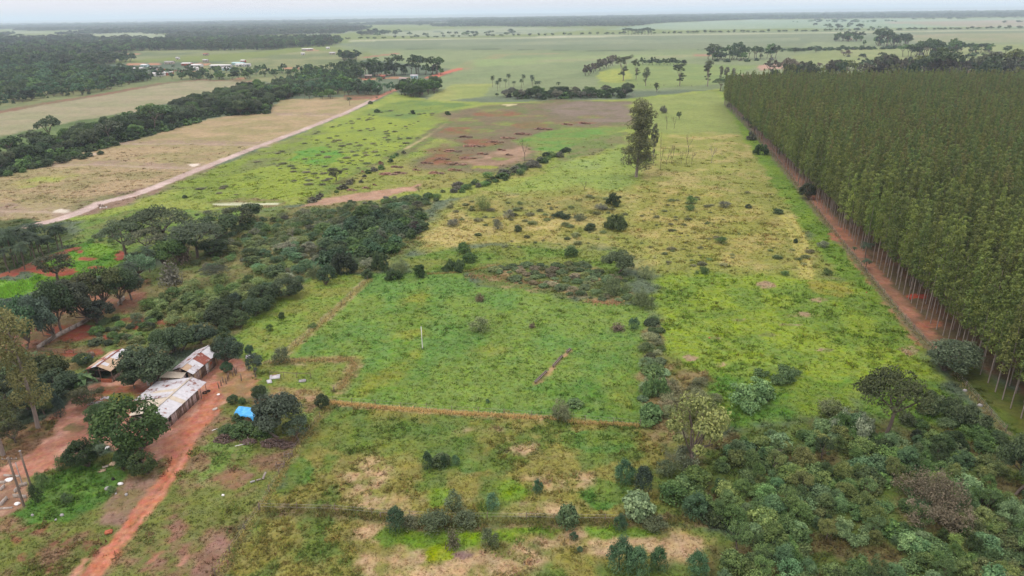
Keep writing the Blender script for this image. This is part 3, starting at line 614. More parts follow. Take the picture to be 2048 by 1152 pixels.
def palm(seed, h=9.0, fronds=20, fl=2.6, leaf=0.34):
    r = np.random.default_rng(seed); t, g = Geo(), Geo()
    top = np.array([r.normal() * 0.3, r.normal() * 0.3, h * 0.78])
    limb(t, (0, 0, -0.3), top, 0.14, 0.11, r, 0.03, 4, 6)
    for i in range(fronds):
        a = i * 2.4 + r.uniform(-0.2, 0.2); el = r.uniform(-0.25, 1.25)
        dirh = np.array([math.cos(a), math.sin(a), 0]); side = np.array([-dirh[1], dirh[0], 0])
        P = []; p = top.copy(); e = el
        for k in range(8):
            P.append(p.copy()); p = p + (dirh * math.cos(e) + np.array([0, 0, 1]) * math.sin(e)) * fl / 7; e -= 0.27
        P = np.array(P)
        g.tube(P, np.linspace(0.03, 0.01, 8), 3, tint=0.3)
        m_ = 15
        tt = np.linspace(0.12, 1, m_) * 7; i0 = np.minimum(tt.astype(int), 6); Q = P[i0] + (P[i0 + 1] - P[i0]) * (tt - i0)[:, None]
        D = unit(P[i0 + 1] - P[i0])
        for s_ in (-1, 1):
            ld = unit(side * s_ * 0.9 + D * 0.55 - np.array([0, 0, 0.45]) + 0.12 * r.normal(size=(m_, 3)))
            Nn = np.cross(ld, D) * s_
            g.leaves(Q + ld * leaf * 0.9, Nn, leaf, 0.35 * r.normal(size=m_), r, 0.22, dirv=ld)
    return t, g

def shrub(seed, h=2.6, w=3.0, clumps=20, per=120, leaf=0.115, squash=0.8, aspect=0.6, loose=0.0, stems=6):
    r = np.random.default_rng(seed); g = Geo()
    for i in range(clumps):
        a = r.uniform(0, 6.28); q = math.sqrt(r.uniform(0, 1)); z = h * (0.40 + 0.44 * (1 - q * q) * r.uniform(0.5, 1.15))
        c = np.array([math.cos(a) * w * 0.38 * q, math.sin(a) * w * 0.38 * q, z])
        cr = w * r.uniform(0.09, 0.19)
        clump(g, c, (cr, cr, cr * squash), per, leaf, r, tint=0.45 * r.normal(), low=-0.8, aspect=aspect, shell=(0.45 - 0.25 * loose, 1.15 + 0.3 * loose))
    for i in range(8):          # skirt down to the ground
        a = i * 0.785 + r.uniform(0, 0.5); cr = w * r.uniform(0.13, 0.19)
        clump(g, (math.cos(a) * w * 0.30, math.sin(a) * w * 0.30, h * 0.2), (cr, cr, h * 0.22), int(per * 0.6), leaf, r, tint=0.3 * r.normal(), low=-0.6, aspect=aspect)
    for i in range(stems):
        a = r.uniform(0, 6.28); limb(g, (0, 0, -0.15), (math.cos(a) * w * 0.25, math.sin(a) * w * 0.25, h * r.uniform(0.4, 0.75)), 0.04, 0.015, r, 0.15, 3, 4)
    return g

def shrub_lobed(seed, h=2.8, w=8.5, lobes=9, per=100, leaf=0.14, squash=0.6, aspect=0.65, loose=0.4, sparse=1.0):
    r = np.random.default_rng(seed); g = Geo()
    for k in range(lobes):
        a = r.uniform(0, 6.28); q = math.sqrt(r.uniform(0.0, 1)) * 0.36 * w; bx, by = math.cos(a) * q, math.sin(a) * q; lh = h * r.uniform(0.45, 1.0) * (1.05 - 0.5 * (q / (0.4 * w)) ** 2); lw = w * r.uniform(0.26, 0.42)
        for i in range(9):
            a2 = r.uniform(0, 6.28); q2 = math.sqrt(r.random()) * lw * 0.42; cr = lw * r.uniform(0.13, 0.26)
            clump(g, (bx + math.cos(a2) * q2, by + math.sin(a2) * q2, lh * r.uniform(0.35, 0.92) * (1 - 0.3 * (q2 / lw) ** 2)), (cr, cr, cr * squash), int(per * sparse), leaf, r, tint=0.45 * r.normal(), low=-0.8, aspect=aspect, shell=(0.4 - 0.2 * loose, 1.15 + 0.35 * loose))
        for i in range(4): limb(g, (bx * 0.4, by * 0.4, -0.1), (bx + r.normal() * lw * 0.2, by + r.normal() * lw * 0.2, lh * r.uniform(0.5, 0.9)), 0.045, 0.012, r, 0.12, 3, 4)
    return g

def twigs(g, p, d, L, rad, depth_, r, spread=0.55, n=4):
    q = p + d * L
    g.tube([p, (p + q) / 2 + r.normal(size=3) * 0.05 * L, q], [rad, rad * 0.8, rad * 0.62], n, cap=False)
    if depth_ == 0: return
    for k in range(3 if depth_ > 1 else 2):
        dd = unit(d + spread * r.normal(size=3) + np.array([0, 0, 0.18])); twigs(g, q - d * L * r.uniform(0, 0.35), dd, L * r.uniform(0.6, 0.8), rad * 0.55, depth_ - 1, r, spread, n if depth_ > 2 else 3)

def bare(seed, h=8.0, rad=0.13, spread=0.55, dep=5, first=0.33):
    r = np.random.default_rng(seed); g = Geo()
    twigs(g, np.array([0, 0, -0.2]), np.array([0.03, 0.02, 1.0]), h * first, rad, dep, r, spread)
    return g

def brownbush(seed, h=3.0, w=3.6, sticks=170, leaves=420):
    r = np.random.default_rng(seed); g = Geo()
    for i in range(sticks):
        d = unit(r.normal(size=3)); d[2] = abs(d[2]) + 0.25; d = unit(d); L = r.uniform(0.55, 1.0)
        e = np.array([d[0] * w / 2 * L, d[1] * w / 2 * L, d[2] * h * L]); s_ = e * r.uniform(0.1, 0.45)
        g.tube([s_, (s_ + e) / 2 + r.normal(size=3) * 0.12, e], [0.022, 0.018, 0.008], 3, cap=False, tint=0.3 * r.normal())
    d = unit(r.normal(size=(leaves, 3))); d[:, 2] = np.abs(d[:, 2]); q = r.uniform(0.45, 1.0, (leaves, 1))
    g.leaves(d * q * [w / 2, w / 2, h], d + 0.6 * r.normal(size=d.shape), 0.16, 0.4 * r.normal(size=leaves), r)
    return g

def banana(seed, h=3.6, n=10):
    r = np.random.default_rng(seed); g = Geo()
    for s_ in range(3):
        b = np.array([r.normal() * 0.5, r.normal() * 0.5, 0]); top = b + [r.normal() * 0.15, r.normal() * 0.15, h * r.uniform(0.42, 0.6)]
        g.tube([b - [0, 0, 0.2], top], [0.13, 0.09], 6, tint=0.2)
        for i in range(n):
            a = i * 2.4 + r.uniform(-0.3, 0.3); e = r.uniform(0.5, 1.35); L = r.uniform(1.5, 2.2); p = top.copy()
            dh = np.array([math.cos(a), math.sin(a), 0]); sd_ = np.array([-dh[1], dh[0], 0]); V = []
            for k in range(7):
                wv = 0.32 * math.sin(math.pi * (0.08 + 0.90 * k / 6)) ** 0.6
                up_ = np.array([0, 0, 1]) * math.cos(e) - dh * math.sin(e)
                V += [p - sd_ * wv + up_ * wv * 0.35, p - up_ * 0.02, p + sd_ * wv + up_ * wv * 0.35]
                p = p + (dh * math.cos(e) + np.array([0, 0, 1]) * math.sin(e)) * L / 6; e -= 0.33
            Fq = [[3 * k + j, 3 * k + j + 1, 3 * k + j + 4, 3 * k + j + 3] for k in range(6) for j in (0, 1)]
            g.add(V, Fq, tint=0.4 * r.normal())
    return g

PROTO = {}       # kind -> list of (trunk mesh, crown mesh, height, width)
def reg(kind, pairs, h, w, bark):
    PROTO[kind] = [(t.mesh(kind + '_trunk', [bark]), g.mesh(kind + '_crown', [M_leaf]), h, w) for t, g in pairs]
def reg_far(kind, pairs, h, w, bark):
    PROTO[kind] = []
    for t, g in pairs:
        for V, Fa, M in ((t.V, t.F4, t.M4),): pass
        n = g.n
        g.V += t.V; g.F4 += [f + n for f in t.F4]; g.F3 += [f + n for f in t.F3]; g.T += t.T; g.M4 += [1] * len(t.M4); g.M3 += [1] * len(t.M3); g.n += t.n
        PROTO[kind].append((None, g.mesh(kind, [M_leaf, bark]), h, w))
def reg1(kind, gs, h, w, m=None):
    PROTO[kind] = [(None, g.mesh(kind, [m or M_leaf]), h, w) for g in gs]

reg('broad', [broad(s, 8, 8, 40, 170, 0.19, base=0.14) for s in (11, 12, 13)], 8, 8, M_bark)
reg('round', [broad(s, 5, 5, 60, 130, 0.125, base=0.03, squash=0.95, gap=0.45) for s in (21, 22)], 5, 5, M_bark)
reg('airy', [broad(s, 8, 7, 36, 110, 0.17, base=0.22, gap=0.7) for s in (31, 32, 33)], 8, 7, M_bark)
reg('umbrella', [umbrella(s) for s in (41, 42, 43)], 11, 13, M_bark)
reg('euc', [euc(s) for s in (51, 52, 53, 54, 55)], 21, 3.6, M_euc)
reg('bigeuc', [bigeuc(61), bigeuc(62)], 31, 12, M_euc)
reg('talleuc', [talleuc(s) for s in (66, 67, 68, 69)], 28, 11, M_euc)
reg('euc_yard', [bigeuc(63, 24, 10, 200, 0.28, 0.25, 30), bigeuc(64, 24, 10, 200, 0.28, 0.25, 30)], 24, 10, M_euc)
reg('palm', [palm(s) for s in (71, 72, 73)], 9, 5, M_bark)
reg_far('far_broad', [broad(s, 10, 11, 16, 34, 0.75, base=0.06) for s in (81, 82, 83, 84)], 10, 11, M_bark)
reg_far('far_umbrella', [umbrella(s, 12, 15, 18, 34, 0.7) for s in (85, 86)], 12, 15, M_bark)
reg_far('far_palm', [palm(s, 10, 14, 2.6, 0.5) for s in (87, 88)], 10, 5, M_bark)
reg_far('far_euc', [bigeuc(s, 26, 9, 60, 0.75, 0.22, 20) for s in (89, 90)], 26, 9, M_euc)
reg1('shrub', [shrub(s) for s in (101, 102, 103, 104)], 2.6, 3.0)
reg1('shrub_big_leaf', [shrub(s, 2.0, 3.4, 18, 90, 0.155, 0.45, 0.8) for s in (111, 112)], 2.0, 3.4)
reg1('shrub_feather', [shrub(s, 3.0, 2.8, 24, 150, 0.085, 0.85, 0.4) for s in (121, 122, 123)], 3.0, 2.8)
reg1('shrub_loose', [shrub(s, 2.8, 3.4, 20, 75, 0.11, 0.9, 0.45, loose=1.0, stems=16) for s in (131, 132, 133)], 2.8, 3.4)
reg1('shrub_wide', [shrub_lobed(s) for s in (191, 192, 195)], 2.8, 8.0)
reg1('shrub_loose_wide', [shrub_lobed(s, 2.8, 8.5, 8, 60, 0.11, 0.8, 0.42, 1.0) for s in (193, 194)], 2.8, 8.0)
reg1('shrub_far', [shrub(s, 2.6, 3.4, 9, 30, 0.36) for s in (141, 142, 143)], 2.6, 3.4)
reg1('brownbush', [brownbush(s) for s in (151, 152)], 3.0, 3.6)
reg1('vine_mound', [shrub_lobed(155, 6.0, 11.0, 12, 90, 0.13, 0.8, 0.4, 0.8), ], 6.0, 11.0)
reg1('bare', [bare(s) for s in (161, 162, 163)], 8.0, 5.0, M_bark_pale)
reg1('bare_slim', [bare(s, 8.0, 0.12, 0.30, 4, 0.45) for s in (164, 165)], 8.0, 2.0, M_bark)
reg1('bare_spread', [bare(s, 4.0, 0.14, 0.8, 6, 0.26) for s in (166,)], 4.0, 4.0, M_bark)
reg1('banana', [banana(s) for s in (171, 172)], 3.8, 4.0)

# leaf albedos
LK = 1.3
DARK = (0.042, 0.068, 0.027); MID = (0.060, 0.110, 0.030); BLUE = (0.055, 0.108, 0.050); OLIVE = (0.080, 0.098, 0.027)
PALE = (0.120, 0.192, 0.072); YEL = (0.120, 0.140, 0.036); BROWN = (0.115, 0.090, 0.062); GREY = (0.10, 0.105, 0.075)
FRESH = (0.085, 0.150, 0.035); PALMC = (0.040, 0.064, 0.034); EUCP = (0.104, 0.134, 0.031); MANGO = (0.030, 0.058, 0.018)

def vary(c, r, a=0.22):
    k = LK * (1 + a * r.normal()); d = 1 + 0.035 * r.normal(size=3)
    return tuple(np.clip(np.array(c) * k * d, 0.008, 0.6)) + (1.0,)

prng = np.random.default_rng(99)
KINDNAME = {'broad': 'leafy_tree', 'round': 'round_tree', 'airy': 'leafy_tree', 'umbrella': 'umbrella_tree', 'euc': 'eucalyptus', 'bigeuc': 'eucalyptus', 'talleuc': 'eucalyptus', 'euc_yard': 'eucalyptus', 'palm': 'palm_tree',
            'far_broad': 'leafy_tree', 'far_umbrella': 'umbrella_tree', 'far_palm': 'palm_tree', 'far_euc': 'eucalyptus', 'shrub': 'shrub', 'shrub_big_leaf': 'shrub', 'shrub_feather': 'shrub', 'shrub_loose': 'shrub',
            'shrub_far': 'shrub', 'shrub_wide': 'shrub', 'shrub_loose_wide': 'shrub', 'brownbush': 'dry_bush', 'vine_mound': 'vine_mound', 'bare': 'bare_tree', 'bare_slim': 'bare_tree', 'bare_spread': 'bare_tree', 'banana': 'banana_plant'}

def plant(kind, x, y, h, w, color, label, cat, group=None, rz=None, z=0.0, variant=None, name=None):
    pr = PROTO[kind]; t, c, ph, pw = pr[variant if variant is not None else int(prng.integers(len(pr)))]
    rz = prng.uniform(0, 6.283) if rz is None else rz
    sc = (w / pw, w / pw, h / ph); col = vary(tuple(np.array(color) * (1.35 if 'shrub_loose' in kind else 1.0)), prng)
    nm = name or KINDNAME[kind]
    if t is None:
        o = link(nm, c, None, (x, y, z - 0.03), (0, 0, rz), sc, col)
        return tag(o, label, cat, group)
    e = link(nm, None, None, (x, y, z - 0.03), (0, 0, rz), sc); e.empty_display_size = 0.5
    tag(e, label, cat, group)
    link('trunk', t, e); link('crown', c, e, color=col)
    return e

def T(kind, px, py, ytop, wpx, color, label, cat='tree', group=None, **k):
    p = at(px, py); h = max(0.3, height_for(px, py, ytop)); w = wpx * depth(p) / F
    if kind in ('shrub', 'shrub_big_leaf', 'shrub_loose') and w > 5.2 and not 'reed' in label: kind = 'shrub_loose_wide' if kind == 'shrub_loose' else 'shrub_wide'
    return plant(kind, p[0], p[1], h, w, color, label, cat, group, **k)

def scatter(poly, spacing, r, jit=0.42, px=True):
    pts = W(poly) if px else poly
    P = np.array(pts); x0, y0 = P.min(0); x1, y1 = P.max(0)
    gx, gy = np.meshgrid(np.arange(x0, x1, spacing), np.arange(y0, y1, spacing))
    gx = gx.ravel() + r.uniform(-jit, jit, gx.size) * spacing + 0.5 * spacing * (np.round(gy.ravel() / spacing) % 2); gy = gy.ravel() + r.uniform(-jit, jit, gy.size) * spacing
    ok = poly_sd(pts, gx, gy) > 0
    return np.stack([gx[ok], gy[ok]], 1)

def in_view(P, margin=40, z=6.0):
    Q = np.concatenate([P, np.full((len(P), 1), z)], 1)
    u, v, w = project(Q); return (w > 5) & (u > -margin) & (u < 2048 + margin) & (v < 1152 + margin)

def stuff_trees(name, label, pts, hs, ws, cols, kind, trunk=True):
    """what is past counting: one object of instanced plants"""
    pr = PROTO[kind]
    me = bpy.data.meshes.new(name); n = len(pts)
    me.vertices.add(n); me.vertices.foreach_set('co', np.concatenate([pts, np.full((n, 1), -0.05)], 1).astype(np.float32).ravel())
    ph, pw = pr[0][2], pr[0][3]
    S = np.stack([ws / pw, ws / pw, hs / ph], 1)
    def attr(nm, ty, field, val):
        a = me.attributes.new(nm, ty, 'POINT'); a.data.foreach_set(field, np.asarray(val).ravel())
    attr('iscale', 'FLOAT_VECTOR', 'vector', S.astype(np.float32))
    attr('irot', 'FLOAT', 'value', prng.uniform(0, 6.283, n).astype(np.float32))
    attr('iidx', 'INT', 'value', prng.integers(0, len(pr), n).astype(np.int32))
    attr('icol', 'FLOAT_COLOR', 'color', np.concatenate([cols, np.ones((n, 1))], 1).astype(np.float32))
    ng = bpy.data.node_groups.new(name + '_nodes', 'GeometryNodeTree')
    ng.interface.new_socket('Geometry', in_out='INPUT', socket_type='NodeSocketGeometry'); ng.interface.new_socket('Geometry', in_out='OUTPUT', socket_type='NodeSocketGeometry')
    N = ng.nodes.new; L = ng.links.new
    gi, go = N('NodeGroupInput'), N('NodeGroupOutput'); jn = N('GeometryNodeJoinGeometry')
    for i, (t, c, _, _) in list(enumerate(pr))[::-1]:
        key = kind + str(i)
        if key not in SRC:
            cm = c.copy(); cm.materials[0] = M_leaf_i
            o = bpy.data.objects.new(kind + '_source', cm)
            if t is not None and trunk:
                import bmesh
                bm = bmesh.new(); bm.from_mesh(cm); nf = len(bm.faces); bm.from_mesh(t); bm.faces.ensure_lookup_table()
                for f in bm.faces[nf:]: f.material_index = 1
                cm2 = bpy.data.meshes.new(key); bm.to_mesh(cm2); bm.free(); cm2.materials.append(M_leaf_i); cm2.materials.append(t.materials[0]); o.data = cm2
            SRC[key] = o
        oi = N('GeometryNodeObjectInfo'); oi.inputs['Object'].default_value = SRC[key]; oi.inputs['As Instance'].default_value = True
        L(oi.outputs['Geometry'], jn.inputs[0])
    ip = N('GeometryNodeInstanceOnPoints'); ip.inputs['Pick Instance'].default_value = True
    def na(nm, ty):
        a = N('GeometryNodeInputNamedAttribute'); a.data_type = ty; a.inputs[0].default_value = nm; return a.outputs['Attribute']
    L(gi.outputs[0], ip.inputs['Points']); L(jn.outputs[0], ip.inputs['Instance']); L(na('iidx', 'INT'), ip.inputs['Instance Index']); L(na('iscale', 'FLOAT_VECTOR'), ip.inputs['Scale'])
    cx = N('ShaderNodeCombineXYZ'); L(na('irot', 'FLOAT'), cx.inputs[2]); er = N('FunctionNodeEulerToRotation'); L(cx.outputs[0], er.inputs[0]); L(er.outputs[0], ip.inputs['Rotation'])
    L(ip.outputs[0], go.inputs[0])
    o = link(name, me); md = o.modifiers.new('scatter', 'NODES'); md.node_group = ng
    return tag(o, label, None, None, 'stuff')
SRC = {}

def colors_for(n, choices, r, a=0.24):
    idx = r.integers(0, len(choices), n); c = np.array(choices)[idx]
    return np.clip(LK * c * (1 + a * r.normal(size=(n, 1))) * (1 + 0.03 * r.normal(size=(n, 3))), 0.008, 0.6)

def wood(poly, spacing, kinds, h, w, colors, label, group, n_thing, seed, stuff_name=None, stuff_label=None, cat='tree', zscale=0.25, keep=None, name=None):
    """trees over an area: the nearest n_thing as things, the rest (if any) as one mass"""
    r = np.random.default_rng(seed); P = scatter(poly, spacing, r)
    P = P[in_view(P, 160)]
    if keep is not None: P = P[keep(P)]
    P = P[np.argsort(P[:, 1] + np.where(in_view(P, 10, 2), 0, 1e6))]
    n_thing = min(n_thing, int(in_view(P, 10, 2).sum())) if stuff_name else n_thing
    for p in P[:n_thing]:
        k = kinds[int(r.integers(len(kinds)))]; s = np.clip(1 + zscale * r.normal(), 0.5, 1.6)
        lb = label[k] if isinstance(label, dict) else label
        hh = (h[k] if isinstance(h, dict) else h) * s; ww = (w[k] if isinstance(w, dict) else w) * np.clip(s * (1 + 0.12 * r.normal()), 0.5, 1.7)
        plant(k, p[0], p[1], hh, ww, colors[int(r.integers(len(colors)))], lb, cat, group if not isinstance(label, dict) else group + ' ' + k.replace('far_', '').replace('_', ' '), name=name)
    Q = P[n_thing:]
    if len(Q) and stuff_name:
        k = kinds[0]; s = np.clip(1 + zscale * r.normal(size=len(Q)), 0.5, 1.6)
        hh = (h[k] if isinstance(h, dict) else h); ww = (w[k] if isinstance(w, dict) else w)
        stuff_trees(stuff_name, stuff_label, Q, hh * s, ww * np.clip(s * (1 + 0.12 * r.normal(size=len(Q))), 0.5, 1.7), colors_for(len(Q), colors, r), k)
    print(label if isinstance(label, str) else group, len(P))

# ------------------------------------------------------------------ plantation
def plantation():
    r = np.random.default_rng(5)
    d = unit(np.array([0.17, 1.0])); nrm = np.array([d[1], -d[0]]); o = np.array([86.5, 105.0])
    back = W([(1465, 205), (1700, 150), (2300, 130)])
    pts, rows = [], []
    for j in range(0, 140):
        for i in range(-25, 160):
            p = o + d * (i * 3.0 + 0.22 * r.normal()) + nrm * (j * 3.2 + 0.16 * r.normal())
            pts.append(p); rows.append(j)
    P = np.array(pts); rows = np.array(rows)
    yb = 535 + 28 * np.sin((P[:, 0] - 160) / 60) + 0.05 * (P[:, 0] - 160)
    ok = (P[:, 1] < yb) & (P[:, 1] > 84) & in_view(P, 420, 14) & (r.random(len(P)) > 0.02)
    P, rows = P[ok], rows[ok]
    dist = np.hypot(P[:, 0], P[:, 1])
    # the ones that show largest: the open edge row, then the nearest
    score = dist + np.where(rows == 0, -70, np.where(rows == 1, -10, rows * 3.0))
    score = score + np.where(in_view(P, 0, 12), 0, 1000); order = np.argsort(score)
    for k, i in enumerate(order[:300]):
        lb = ('slender pale-trunked plantation eucalyptus in the open edge row along the red track' if rows[i] == 0 else 'slender olive-crowned plantation eucalyptus standing behind the open edge row')
        plant('euc', P[i, 0], P[i, 1], 21 * (1 + 0.06 * r.normal()), 3.6 * (1 + 0.1 * r.normal()), EUCP, lb, 'tree', 'eucalyptus edge row' if rows[i] == 0 else 'eucalyptus inside the plantation')
    Q = P[order[300:]]
    n = len(Q)
    stuff_trees('eucalyptus_plantation', 'dense even rows of planted eucalyptus with olive green crowns', Q, 21 * (1 + 0.07 * r.normal(size=n)), 3.6 * (1 + 0.1 * r.normal(size=n)), colors_for(n, [EUCP, EUCP, (0.118, 0.122, 0.036), (0.09, 0.132, 0.034)], r, 0.13), 'euc')
    print('plantation', n + 300)
plantation()

# ------------------------------------------------------------------ woods and tree belts
FARH = {'far_broad': 9.5, 'far_umbrella': 12.0, 'far_palm': 10.0, 'far_euc': 20.0, 'shrub_far': 2.8, 'broad': 8.5, 'airy': 7.5, 'umbrella': 11.0}
FARW = {'far_broad': 9.5, 'far_umbrella': 14.0, 'far_palm': 5.0, 'far_euc': 8.0, 'shrub_far': 3.6, 'broad': 8.0, 'airy': 7.0, 'umbrella': 13.0}
SH = lambda k: {q: v * k for q, v in FARH.items()}
SW = lambda k: {q: v * k for q, v in FARW.items()}
# belt between the ploughed field and the dry pasture
wood([(-120, 372), (0, 342), (80, 318), (200, 296), (230, 288), (330, 258), (440, 228), (470, 232), (535, 226), (545, 205), (600, 190), (640, 178), (590, 172), (500, 182), (430, 194), (330, 226), (240, 256), (120, 282), (0, 315), (-120, 345)],
     6.4, ['broad', 'broad', 'airy', 'far_umbrella', 'broad'], SH(0.86), SW(0.95), [DARK, (0.055, 0.08, 0.035), MID, (0.065, 0.085, 0.045), (0.052, 0.075, 0.036)],
     {'broad': 'dark rounded tree in the belt between ploughed field and dry pasture', 'airy': 'open-crowned tree in the belt between ploughed field and dry pasture', 'far_umbrella': 'flat-topped tree rising from the belt beside the dry pasture'}, 'tree belt', 150, 201, 'belt_trees', 'continuous dark tree belt behind the dry pasture', name='belt_tree', zscale=0.36)
wood([(-120, 376), (0, 346), (200, 300), (440, 232), (535, 228), (545, 205), (640, 178), (500, 182), (330, 226), (120, 282), (-120, 345)], 5.0, ['shrub_far'], 3.2, 5.5, [DARK, MID, DARK], '', '', 0, 2011, 'belt_undergrowth', 'dark undergrowth below the tree belt')
wood([(-60, 360), (0, 345), (110, 318), (230, 296), (235, 302), (130, 326), (0, 356), (-60, 372)], 5.0, ['shrub'], 3.0, 5.0, [DARK, MID], 'dark green bush along the foot of the tree belt', 'bushes at the tree belt', 30, 202, cat='shrub', name='belt_bush')
# trees around the road end and its farmsteads
wood([(520, 205), (560, 178), (600, 160), (640, 150), (700, 160), (720, 175), (700, 190), (660, 202), (600, 196)], 8.0, ['far_broad', 'far_palm', 'far_broad', 'airy'], SH(0.95), SW(0.95), [DARK, BLUE, MID],
     {'far_broad': 'rounded tree in the grove beside the village road', 'far_palm': 'palm standing in the grove beside the village road', 'airy': 'loose-crowned tree in the grove beside the village road'}, 'roadside grove', 70, 203, 'roadside_grove', 'dense grove beside the village road', name='grove_tree')
wood([(695, 186), (720, 172), (780, 170), (785, 184), (745, 192), (700, 193)], 7.0, ['far_palm', 'far_broad'], SH(0.9), SW(0.9), [PALMC, BLUE], {'far_broad': 'dark tree behind the strip of red soil by the road', 'far_palm': 'palm behind the strip of red soil by the road'}, 'red strip trees', 30, 204, name='grove_tree')
wood([(798, 192), (812, 178), (850, 166), (895, 160), (905, 172), (870, 186), (835, 196)], 6.4, ['far_broad', 'broad'], SH(1.1), SW(1.0), [DARK, DARK, MID], 'dark dense tree in the thick grove east of the red road', 'grove by the red road', 45, 205, name='grove_tree')
wood([(655, 150), (690, 128), (740, 122), (790, 138), (850, 138), (890, 140), (890, 150), (840, 150), (780, 152), (720, 158), (680, 162)], 9.0, ['far_broad', 'far_umbrella', 'far_broad'], SH(1.25), SW(1.15), [DARK, MID, DARK],
     {'far_broad': 'tall dark tree sheltering the farmsteads by the green field', 'far_umbrella': 'flat-topped tree sheltering the farmsteads by the green field'}, 'farmstead trees', 60, 206, name='farmstead_tree')
wood([(680, 116), (720, 108), (752, 106), (748, 112), (720, 118), (690, 124)], 9, ['far_broad'], 12, 12, [DARK], 'dark tree in the small clump at the edge of the green field', 'small field clump', 18, 207, name='field_tree')
# wooded country on the left
wood([(-150, 240), (0, 215), (90, 196), (175, 190), (260, 170), (310, 160), (270, 148), (200, 140), (120, 138), (0, 140), (-150, 150)], 8.5, ['far_broad', 'far_palm', 'far_broad', 'shrub_far'], SH(0.85), SW(1.0), [DARK, DARK, MID, BLUE],
     {'far_broad': 'dark tree in the bush land beyond the ploughed field', 'far_palm': 'palm in the bush land beyond the ploughed field', 'shrub_far': 'low bush in the bush land beyond the ploughed field'}, 'bush land', 90, 208, 'bush_woodland', 'dark scrubby woodland beyond the ploughed field', name='bush_land_tree', zscale=0.4, keep=lambda P: fbm(P[:, 0] / 45.0, P[:, 1] / 80.0, 3, 83) > 0.36)
def not_clear(P):
    return fbm(P[:, 0] / 220.0, P[:, 1] / 340.0, 3, 77) > 0.485
wood([(-150, 150), (0, 138), (160, 136), (260, 124), (430, 112), (560, 104), (600, 96), (660, 92), (690, 83), (640, 78), (400, 82), (340, 80), (0, 92), (-150, 95)], 13.0, ['far_broad'], 12, 13.5, [DARK, DARK, MID, (0.052, 0.062, 0.03)],
     'dark tree at the near rim of the wide woodland behind the village', 'woodland rim', 0, 209, 'village_woodland', 'broad dark woodland behind the village', keep=not_clear, zscale=0.38)
wood([(-150, 96), (340, 80), (640, 79), (735, 70), (900, 62), (1020, 56), (1190, 60), (1330, 46), (1500, 39), (1500, 37), (1100, 41), (720, 48), (0, 56), (-300, 60), (-300, 90)], 30.0, ['far_broad'], 15, 32, [DARK, (0.052, 0.062, 0.03)],
     '', '', 0, 210, 'distant_woodland', 'far woodland fading into blue haze', keep=lambda P: fbm(P[:, 0] / 700.0, P[:, 1] / 1300.0, 3, 78) > 0.465)
wood([(900, 52), (1100, 47), (1330, 43), (1500, 39.5), (2200, 33), (2200, 23), (1500, 29), (900, 40)], 45.0, ['far_broad'], 22, 46, [DARK], '', '', 0, 211, 'horizon_woodland', 'dark blue woodland line under the horizon')
wood([(-200, 62), (0, 57), (1000, 43), (1000, 37), (0, 50), (-200, 54)], 70.0, ['far_broad'], 20, 70, [DARK], '', '', 0, 212, 'hazy_woodland', 'hazy blue woodland at the foot of the horizon', keep=lambda P: fbm(P[:, 0] / 1500.0, P[:, 1] / 2500.0, 3, 79) > 0.45)
# village trees
wood([(190, 168), (260, 140), (340, 118), (480, 112), (600, 112), (690, 122), (640, 150), (560, 158), (480, 150), (400, 156), (330, 158), (250, 172)], 16.0, ['far_broad', 'far_broad', 'far_palm'], SH(0.8), SW(0.85), [DARK, MID, BLUE],
     {'far_broad': 'rounded tree standing among the village houses', 'far_palm': 'palm standing among the village houses'}, 'village trees', 130, 213, name='village_tree')
wood([(350, 162), (400, 150), (500, 150), (520, 158), (450, 160)], 10.0, ['far_broad'], 9, 9, [DARK, MID], 'dark tree in the row between village and ploughed field', 'row below the village', 22, 214, name='village_tree')
# clumps in the far fields
def clumpw(poly, sp, kinds, kh, kw, label, group, seed, cols=(DARK, DARK, MID), n=26):
    wood(poly, sp, kinds, SH(kh), SW(kw), list(cols), {k: label % w_ for k, w_ in zip(kinds, ('rounded', 'flat-topped', 'tall'))}, group, n, seed, name='field_tree')
clumpw([(1395, 108), (1440, 104), (1500, 100), (1575, 102), (1575, 116), (1480, 122), (1430, 122), (1400, 114)], 13, ['far_broad', 'far_umbrella'], 1.5, 1.3, '%s tree in the broad clump before the red bank', 'clump by the red bank', 221)
clumpw([(1662, 80), (1722, 79), (1725, 83), (1670, 84)], 14, ['far_broad', 'far_umbrella'], 1.4, 1.2, '%s tree in the clump with a small red roof', 'red roof clump', 222)
clumpw([(1742, 88), (1815, 84), (1820, 92), (1760, 93)], 14, ['far_broad', 'far_umbrella'], 1.8, 1.4, '%s tree in the middle clump of the far fields', 'middle far clump', 223)
clumpw([(1790, 112), (1860, 104), (1930, 104), (1928, 114), (1850, 118)], 12, ['far_broad', 'far_umbrella'], 1.7, 1.3, '%s tree in the long dark clump behind the plantation', 'long dark clump', 224)
clumpw([(1935, 104), (1990, 101), (1992, 106), (1940, 108)], 13, ['far_broad', 'far_umbrella'], 1.0, 1.0, '%s tree in the low clump beyond the long dark one', 'low clump', 225)
for i, (x, y, t, w, lb) in enumerate([(1632, 105, 91, 22, 'lone flat-topped tree in the far field west of the clumps'), (1590, 106, 95, 9, 'small lone tree beside the broad clump'), (2012, 106, 90, 18, 'pale solitary tree near the low clump'), (2034, 133, 108, 36, 'big rounded tree at the far field edge behind the plantation'), (1690, 112, 98, 24, 'brownish tree standing alone in the pale far meadow'), (1728, 92, 78, 8, 'dark slim tree at the end of the red-roofed clump')]):
    T('far_umbrella' if 'flat' in lb else 'far_broad', x, y, t, w, BROWN if 'brown' in lb else DARK, lb)
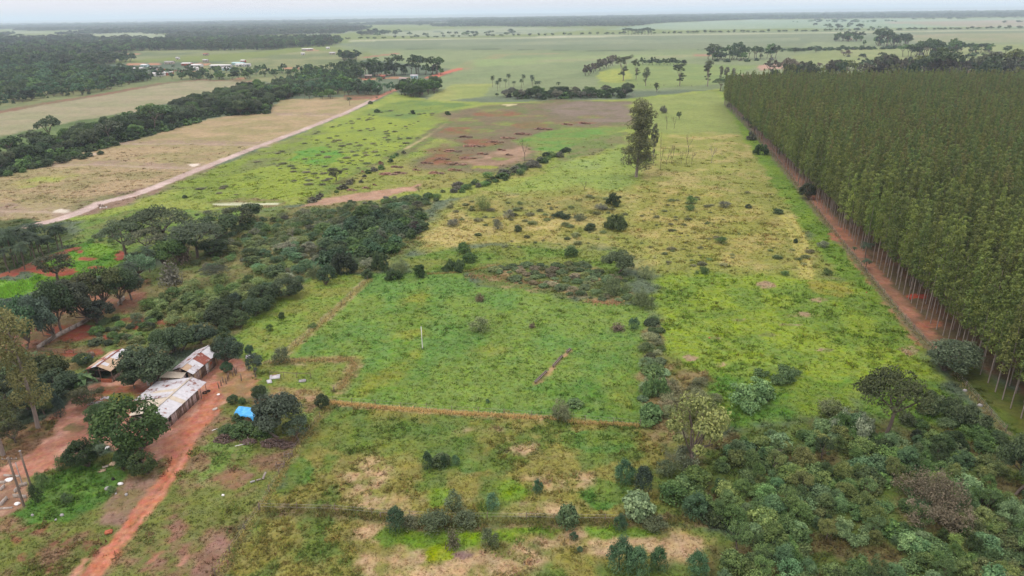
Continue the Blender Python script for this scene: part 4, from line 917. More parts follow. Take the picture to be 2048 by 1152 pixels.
# windbreak across the far fields
for i, x in enumerate(np.concatenate([np.arange(700, 1240, 17), np.arange(1240, 2060, 12)])):
    x = x + prng.uniform(-5, 5); y = 79 - (x - 690) * 0.0185 + prng.uniform(-0.4, 0.4); y = y if x < 1300 else 68.2 - (x - 1300) * 0.0145 + prng.uniform(-0.5, 0.3)
    T('far_broad', x, y, y - prng.uniform(4, 7.5), prng.uniform(6, 13), DARK, 'small dark tree in the long windbreak row across the far fields', 'tree', 'windbreak row', name='windbreak_tree')
for i in range(9):
    x = 1250 + i * 6.6; T('far_umbrella', x, 69.5, 55 + prng.uniform(-1, 3), 16, DARK, 'tall tree in the cluster that rises above the windbreak row', 'tree', 'windbreak cluster')
for i, (x, y) in enumerate([(1270, 9)]): pass
# scattered palms in the far meadow on the right
for x, y, t in [(1898, 122, 113), (1905, 123, 114), (1935, 121, 114), (1955, 122, 113), (1963, 121, 115), (1990, 123, 117), (2003, 122, 117), (1886, 133, 126)]:
    T('far_palm', x, y, t, 9, PALMC, 'small palm in the meadow beyond the plantation', 'palm', 'palms in the far meadow')
# belt behind the marsh, with palms above it
wood([(985, 194), (1010, 182), (1060, 178), (1130, 178), (1180, 168), (1250, 168), (1262, 185), (1250, 196), (1150, 198), (1050, 200)], 6.2, ['broad', 'shrub_far', 'airy'], {'broad': 6.0, 'shrub_far': 4.0, 'airy': 6.0}, {'broad': 7.0, 'shrub_far': 6.5, 'airy': 6.5}, [DARK, MID, DARK, GREY],
     {'broad': 'dense dark tree in the belt behind the brown marsh', 'airy': 'loose greenish tree in the belt behind the brown marsh', 'shrub_far': 'low bush in the belt behind the brown marsh'}, 'belt behind the marsh', 80, 231, name='marsh_tree')
for x, y, t in [(985, 175, 148), (1000, 176, 153), (1011, 176, 155), (1018, 172, 144), (1028, 174, 160), (1043, 176, 155), (1047, 170, 146), (1064, 168, 147), (1066, 176, 152), (1072, 178, 160), (1078, 178, 160), (1117, 180, 162), (995, 182, 158)]:
    T('palm', x, y, t, 11, PALMC, 'palm rising out of the belt behind the brown marsh', 'palm', 'palms of the marsh belt')
for x in range(1172, 1228, 5):
    y = 146 - (x - 1172) * 0.40 + prng.uniform(-1, 1); T('far_broad', x, y + 6, y - 16 + prng.uniform(-3, 3), 15, (0.085, 0.075, 0.055), 'greyish brown tree in the slanting row behind the marsh belt', 'tree', 'slanting grey row')
for x in range(1285, 1372, 7):
    T('far_broad', x, 130 + prng.uniform(-1, 1), 115 + prng.uniform(-4, 5), 12, DARK, 'dark tree in the short row behind the tall eucalyptus trees', 'tree', 'row behind tall eucalyptus')
for x, y, t, w, lb in [(1246, 162, 110, 30, 'tall dark eucalyptus at the end of the slanting grey row'), (1291, 172, 132, 20, 'thin eucalyptus between the slanting row and the forked one'), (1359, 172, 126, 26, 'tall eucalyptus with a forked crown in the open meadow'), (1415, 173, 116, 26, 'tallest narrow eucalyptus beside the corner of the plantation'), (1272, 160, 118, 16, 'faint sparse eucalyptus beside the tall dark one'), (1313, 184, 164, 14, 'small sparse eucalyptus in front of the meadow fence')]:
    T('talleuc', x, y, t, w, (0.075, 0.095, 0.048), lb)
for x, y, t, w in [(1440, 170, 128, 13), (1452, 172, 130, 12), (1464, 172, 132, 12)]:
    T('talleuc', x, y, t, w, GREY, 'slim greyish eucalyptus in the trio at the plantation corner', 'tree', 'corner trio')
T('round', 1256, 182, 166, 24, DARK, 'round dark tree beside the white dead trunk'); T('bare', 1247, 196, 170, 20, GREY, 'white dead tree leaning at the end of the marsh belt'); T('bare', 1266, 197, 182, 12, GREY, 'small white dead tree next to the round dark tree')
# plantation corner and back edge
for x, y, t, w, lb, k in [(1440, 182, 155, 34, 'dark umbrella tree at the outer corner of the plantation', 'umbrella'), (1463, 176, 147, 40, 'wide umbrella tree overlapping the plantation corner', 'umbrella'), (1470, 212, 176, 44, 'broad drooping tree at the front corner of the plantation', 'umbrella'), (1458, 215, 205, 12, 'small dark bush under the drooping corner tree', 'shrub')]:
    T(k, x, y, t, w, DARK if 'dark' in lb else (0.05, 0.062, 0.03), lb, 'tree' if k != 'shrub' else 'shrub')
wood([(1510, 158), (1600, 146), (1750, 146), (1900, 152), (2150, 155), (2150, 170), (1900, 172), (1700, 162), (1560, 166)], 15.0, ['far_umbrella', 'far_broad', 'far_broad'], {'far_umbrella': 20, 'far_broad': 18}, {'far_umbrella': 20, 'far_broad': 14}, [DARK, (0.070, 0.070, 0.044), OLIVE, (0.055, 0.07, 0.036)],
     {'far_umbrella': 'wide flat-topped native tree behind the plantation', 'far_broad': 'brownish native tree behind the plantation'}, 'native trees behind the plantation', 75, 241, name='native_tree')
wood([(1560, 138), (1800, 132), (2100, 140), (2100, 150), (1800, 148), (1560, 148)], 20.0, ['far_broad', 'far_palm'], SH(1.0), SW(1.0), [DARK, MID, BROWN], {'far_broad': 'tree at the meadow edge beyond the native trees', 'far_palm': 'palm at the meadow edge beyond the native trees'}, 'meadow edge', 40, 242, name='native_tree')
# trees along the plantation's open edge
for x, y, t, w, k, c, lb in [(1497, 252, 226, 20, 'broad', DARK, 'dark tree at the track near the plantation corner'), (1508, 268, 238, 24, 'airy', DARK, 'dark green tree leaning over the plantation track'), (1490, 240, 222, 18, 'shrub_far', GREY, 'grey bush at the start of the plantation track'), (1502, 280, 262, 22, 'shrub_far', GREY, 'grey scrub beside the plantation fence'),
                             (1522, 310, 286, 34, 'shrub', MID, 'round green bush on the plantation fence line'), (1613, 398, 366, 30, 'round', (0.06, 0.08, 0.04), 'lone round tree at the bend of the plantation fence'), (1903, 744, 680, 88, 'round', (0.088, 0.118, 0.066), 'big round grey-green tree at the near end of the plantation fence'),
                             (1560, 308, 298, 16, 'shrub', DARK, 'small dark bush among the edge trunks')]:
    T(k, x, y, t, w, c, lb, 'tree' if k in ('broad', 'airy', 'round') else 'shrub')
for x, y, t, w, lb in [(1730, 516, 480, 30, 'dark young palm on the plantation track'), (1731, 540, 514, 26, 'low dark palm in front of the taller track palm'), (1707, 510, 492, 12, 'small palm seedling beside the track palms')]:
    T('palm', x, y, t, w, PALMC, lb, 'palm')
# ------------------------------------------------------------------ lone eucalyptus and bare trees in the meadow
T('bigeuc', 1272, 354, 200, 70, (0.082, 0.100, 0.042), 'very tall lone eucalyptus in the middle of the pasture', variant=0, rz=0.6)
for x, y, t in [(1333.7, 259, 229), (1347.6, 258, 232), (1321, 294, 262), (1333, 329, 307), (1341, 319, 288), (1344, 329, 292), (1363, 327, 300), (1373, 329, 293), (1376, 305, 273), (1383.5, 329, 302), (1321.5, 340, 288), (1298, 338, 312)]:
    T('bare_slim', x, y, t, 7, GREY, 'thin leafless sapling among the dry stems beside the lone eucalyptus', 'tree', 'leafless saplings')
T('bare', 1423, 326, 281, 18, GREY, 'bare grey tree standing apart in the yellow grass'); T('talleuc', 1306, 330, 242, 14, GREY, 'thin sparse eucalyptus just behind the lone tall one')
T('airy', 1357.6, 239, 222, 10, DARK, 'small dark tree alone in the bright meadow'); T('bare_slim', 1050, 323, 282, 10, BROWN, 'dead slender trunk at the edge of the brown marsh')
T('shrub_loose', 1325, 226, 208, 26, GREY, 'grey-green loose bush behind the lone eucalyptus', 'shrub'); T('bare_spread', 838, 384, 362, 24, BROWN, 'spreading leafless tree on the bare bank'); T('airy', 672, 362, 334, 30, (0.08, 0.085, 0.045), 'brownish lone tree in the bright green pasture')
T('bare_slim', 1170, 380, 362, 8, GREY, 'thin leafless stem in the light meadow'); T('palm', 700, 212, 192, 14, PALMC, 'single palm on the dry pasture beside the road', 'palm'); T('palm', 754, 200, 192, 8, PALMC, 'small palm at the edge of the road', 'palm')
for x, y, w, lb in [(754, 225, 14, 'dark round bush in the green pasture near the road'), (825, 228, 16, 'dark low bush in the middle of the upper green pasture'), (895, 230, 16, 'dark low bush nearest the brown marsh'), (741, 208, 12, 'dark bush beside the road end'), (370, 396, 12, 'small round bush beside the main road')]:
    T('shrub', x, y, y - w * 0.55, w, DARK, lb, 'shrub')
# tree and bushes along the ditch
wood([(610, 405), (660, 386), (740, 342), (800, 304), (812, 308), (760, 345), (700, 380), (640, 406)], 5.0, ['shrub_far'], 1.6, 3.2, [GREY, MID, (0.085, 0.085, 0.05)], 'low grey-green bush along the pasture ditch', 'ditch bushes', 40, 251, cat='shrub', name='ditch_bush')
wood([(835, 402), (900, 378), (960, 362), (1030, 335), (1090, 312), (1130, 300), (1140, 308), (1060, 345), (980, 372), (900, 392), (860, 408)], 4.2, ['shrub', 'shrub_loose'], 2.0, 4.0, [MID, DARK, GREY], 'bush in the hedge between marsh and light meadow', 'marsh hedge', 60, 252, cat='shrub', name='hedge_bush')
wood([(690, 410), (760, 400), (850, 388), (880, 396), (860, 412), (760, 415)], 4.0, ['shrub_loose', 'shrub'], 1.8, 3.6, [MID, GREY, DARK], 'bush on the weedy bank below the bare soil', 'bank bushes', 40, 253, cat='shrub', name='bank_bush')
# brown reed stands
for x, y, w in [(700, 380, 34), (730, 376, 26), (748, 370, 14), (770, 348, 60), (795, 346, 44), (790, 334, 40), (830, 340, 26), (760, 325, 16), (868, 346, 50), (905, 340, 44), (905, 328, 70), (880, 318, 50), (850, 326, 40), (930, 316, 60), (960, 308, 40), (900, 302, 60), (940, 292, 70), (985, 284, 60), (1010, 276, 50), (925, 274, 50), (1040, 268, 60), (1080, 258, 60), (1000, 300, 30), (1165, 247, 40), (1130, 249, 40), (1015, 310, 26), (760, 328, 20), (725, 344, 14)]:
    T('shrub_far', x, y, y - 3.0, w * 0.45, (0.20, 0.115, 0.075), 'reddish brown reed clump standing in the marsh', 'reeds', 'reed clumps', name='reed_clump')
    T('shrub_far', x + w * 0.28, y + 1.0, y - 1.4, w * 0.34, (0.20, 0.13, 0.085), 'reddish brown reed clump standing in the marsh', 'reeds', 'reed clumps', name='reed_clump')
# ------------------------------------------------------------------ left middle: umbrella trees, palms, scrub
for x, y, t, w, k, c, lb in [
    (255, 520, 440, 90, 'umbrella', (0.072, 0.10, 0.045), 'spreading umbrella tree with dark open limbs above the red soil'),
    (330, 500, 412, 120, 'umbrella', (0.078, 0.104, 0.05), 'widest umbrella tree at the top of the wooded knoll'),
    (395, 515, 440, 110, 'umbrella', (0.08, 0.106, 0.055), 'grey-green umbrella tree in front of the widest one'),
    (300, 520, 455, 80, 'umbrella', (0.08, 0.10, 0.052), 'umbrella tree between the open-limbed tree and the bright crown'),
    (440, 480, 425, 80, 'broad', DARK, 'dark dense tree on the far side of the wooded knoll'),
    (505, 440, 402, 44, 'broad', DARK, 'dark tree beside the pale pond'), (480, 455, 410, 60, 'airy', (0.06, 0.075, 0.035), 'olive tree between the pond and the knoll'),
    (375, 520, 460, 60, 'airy', FRESH, 'bright green tree in the heart of the knoll'), (345, 535, 478, 60, 'broad', MID, 'green tree at the foot of the knoll'),
    (430, 512, 475, 60, 'broad', DARK, 'dark rounded tree at the knoll’s eastern foot'), (285, 560, 505, 56, 'airy', BLUE, 'blue-green tree at the edge of the red soil bank'),
    (255, 450, 432, 34, 'shrub', DARK, 'dark bush beside the main road bend'), (365, 525, 470, 40, 'brownbush', BROWN, 'brown dry tangle inside the knoll'),
    (345, 568, 520, 56, 'brownbush', GREY, 'grey leafless tangle below the knoll'), (587, 480, 448, 26, 'bare', GREY, 'grey leafless tree in the scrub'), (430, 560, 530, 60, 'umbrella', (0.07, 0.09, 0.05), 'flat grey-green tree below the knoll')]:
    T(k, x, y, t, w, c, lb, 'bush' if 'tangle' in lb or 'bush' in lb else 'tree')
for i, (x, y, t) in enumerate([(-5, 528, 452), (12, 532, 452), (30, 535, 448), (48, 520, 446), (62, 512, 455), (78, 505, 440), (88, 512, 468), (20, 545, 490), (-2, 540, 485), (36, 528, 466), (70, 520, 462), (50, 540, 480), (98, 505, 470), (8, 515, 470)]):
    T('palm', x, y, t, 46, PALMC, 'palm in the dense palm grove beside the dry pasture', 'palm', 'palm grove')
for x, y, t, lb in [(117, 500, 442, 'tall palm standing at the edge of the grove'), (125, 496, 444, 'palm with a pale thin trunk beside the tall edge palm'), (300, 545, 488, 'palm in front of the wooded knoll'), (325, 512, 470, 'palm crowded by the knoll trees'), (262, 575, 520, 'short palm by the red soil bank')]:
    T('palm', x, y, t, 42, PALMC, lb, 'palm')
wood([(440, 470), (520, 440), (620, 425), (700, 415), (830, 400), (850, 440), (820, 480), (760, 535), (660, 545), (580, 575), (520, 560), (480, 520), (400, 545), (380, 530)], 3.8, ['shrub_loose', 'shrub', 'shrub_loose', 'shrub_feather'], 2.0, 4.0, [(0.075, 0.125, 0.04), (0.115, 0.125, 0.08), (0.095, 0.125, 0.055), (0.055, 0.085, 0.032), (0.065, 0.12, 0.055), (0.11, 0.14, 0.05)],
     {'shrub_loose': 'loose olive bush in the scrub between pond and paddock', 'shrub': 'leafy green bush in the scrub between pond and paddock', 'shrub_feather': 'feathery bush in the scrub between pond and paddock'}, 'scrub', 120, 261, 'scrub_growth', 'olive scrub between pond and paddock', cat='shrub', name='scrub_bush')
wood([(690, 470), (720, 425), (800, 412), (850, 430), (840, 470), (800, 505), (740, 530), (690, 530), (650, 540), (640, 500)], 4.4, ['shrub', 'shrub_big_leaf'], {'shrub': 4.2, 'shrub_big_leaf': 3.2}, 6.0, [(0.05, 0.08, 0.032), (0.052, 0.086, 0.042), BLUE, MID], {'shrub': 'dense dark bush in the thicket west of the dry grass', 'shrub_big_leaf': 'broad low bush in the thicket west of the dry grass'}, 'dark thicket', 60, 262, cat='shrub', name='dark_bush')
T('brownbush', 828, 466, 438, 34, (0.09, 0.07, 0.07), 'purplish brown dead bush at the thicket edge', 'bush'); T('brownbush', 763, 485, 452, 26, GREY, 'grey dead bush inside the dark thicket', 'bush'); T('bare', 722, 455, 430, 26, (0.3, 0.28, 0.25), 'white fallen dead branches in the dark thicket', 'tree')
wood([(200, 470), (260, 440), (420, 425), (470, 415), (420, 432), (300, 440), (220, 490), (140, 495)], 4.5, ['shrub_loose'], 1.5, 3.4, [MID, (0.08, 0.1, 0.05)], 'low weedy bush on the slope behind the umbrella trees', 'slope bushes', 30, 263, 'slope_weeds', 'weedy growth on the slope behind the umbrella trees', cat='shrub', name='slope_bush')
wood([(290, 620), (360, 580), (420, 565), (500, 560), (540, 580), (500, 610), (430, 640), (330, 650), (280, 650)], 3.4, ['shrub', 'shrub_loose'], 2.3, 3.6, [(0.105, 0.145, 0.048), (0.075, 0.125, 0.036), (0.115, 0.15, 0.05)], 'light green bush in the scrub above the farm garden', 'garden scrub', 60, 264, cat='shrub', name='light_bush')
wood([(430, 640), (480, 600), (530, 590), (540, 625), (500, 640), (450, 690), (420, 680)], 3.6, ['round', 'shrub_feather'], {'round': 3.8, 'shrub_feather': 3.6}, 4.6, [(0.04, 0.068, 0.044), DARK], {'round': 'dark blue-green small tree on the paddock boundary', 'shrub_feather': 'dark feathery bush on the paddock boundary'}, 'paddock boundary trees', 30, 265)
for x, y, t, w, k, c, lb in [
    (575, 594, 558, 56, 'round', DARK, 'dark double-crowned tree inside the upper paddock'), (540, 590, 560, 40, 'shrub_feather', BLUE, 'blue-green bush beside the double-crowned tree'), (655, 568, 530, 34, 'round', BLUE, 'round blue-green tree at the paddock top'), (690, 550, 500, 60, 'shrub', (0.05, 0.07, 0.04), 'dark bush cluster at the paddock top corner'),
    (630, 560, 525, 44, 'shrub_loose', (0.09, 0.11, 0.05), 'loose light bush beside the round blue-green tree'), (760, 540, 500, 44, 'shrub', (0.055, 0.085, 0.035), 'green bush at the paddock corner post'), (800, 548, 512, 44, 'shrub_loose', (0.10, 0.12, 0.05), 'yellowish loose bush at the paddock corner'),
    (564, 637, 622, 14, 'shrub', DARK, 'small dark bush alone in the upper paddock'), (540, 662, 646, 16, 'shrub_loose', MID, 'small low bush near the shed trees'), (625, 655, 646, 22, 'shrub_loose', MID, 'low weed clump on the paddock line'),
    (735, 556, 536, 24, 'shrub', DARK, 'dark bush on the old fence line'), (789, 560, 538, 40, 'shrub', DARK, 'dark bush in front of the yellowish one'), (838, 552, 528, 40, 'shrub', MID, 'green bush at the top edge of the paddock'),
    (909, 540, 512, 46, 'shrub', DARK, 'wide dark bush above the paddock'), (939, 524, 502, 32, 'shrub', MID, 'green bush behind the wide dark one'), (928, 505, 484, 30, 'shrub', MID, 'round bush below the dry grass'), (1036, 463, 450, 18, 'shrub', DARK, 'small dark round bush in the dry grass'),
    (962, 420, 385, 46, 'shrub_loose', (0.10, 0.13, 0.045), 'yellow-green tall bush in the dry grass'), (996, 458, 438, 24, 'shrub_loose', GREY, 'grey bush in the dry grass'), (1018, 436, 418, 26, 'shrub_loose', GREY, 'grey-green bush behind the grey one'), (1228, 410, 384, 40, 'shrub', DARK, 'dark green bush at the edge of the light meadow'),
    (1232, 458, 420, 48, 'shrub', (0.06, 0.09, 0.035), 'tall green bush below the dark meadow bush'), (1200, 420, 405, 34, 'shrub_loose', GREY, 'grey bush next to the dark meadow bush'), (1142, 512, 494, 32, 'shrub', MID, 'green bush on the weedy strip'), (1235, 548, 502, 66, 'broad', (0.058, 0.08, 0.036), 'biggest leafy bush tree above the paddock’s far corner'),
    (1238, 590, 545, 70, 'shrub_loose', (0.075, 0.095, 0.045), 'loose bush in front of the biggest bush tree'), (1294, 612, 570, 62, 'shrub_loose', (0.085, 0.10, 0.045), 'loose olive bush at the paddock’s far corner'), (1296, 555, 525, 48, 'shrub_loose', (0.085, 0.105, 0.05), 'loose bush behind the far corner'),
    (960, 662, 630, 46, 'shrub_loose', (0.085, 0.105, 0.045), 'lone olive bush in the middle of the paddock'), (1267, 658, 632, 26, 'shrub_feather', BLUE, 'blue-green bush near the paddock’s far side'), (1235, 660, 644, 34, 'brownbush', BROWN, 'brown bush near the blue-green one'), (960, 602, 584, 24, 'brownbush', (0.13, 0.11, 0.06), 'brownish bush in the upper paddock'),
    (1064, 655, 644, 16, 'brownbush', BROWN, 'small brown weed in the paddock'), (906, 452, 436, 28, 'shrub_loose', GREY, 'dull bush at the western dry grass'), (1159, 440, 424, 36, 'shrub_loose', (0.08, 0.09, 0.05), 'dull green bush in the upper dry grass'), (1124, 434, 424, 50, 'shrub', DARK, 'long low dark bush in the upper dry grass'),
    (1180, 460, 446, 28, 'shrub', DARK, 'dark bush between the dull one and the tall green one'), (975, 806, 797, 10, 'shrub_feather', BLUE, 'tiny bush above the dry grass bank'), (1118, 835, 795, 66, 'shrub_loose', (0.09, 0.10, 0.05), 'grey-green loose bush on the dry grass bank'), (1150, 812, 798, 34, 'shrub_big_leaf', PALE, 'pale leafy bush on the dry grass bank'),
    (564, 725, 690, 40, 'shrub_loose', (0.07, 0.09, 0.04), 'loose bush at the pen fence'), (1383, 406, 390, 26, 'shrub_loose', MID, 'green bush in the yellow grass'), (1380, 420, 408, 24, 'shrub_loose', MID, 'low bush in front of the green one in the yellow grass'), (1449, 414, 400, 28, 'shrub_loose', GREY, 'grey bush in the yellow grass'),
    (1556, 427, 416, 24, 'shrub', DARK, 'dark low bush at the head of the wheel tracks'), (1591, 486, 476, 10, 'shrub', DARK, 'tiny dark bush on the wheel tracks'), (1442, 486, 472, 30, 'shrub_loose', MID, 'green bush west of the wheel tracks'), (1654, 550, 536, 22, 'shrub_loose', MID, 'bush near the plantation fence'),
    (1570, 550, 540, 20, 'shrub_loose', MID, 'low bush beside the wheel tracks'), (1646, 494, 480, 26, 'shrub_loose', GREY, 'dull bush between the tracks and the plantation'), (1497, 416, 408, 16, 'shrub', DARK, 'small dark bush in the yellow grass'), (1400, 545, 530, 40, 'shrub_loose', MID, 'low green bush at the end of the yellow grass')]:
    T(k, x, y, t, w, c, lb, 'tree' if k in ('round', 'broad') else 'bush')
# generic bushes of the dry grass
wood([(1250, 480), (1300, 400), (1500, 380), (1600, 430), (1650, 540), (1500, 560), (1330, 545)], 5.5, ['shrub_loose', 'shrub'], 0.6, 2.0, [(0.12, 0.125, 0.06), (0.085, 0.115, 0.04), (0.11, 0.125, 0.05)], 'low weed bush scattered over the yellow grass', 'weed bushes in yellow grass', 20, 271, 'yellow_grass_weeds', 'low weeds scattered over the yellow grass', cat='bush', zscale=0.5, keep=lambda P: fbm(P[:, 0] / 14.0, P[:, 1] / 14.0, 3, 84) > 0.53, name='weed_bush')
wood([(870, 490), (900, 405), (1240, 385), (1270, 470), (1180, 500)], 5.5, ['shrub_loose', 'shrub'], 0.8, 2.4, [(0.12, 0.125, 0.06), (0.085, 0.115, 0.04), (0.11, 0.125, 0.05)], 'low weed bush scattered over the dry grass slope', 'weed bushes on the dry slope', 20, 272, 'dry_slope_weeds', 'low weeds scattered over the dry grass slope', cat='bush', zscale=0.5, keep=lambda P: fbm(P[:, 0] / 14.0, P[:, 1] / 14.0, 3, 85) > 0.50, name='weed_bush')
wood([(500, 330), (640, 262), (760, 220), (880, 215), (860, 262), (740, 335), (620, 385), (440, 395), (360, 392)], 6.5, ['shrub_loose', 'shrub_far'], 0.5, 2.8, [(0.13, 0.12, 0.07), (0.115, 0.12, 0.06), (0.11, 0.135, 0.055)], 'low brownish tussock bush in the bright green pasture', 'pasture tussocks', 0, 273, 'pasture_tussocks', 'brownish tussocks dotted over the bright pasture', cat='bush', zscale=0.5, keep=lambda P: fbm(P[:, 0] / 22.0, P[:, 1] / 22.0, 3, 86) > 0.535)
wood([(980, 545), (1000, 528), (1170, 530), (1260, 565), (1280, 610), (1190, 600), (1060, 575)], 2.6, ['shrub_big_leaf', 'shrub', 'shrub_loose'], 0.9, 2.6, [(0.075, 0.115, 0.045), (0.09, 0.13, 0.055), (0.12, 0.145, 0.055), (0.15, 0.135, 0.08)], 'low weed bush in the tangled strip above the paddock', 'tangled strip', 40, 274, 'tangled_weeds', 'tangled weeds above the paddock', cat='bush', name='weed_bush')
wood([(1296, 640), (1318, 640), (1325, 700), (1330, 760), (1300, 860), (1282, 850), (1285, 740)], 2.1, ['shrub_loose', 'shrub_loose', 'shrub_big_leaf'], 1.05, 2.7, [(0.075, 0.12, 0.038), (0.11, 0.125, 0.06), (0.06, 0.095, 0.034), (0.10, 0.15, 0.07)], 'bush in the hedge on the paddock’s far side', 'paddock hedge', 50, 275, cat='bush', name='hedge_bush')
wood([(1330, 720), (1420, 740), (1440, 830), (1430, 880), (1340, 880), (1320, 800)], 2.6, ['shrub_loose', 'brownbush'], 1.5, 3.0, [(0.105, 0.12, 0.055), (0.12, 0.115, 0.062)], 'olive brown bush between hedge and yellowish tree', 'olive brush', 30, 276, cat='bush', name='olive_bush')
# ------------------------------------------------------------------ lower right thicket
for x, y, t, w, k, c, lb in [
    (1385, 935, 800, 120, 'airy', (0.165, 0.190, 0.056), 'yellowish green tree at the corner of the thicket'), (1768, 885, 735, 140, 'umbrella', (0.078, 0.098, 0.032), 'olive layered tree with pale forked trunk above the thicket'),
    (2030, 990, 870, 90, 'broad', DARK, 'dark tree at the thicket’s plantation side'), (1845, 1030, 930, 175, 'vine_mound', (0.105, 0.092, 0.058), 'large brown tangled vine mound in the thicket'),
    (1500, 805, 758, 116, 'shrub_big_leaf', PALE, 'wide pale-leaved bush in the green pasture'), (1556, 755, 728, 82, 'shrub_big_leaf', PALE, 'pale-leaved bush behind the wide pale one'), (1310, 790, 748, 58, 'shrub_big_leaf', PALE, 'pale bush on the hedge line'), (1302, 840, 805, 48, 'shrub_big_leaf', PALE, 'small pale bush at the hedge foot'),
    (1700, 865, 815, 90, 'shrub_big_leaf', (0.125, 0.155, 0.095), 'pale grey leafy bush beside the layered tree'), (1648, 860, 838, 50, 'shrub_big_leaf', PALE, 'little pale bush beside the pale grey one'),
    (1660, 830, 795, 60, 'shrub_loose', (0.08, 0.10, 0.04), 'loose green bush in the pasture before the layered tree'), (1880, 825, 775, 90, 'shrub', (0.06, 0.085, 0.035), 'dark green bush on the pasture beside the layered tree'), (1940, 845, 800, 80, 'shrub', (0.06, 0.08, 0.036), 'dark green bush beside the fence stones'),
    (1555, 925, 890, 26, 'bare', GREY, 'grey stump with dead twigs in the thicket')]:
    T(k, x, y, t, w, c, lb, 'tree' if k in ('airy', 'umbrella', 'broad', 'bare') else 'bush')
wood([(1445, 920), (1480, 880), (1560, 855), (1700, 850), (1800, 860), (1900, 880), (2060, 920), (2300, 1040), (2260, 1420), (1380, 1420), (1420, 1140), (1530, 1110), (1440, 1050), (1360, 1010), (1370, 960)], 2.0,
     ['shrub', 'shrub_feather', 'shrub_big_leaf', 'shrub', 'shrub_feather', 'shrub_loose'], {'shrub': 2.0, 'shrub_feather': 2.5, 'shrub_big_leaf': 1.6, 'shrub_loose': 2.0}, {'shrub': 2.6, 'shrub_feather': 2.5, 'shrub_big_leaf': 3.0, 'shrub_loose': 3.0}, [(0.082, 0.145, 0.038), (0.074, 0.136, 0.056), (0.088, 0.148, 0.05), (0.108, 0.158, 0.044), (0.125, 0.152, 0.045), (0.062, 0.10, 0.032), (0.115, 0.18, 0.078), (0.092, 0.16, 0.042)],
     {'shrub': 'rounded leafy bush crowded into the thicket below the layered tree', 'shrub_feather': 'blue-green feathery bush crowded into the thicket', 'shrub_big_leaf': 'broad-leaved low bush crowded into the thicket', 'shrub_loose': 'loose twiggy bush crowded into the thicket'}, 'thicket', 280, 281, 'thicket_undergrowth', 'mixed green undergrowth filling the thicket', cat='bush', name='thicket_bush', zscale=0.34, keep=lambda P: fbm(P[:, 0] / 7.0, P[:, 1] / 7.0, 3, 87) > 0.37)
wood([(1780, 850), (1880, 830), (2000, 870), (2080, 930), (1950, 920), (1830, 890)], 2.8, ['shrub', 'shrub_loose'], 1.6, 2.8, [MID, (0.07, 0.1, 0.04), DARK], 'low bush between thicket and fence stones', 'bushes by the fence stones', 25, 282, cat='bush', name='thicket_bush')
# lower field bushes
for x, y, t, w, k, c, lb in [
    (855, 938, 898, 24, 'shrub_feather', BLUE, 'blue-green sapling at the left end of the trio in the lower field'), (888, 934, 906, 16, 'shrub_feather', BLUE, 'slim middle sapling of the trio in the lower field'), (912, 930, 908, 20, 'shrub_feather', BLUE, 'sapling at the open end of the trio in the lower field'),
    (791, 1062, 1008, 46, 'shrub_feather', BLUE, 'round blue-green bush beside a short post in the lower field'), (907, 1022, 980, 44, 'shrub_loose', (0.07, 0.10, 0.055), 'loose blue-green bush on the bright weeds'), (985, 1018, 985, 34, 'shrub_loose', BLUE, 'loose bush at the end of the bright weeds'),
    (1135, 1052, 1008, 48, 'shrub', (0.055, 0.085, 0.035), 'dark green bush on the lower fence line'), (1250, 965, 915, 44, 'shrub_feather', BLUE, 'blue-green bush next to the thicket’s pale bush'), (1284, 985, 925, 44, 'shrub_feather', (0.062, 0.098, 0.066), 'grey-blue bush beside the pale whitish one'),
    (1277, 1030, 980, 68, 'shrub_big_leaf', (0.20, 0.275, 0.13), 'whitish-leaved bush in the lower field'), (1240, 1060, 1024, 32, 'shrub_feather', BLUE, 'small blue-green bush on the fence line'), (1240, 1140, 1068, 60, 'shrub_feather', BLUE, 'tall blue-green bush in the lowest field'), (1275, 1150, 1090, 56, 'shrub_feather', BLUE, 'dense blue-green bush against the tall one'),
    (1317, 1140, 1090, 44, 'shrub_feather', BLUE, 'single blue-green bush beside the dense pair'), (907, 1095, 1052, 36, 'brownbush', (0.085, 0.085, 0.05), 'brown spindly bush in the bright weeds'), (980, 1092, 1055, 44, 'shrub_loose', (0.07, 0.085, 0.04), 'dull loose bush behind the brown spindly one'), (1076, 985, 955, 24, 'shrub_feather', BLUE, 'small blue-green sapling on the straw patch'),
    (1147, 1078, 1062, 20, 'shrub_feather', BLUE, 'little sapling in the straw near the lower fence'), (1160, 1102, 1092, 14, 'shrub_feather', BLUE, 'tiny sapling in the straw'), (868, 1055, 1022, 74, 'shrub_loose', (0.055, 0.075, 0.035), 'dark low scrub on the lower fence line'), (930, 1050, 1024, 60, 'shrub_loose', (0.06, 0.08, 0.04), 'dark low scrub between the bright weeds'),
    (820, 1055, 1030, 40, 'shrub_loose', (0.075, 0.08, 0.045), 'dull scrub beside the round blue-green bush'), (1395, 1150, 1100, 50, 'shrub_feather', BLUE, 'blue-green bush at the thicket’s lowest corner'), (1390, 1030, 985, 60, 'shrub_feather', BLUE, 'blue-green bush at the thicket’s grassy notch'), (1345, 1000, 960, 60, 'shrub', MID, 'leafy bush joining thicket and lower field'),
    (1370, 935, 890, 60, 'shrub_loose', (0.075, 0.085, 0.05), 'dull bush under the yellowish tree'), (1330, 950, 915, 46, 'shrub_loose', (0.08, 0.10, 0.05), 'bush between yellowish tree and lower field'), (880, 928, 910, 50, 'shrub', (0.06, 0.10, 0.035), 'low green bush under the sapling trio'), (1310, 1055, 1035, 60, 'shrub_loose', (0.06, 0.075, 0.035), 'dark scrub at the end of the lower fence')]:
    T(k, x, y, t, w, c, lb, 'bush')
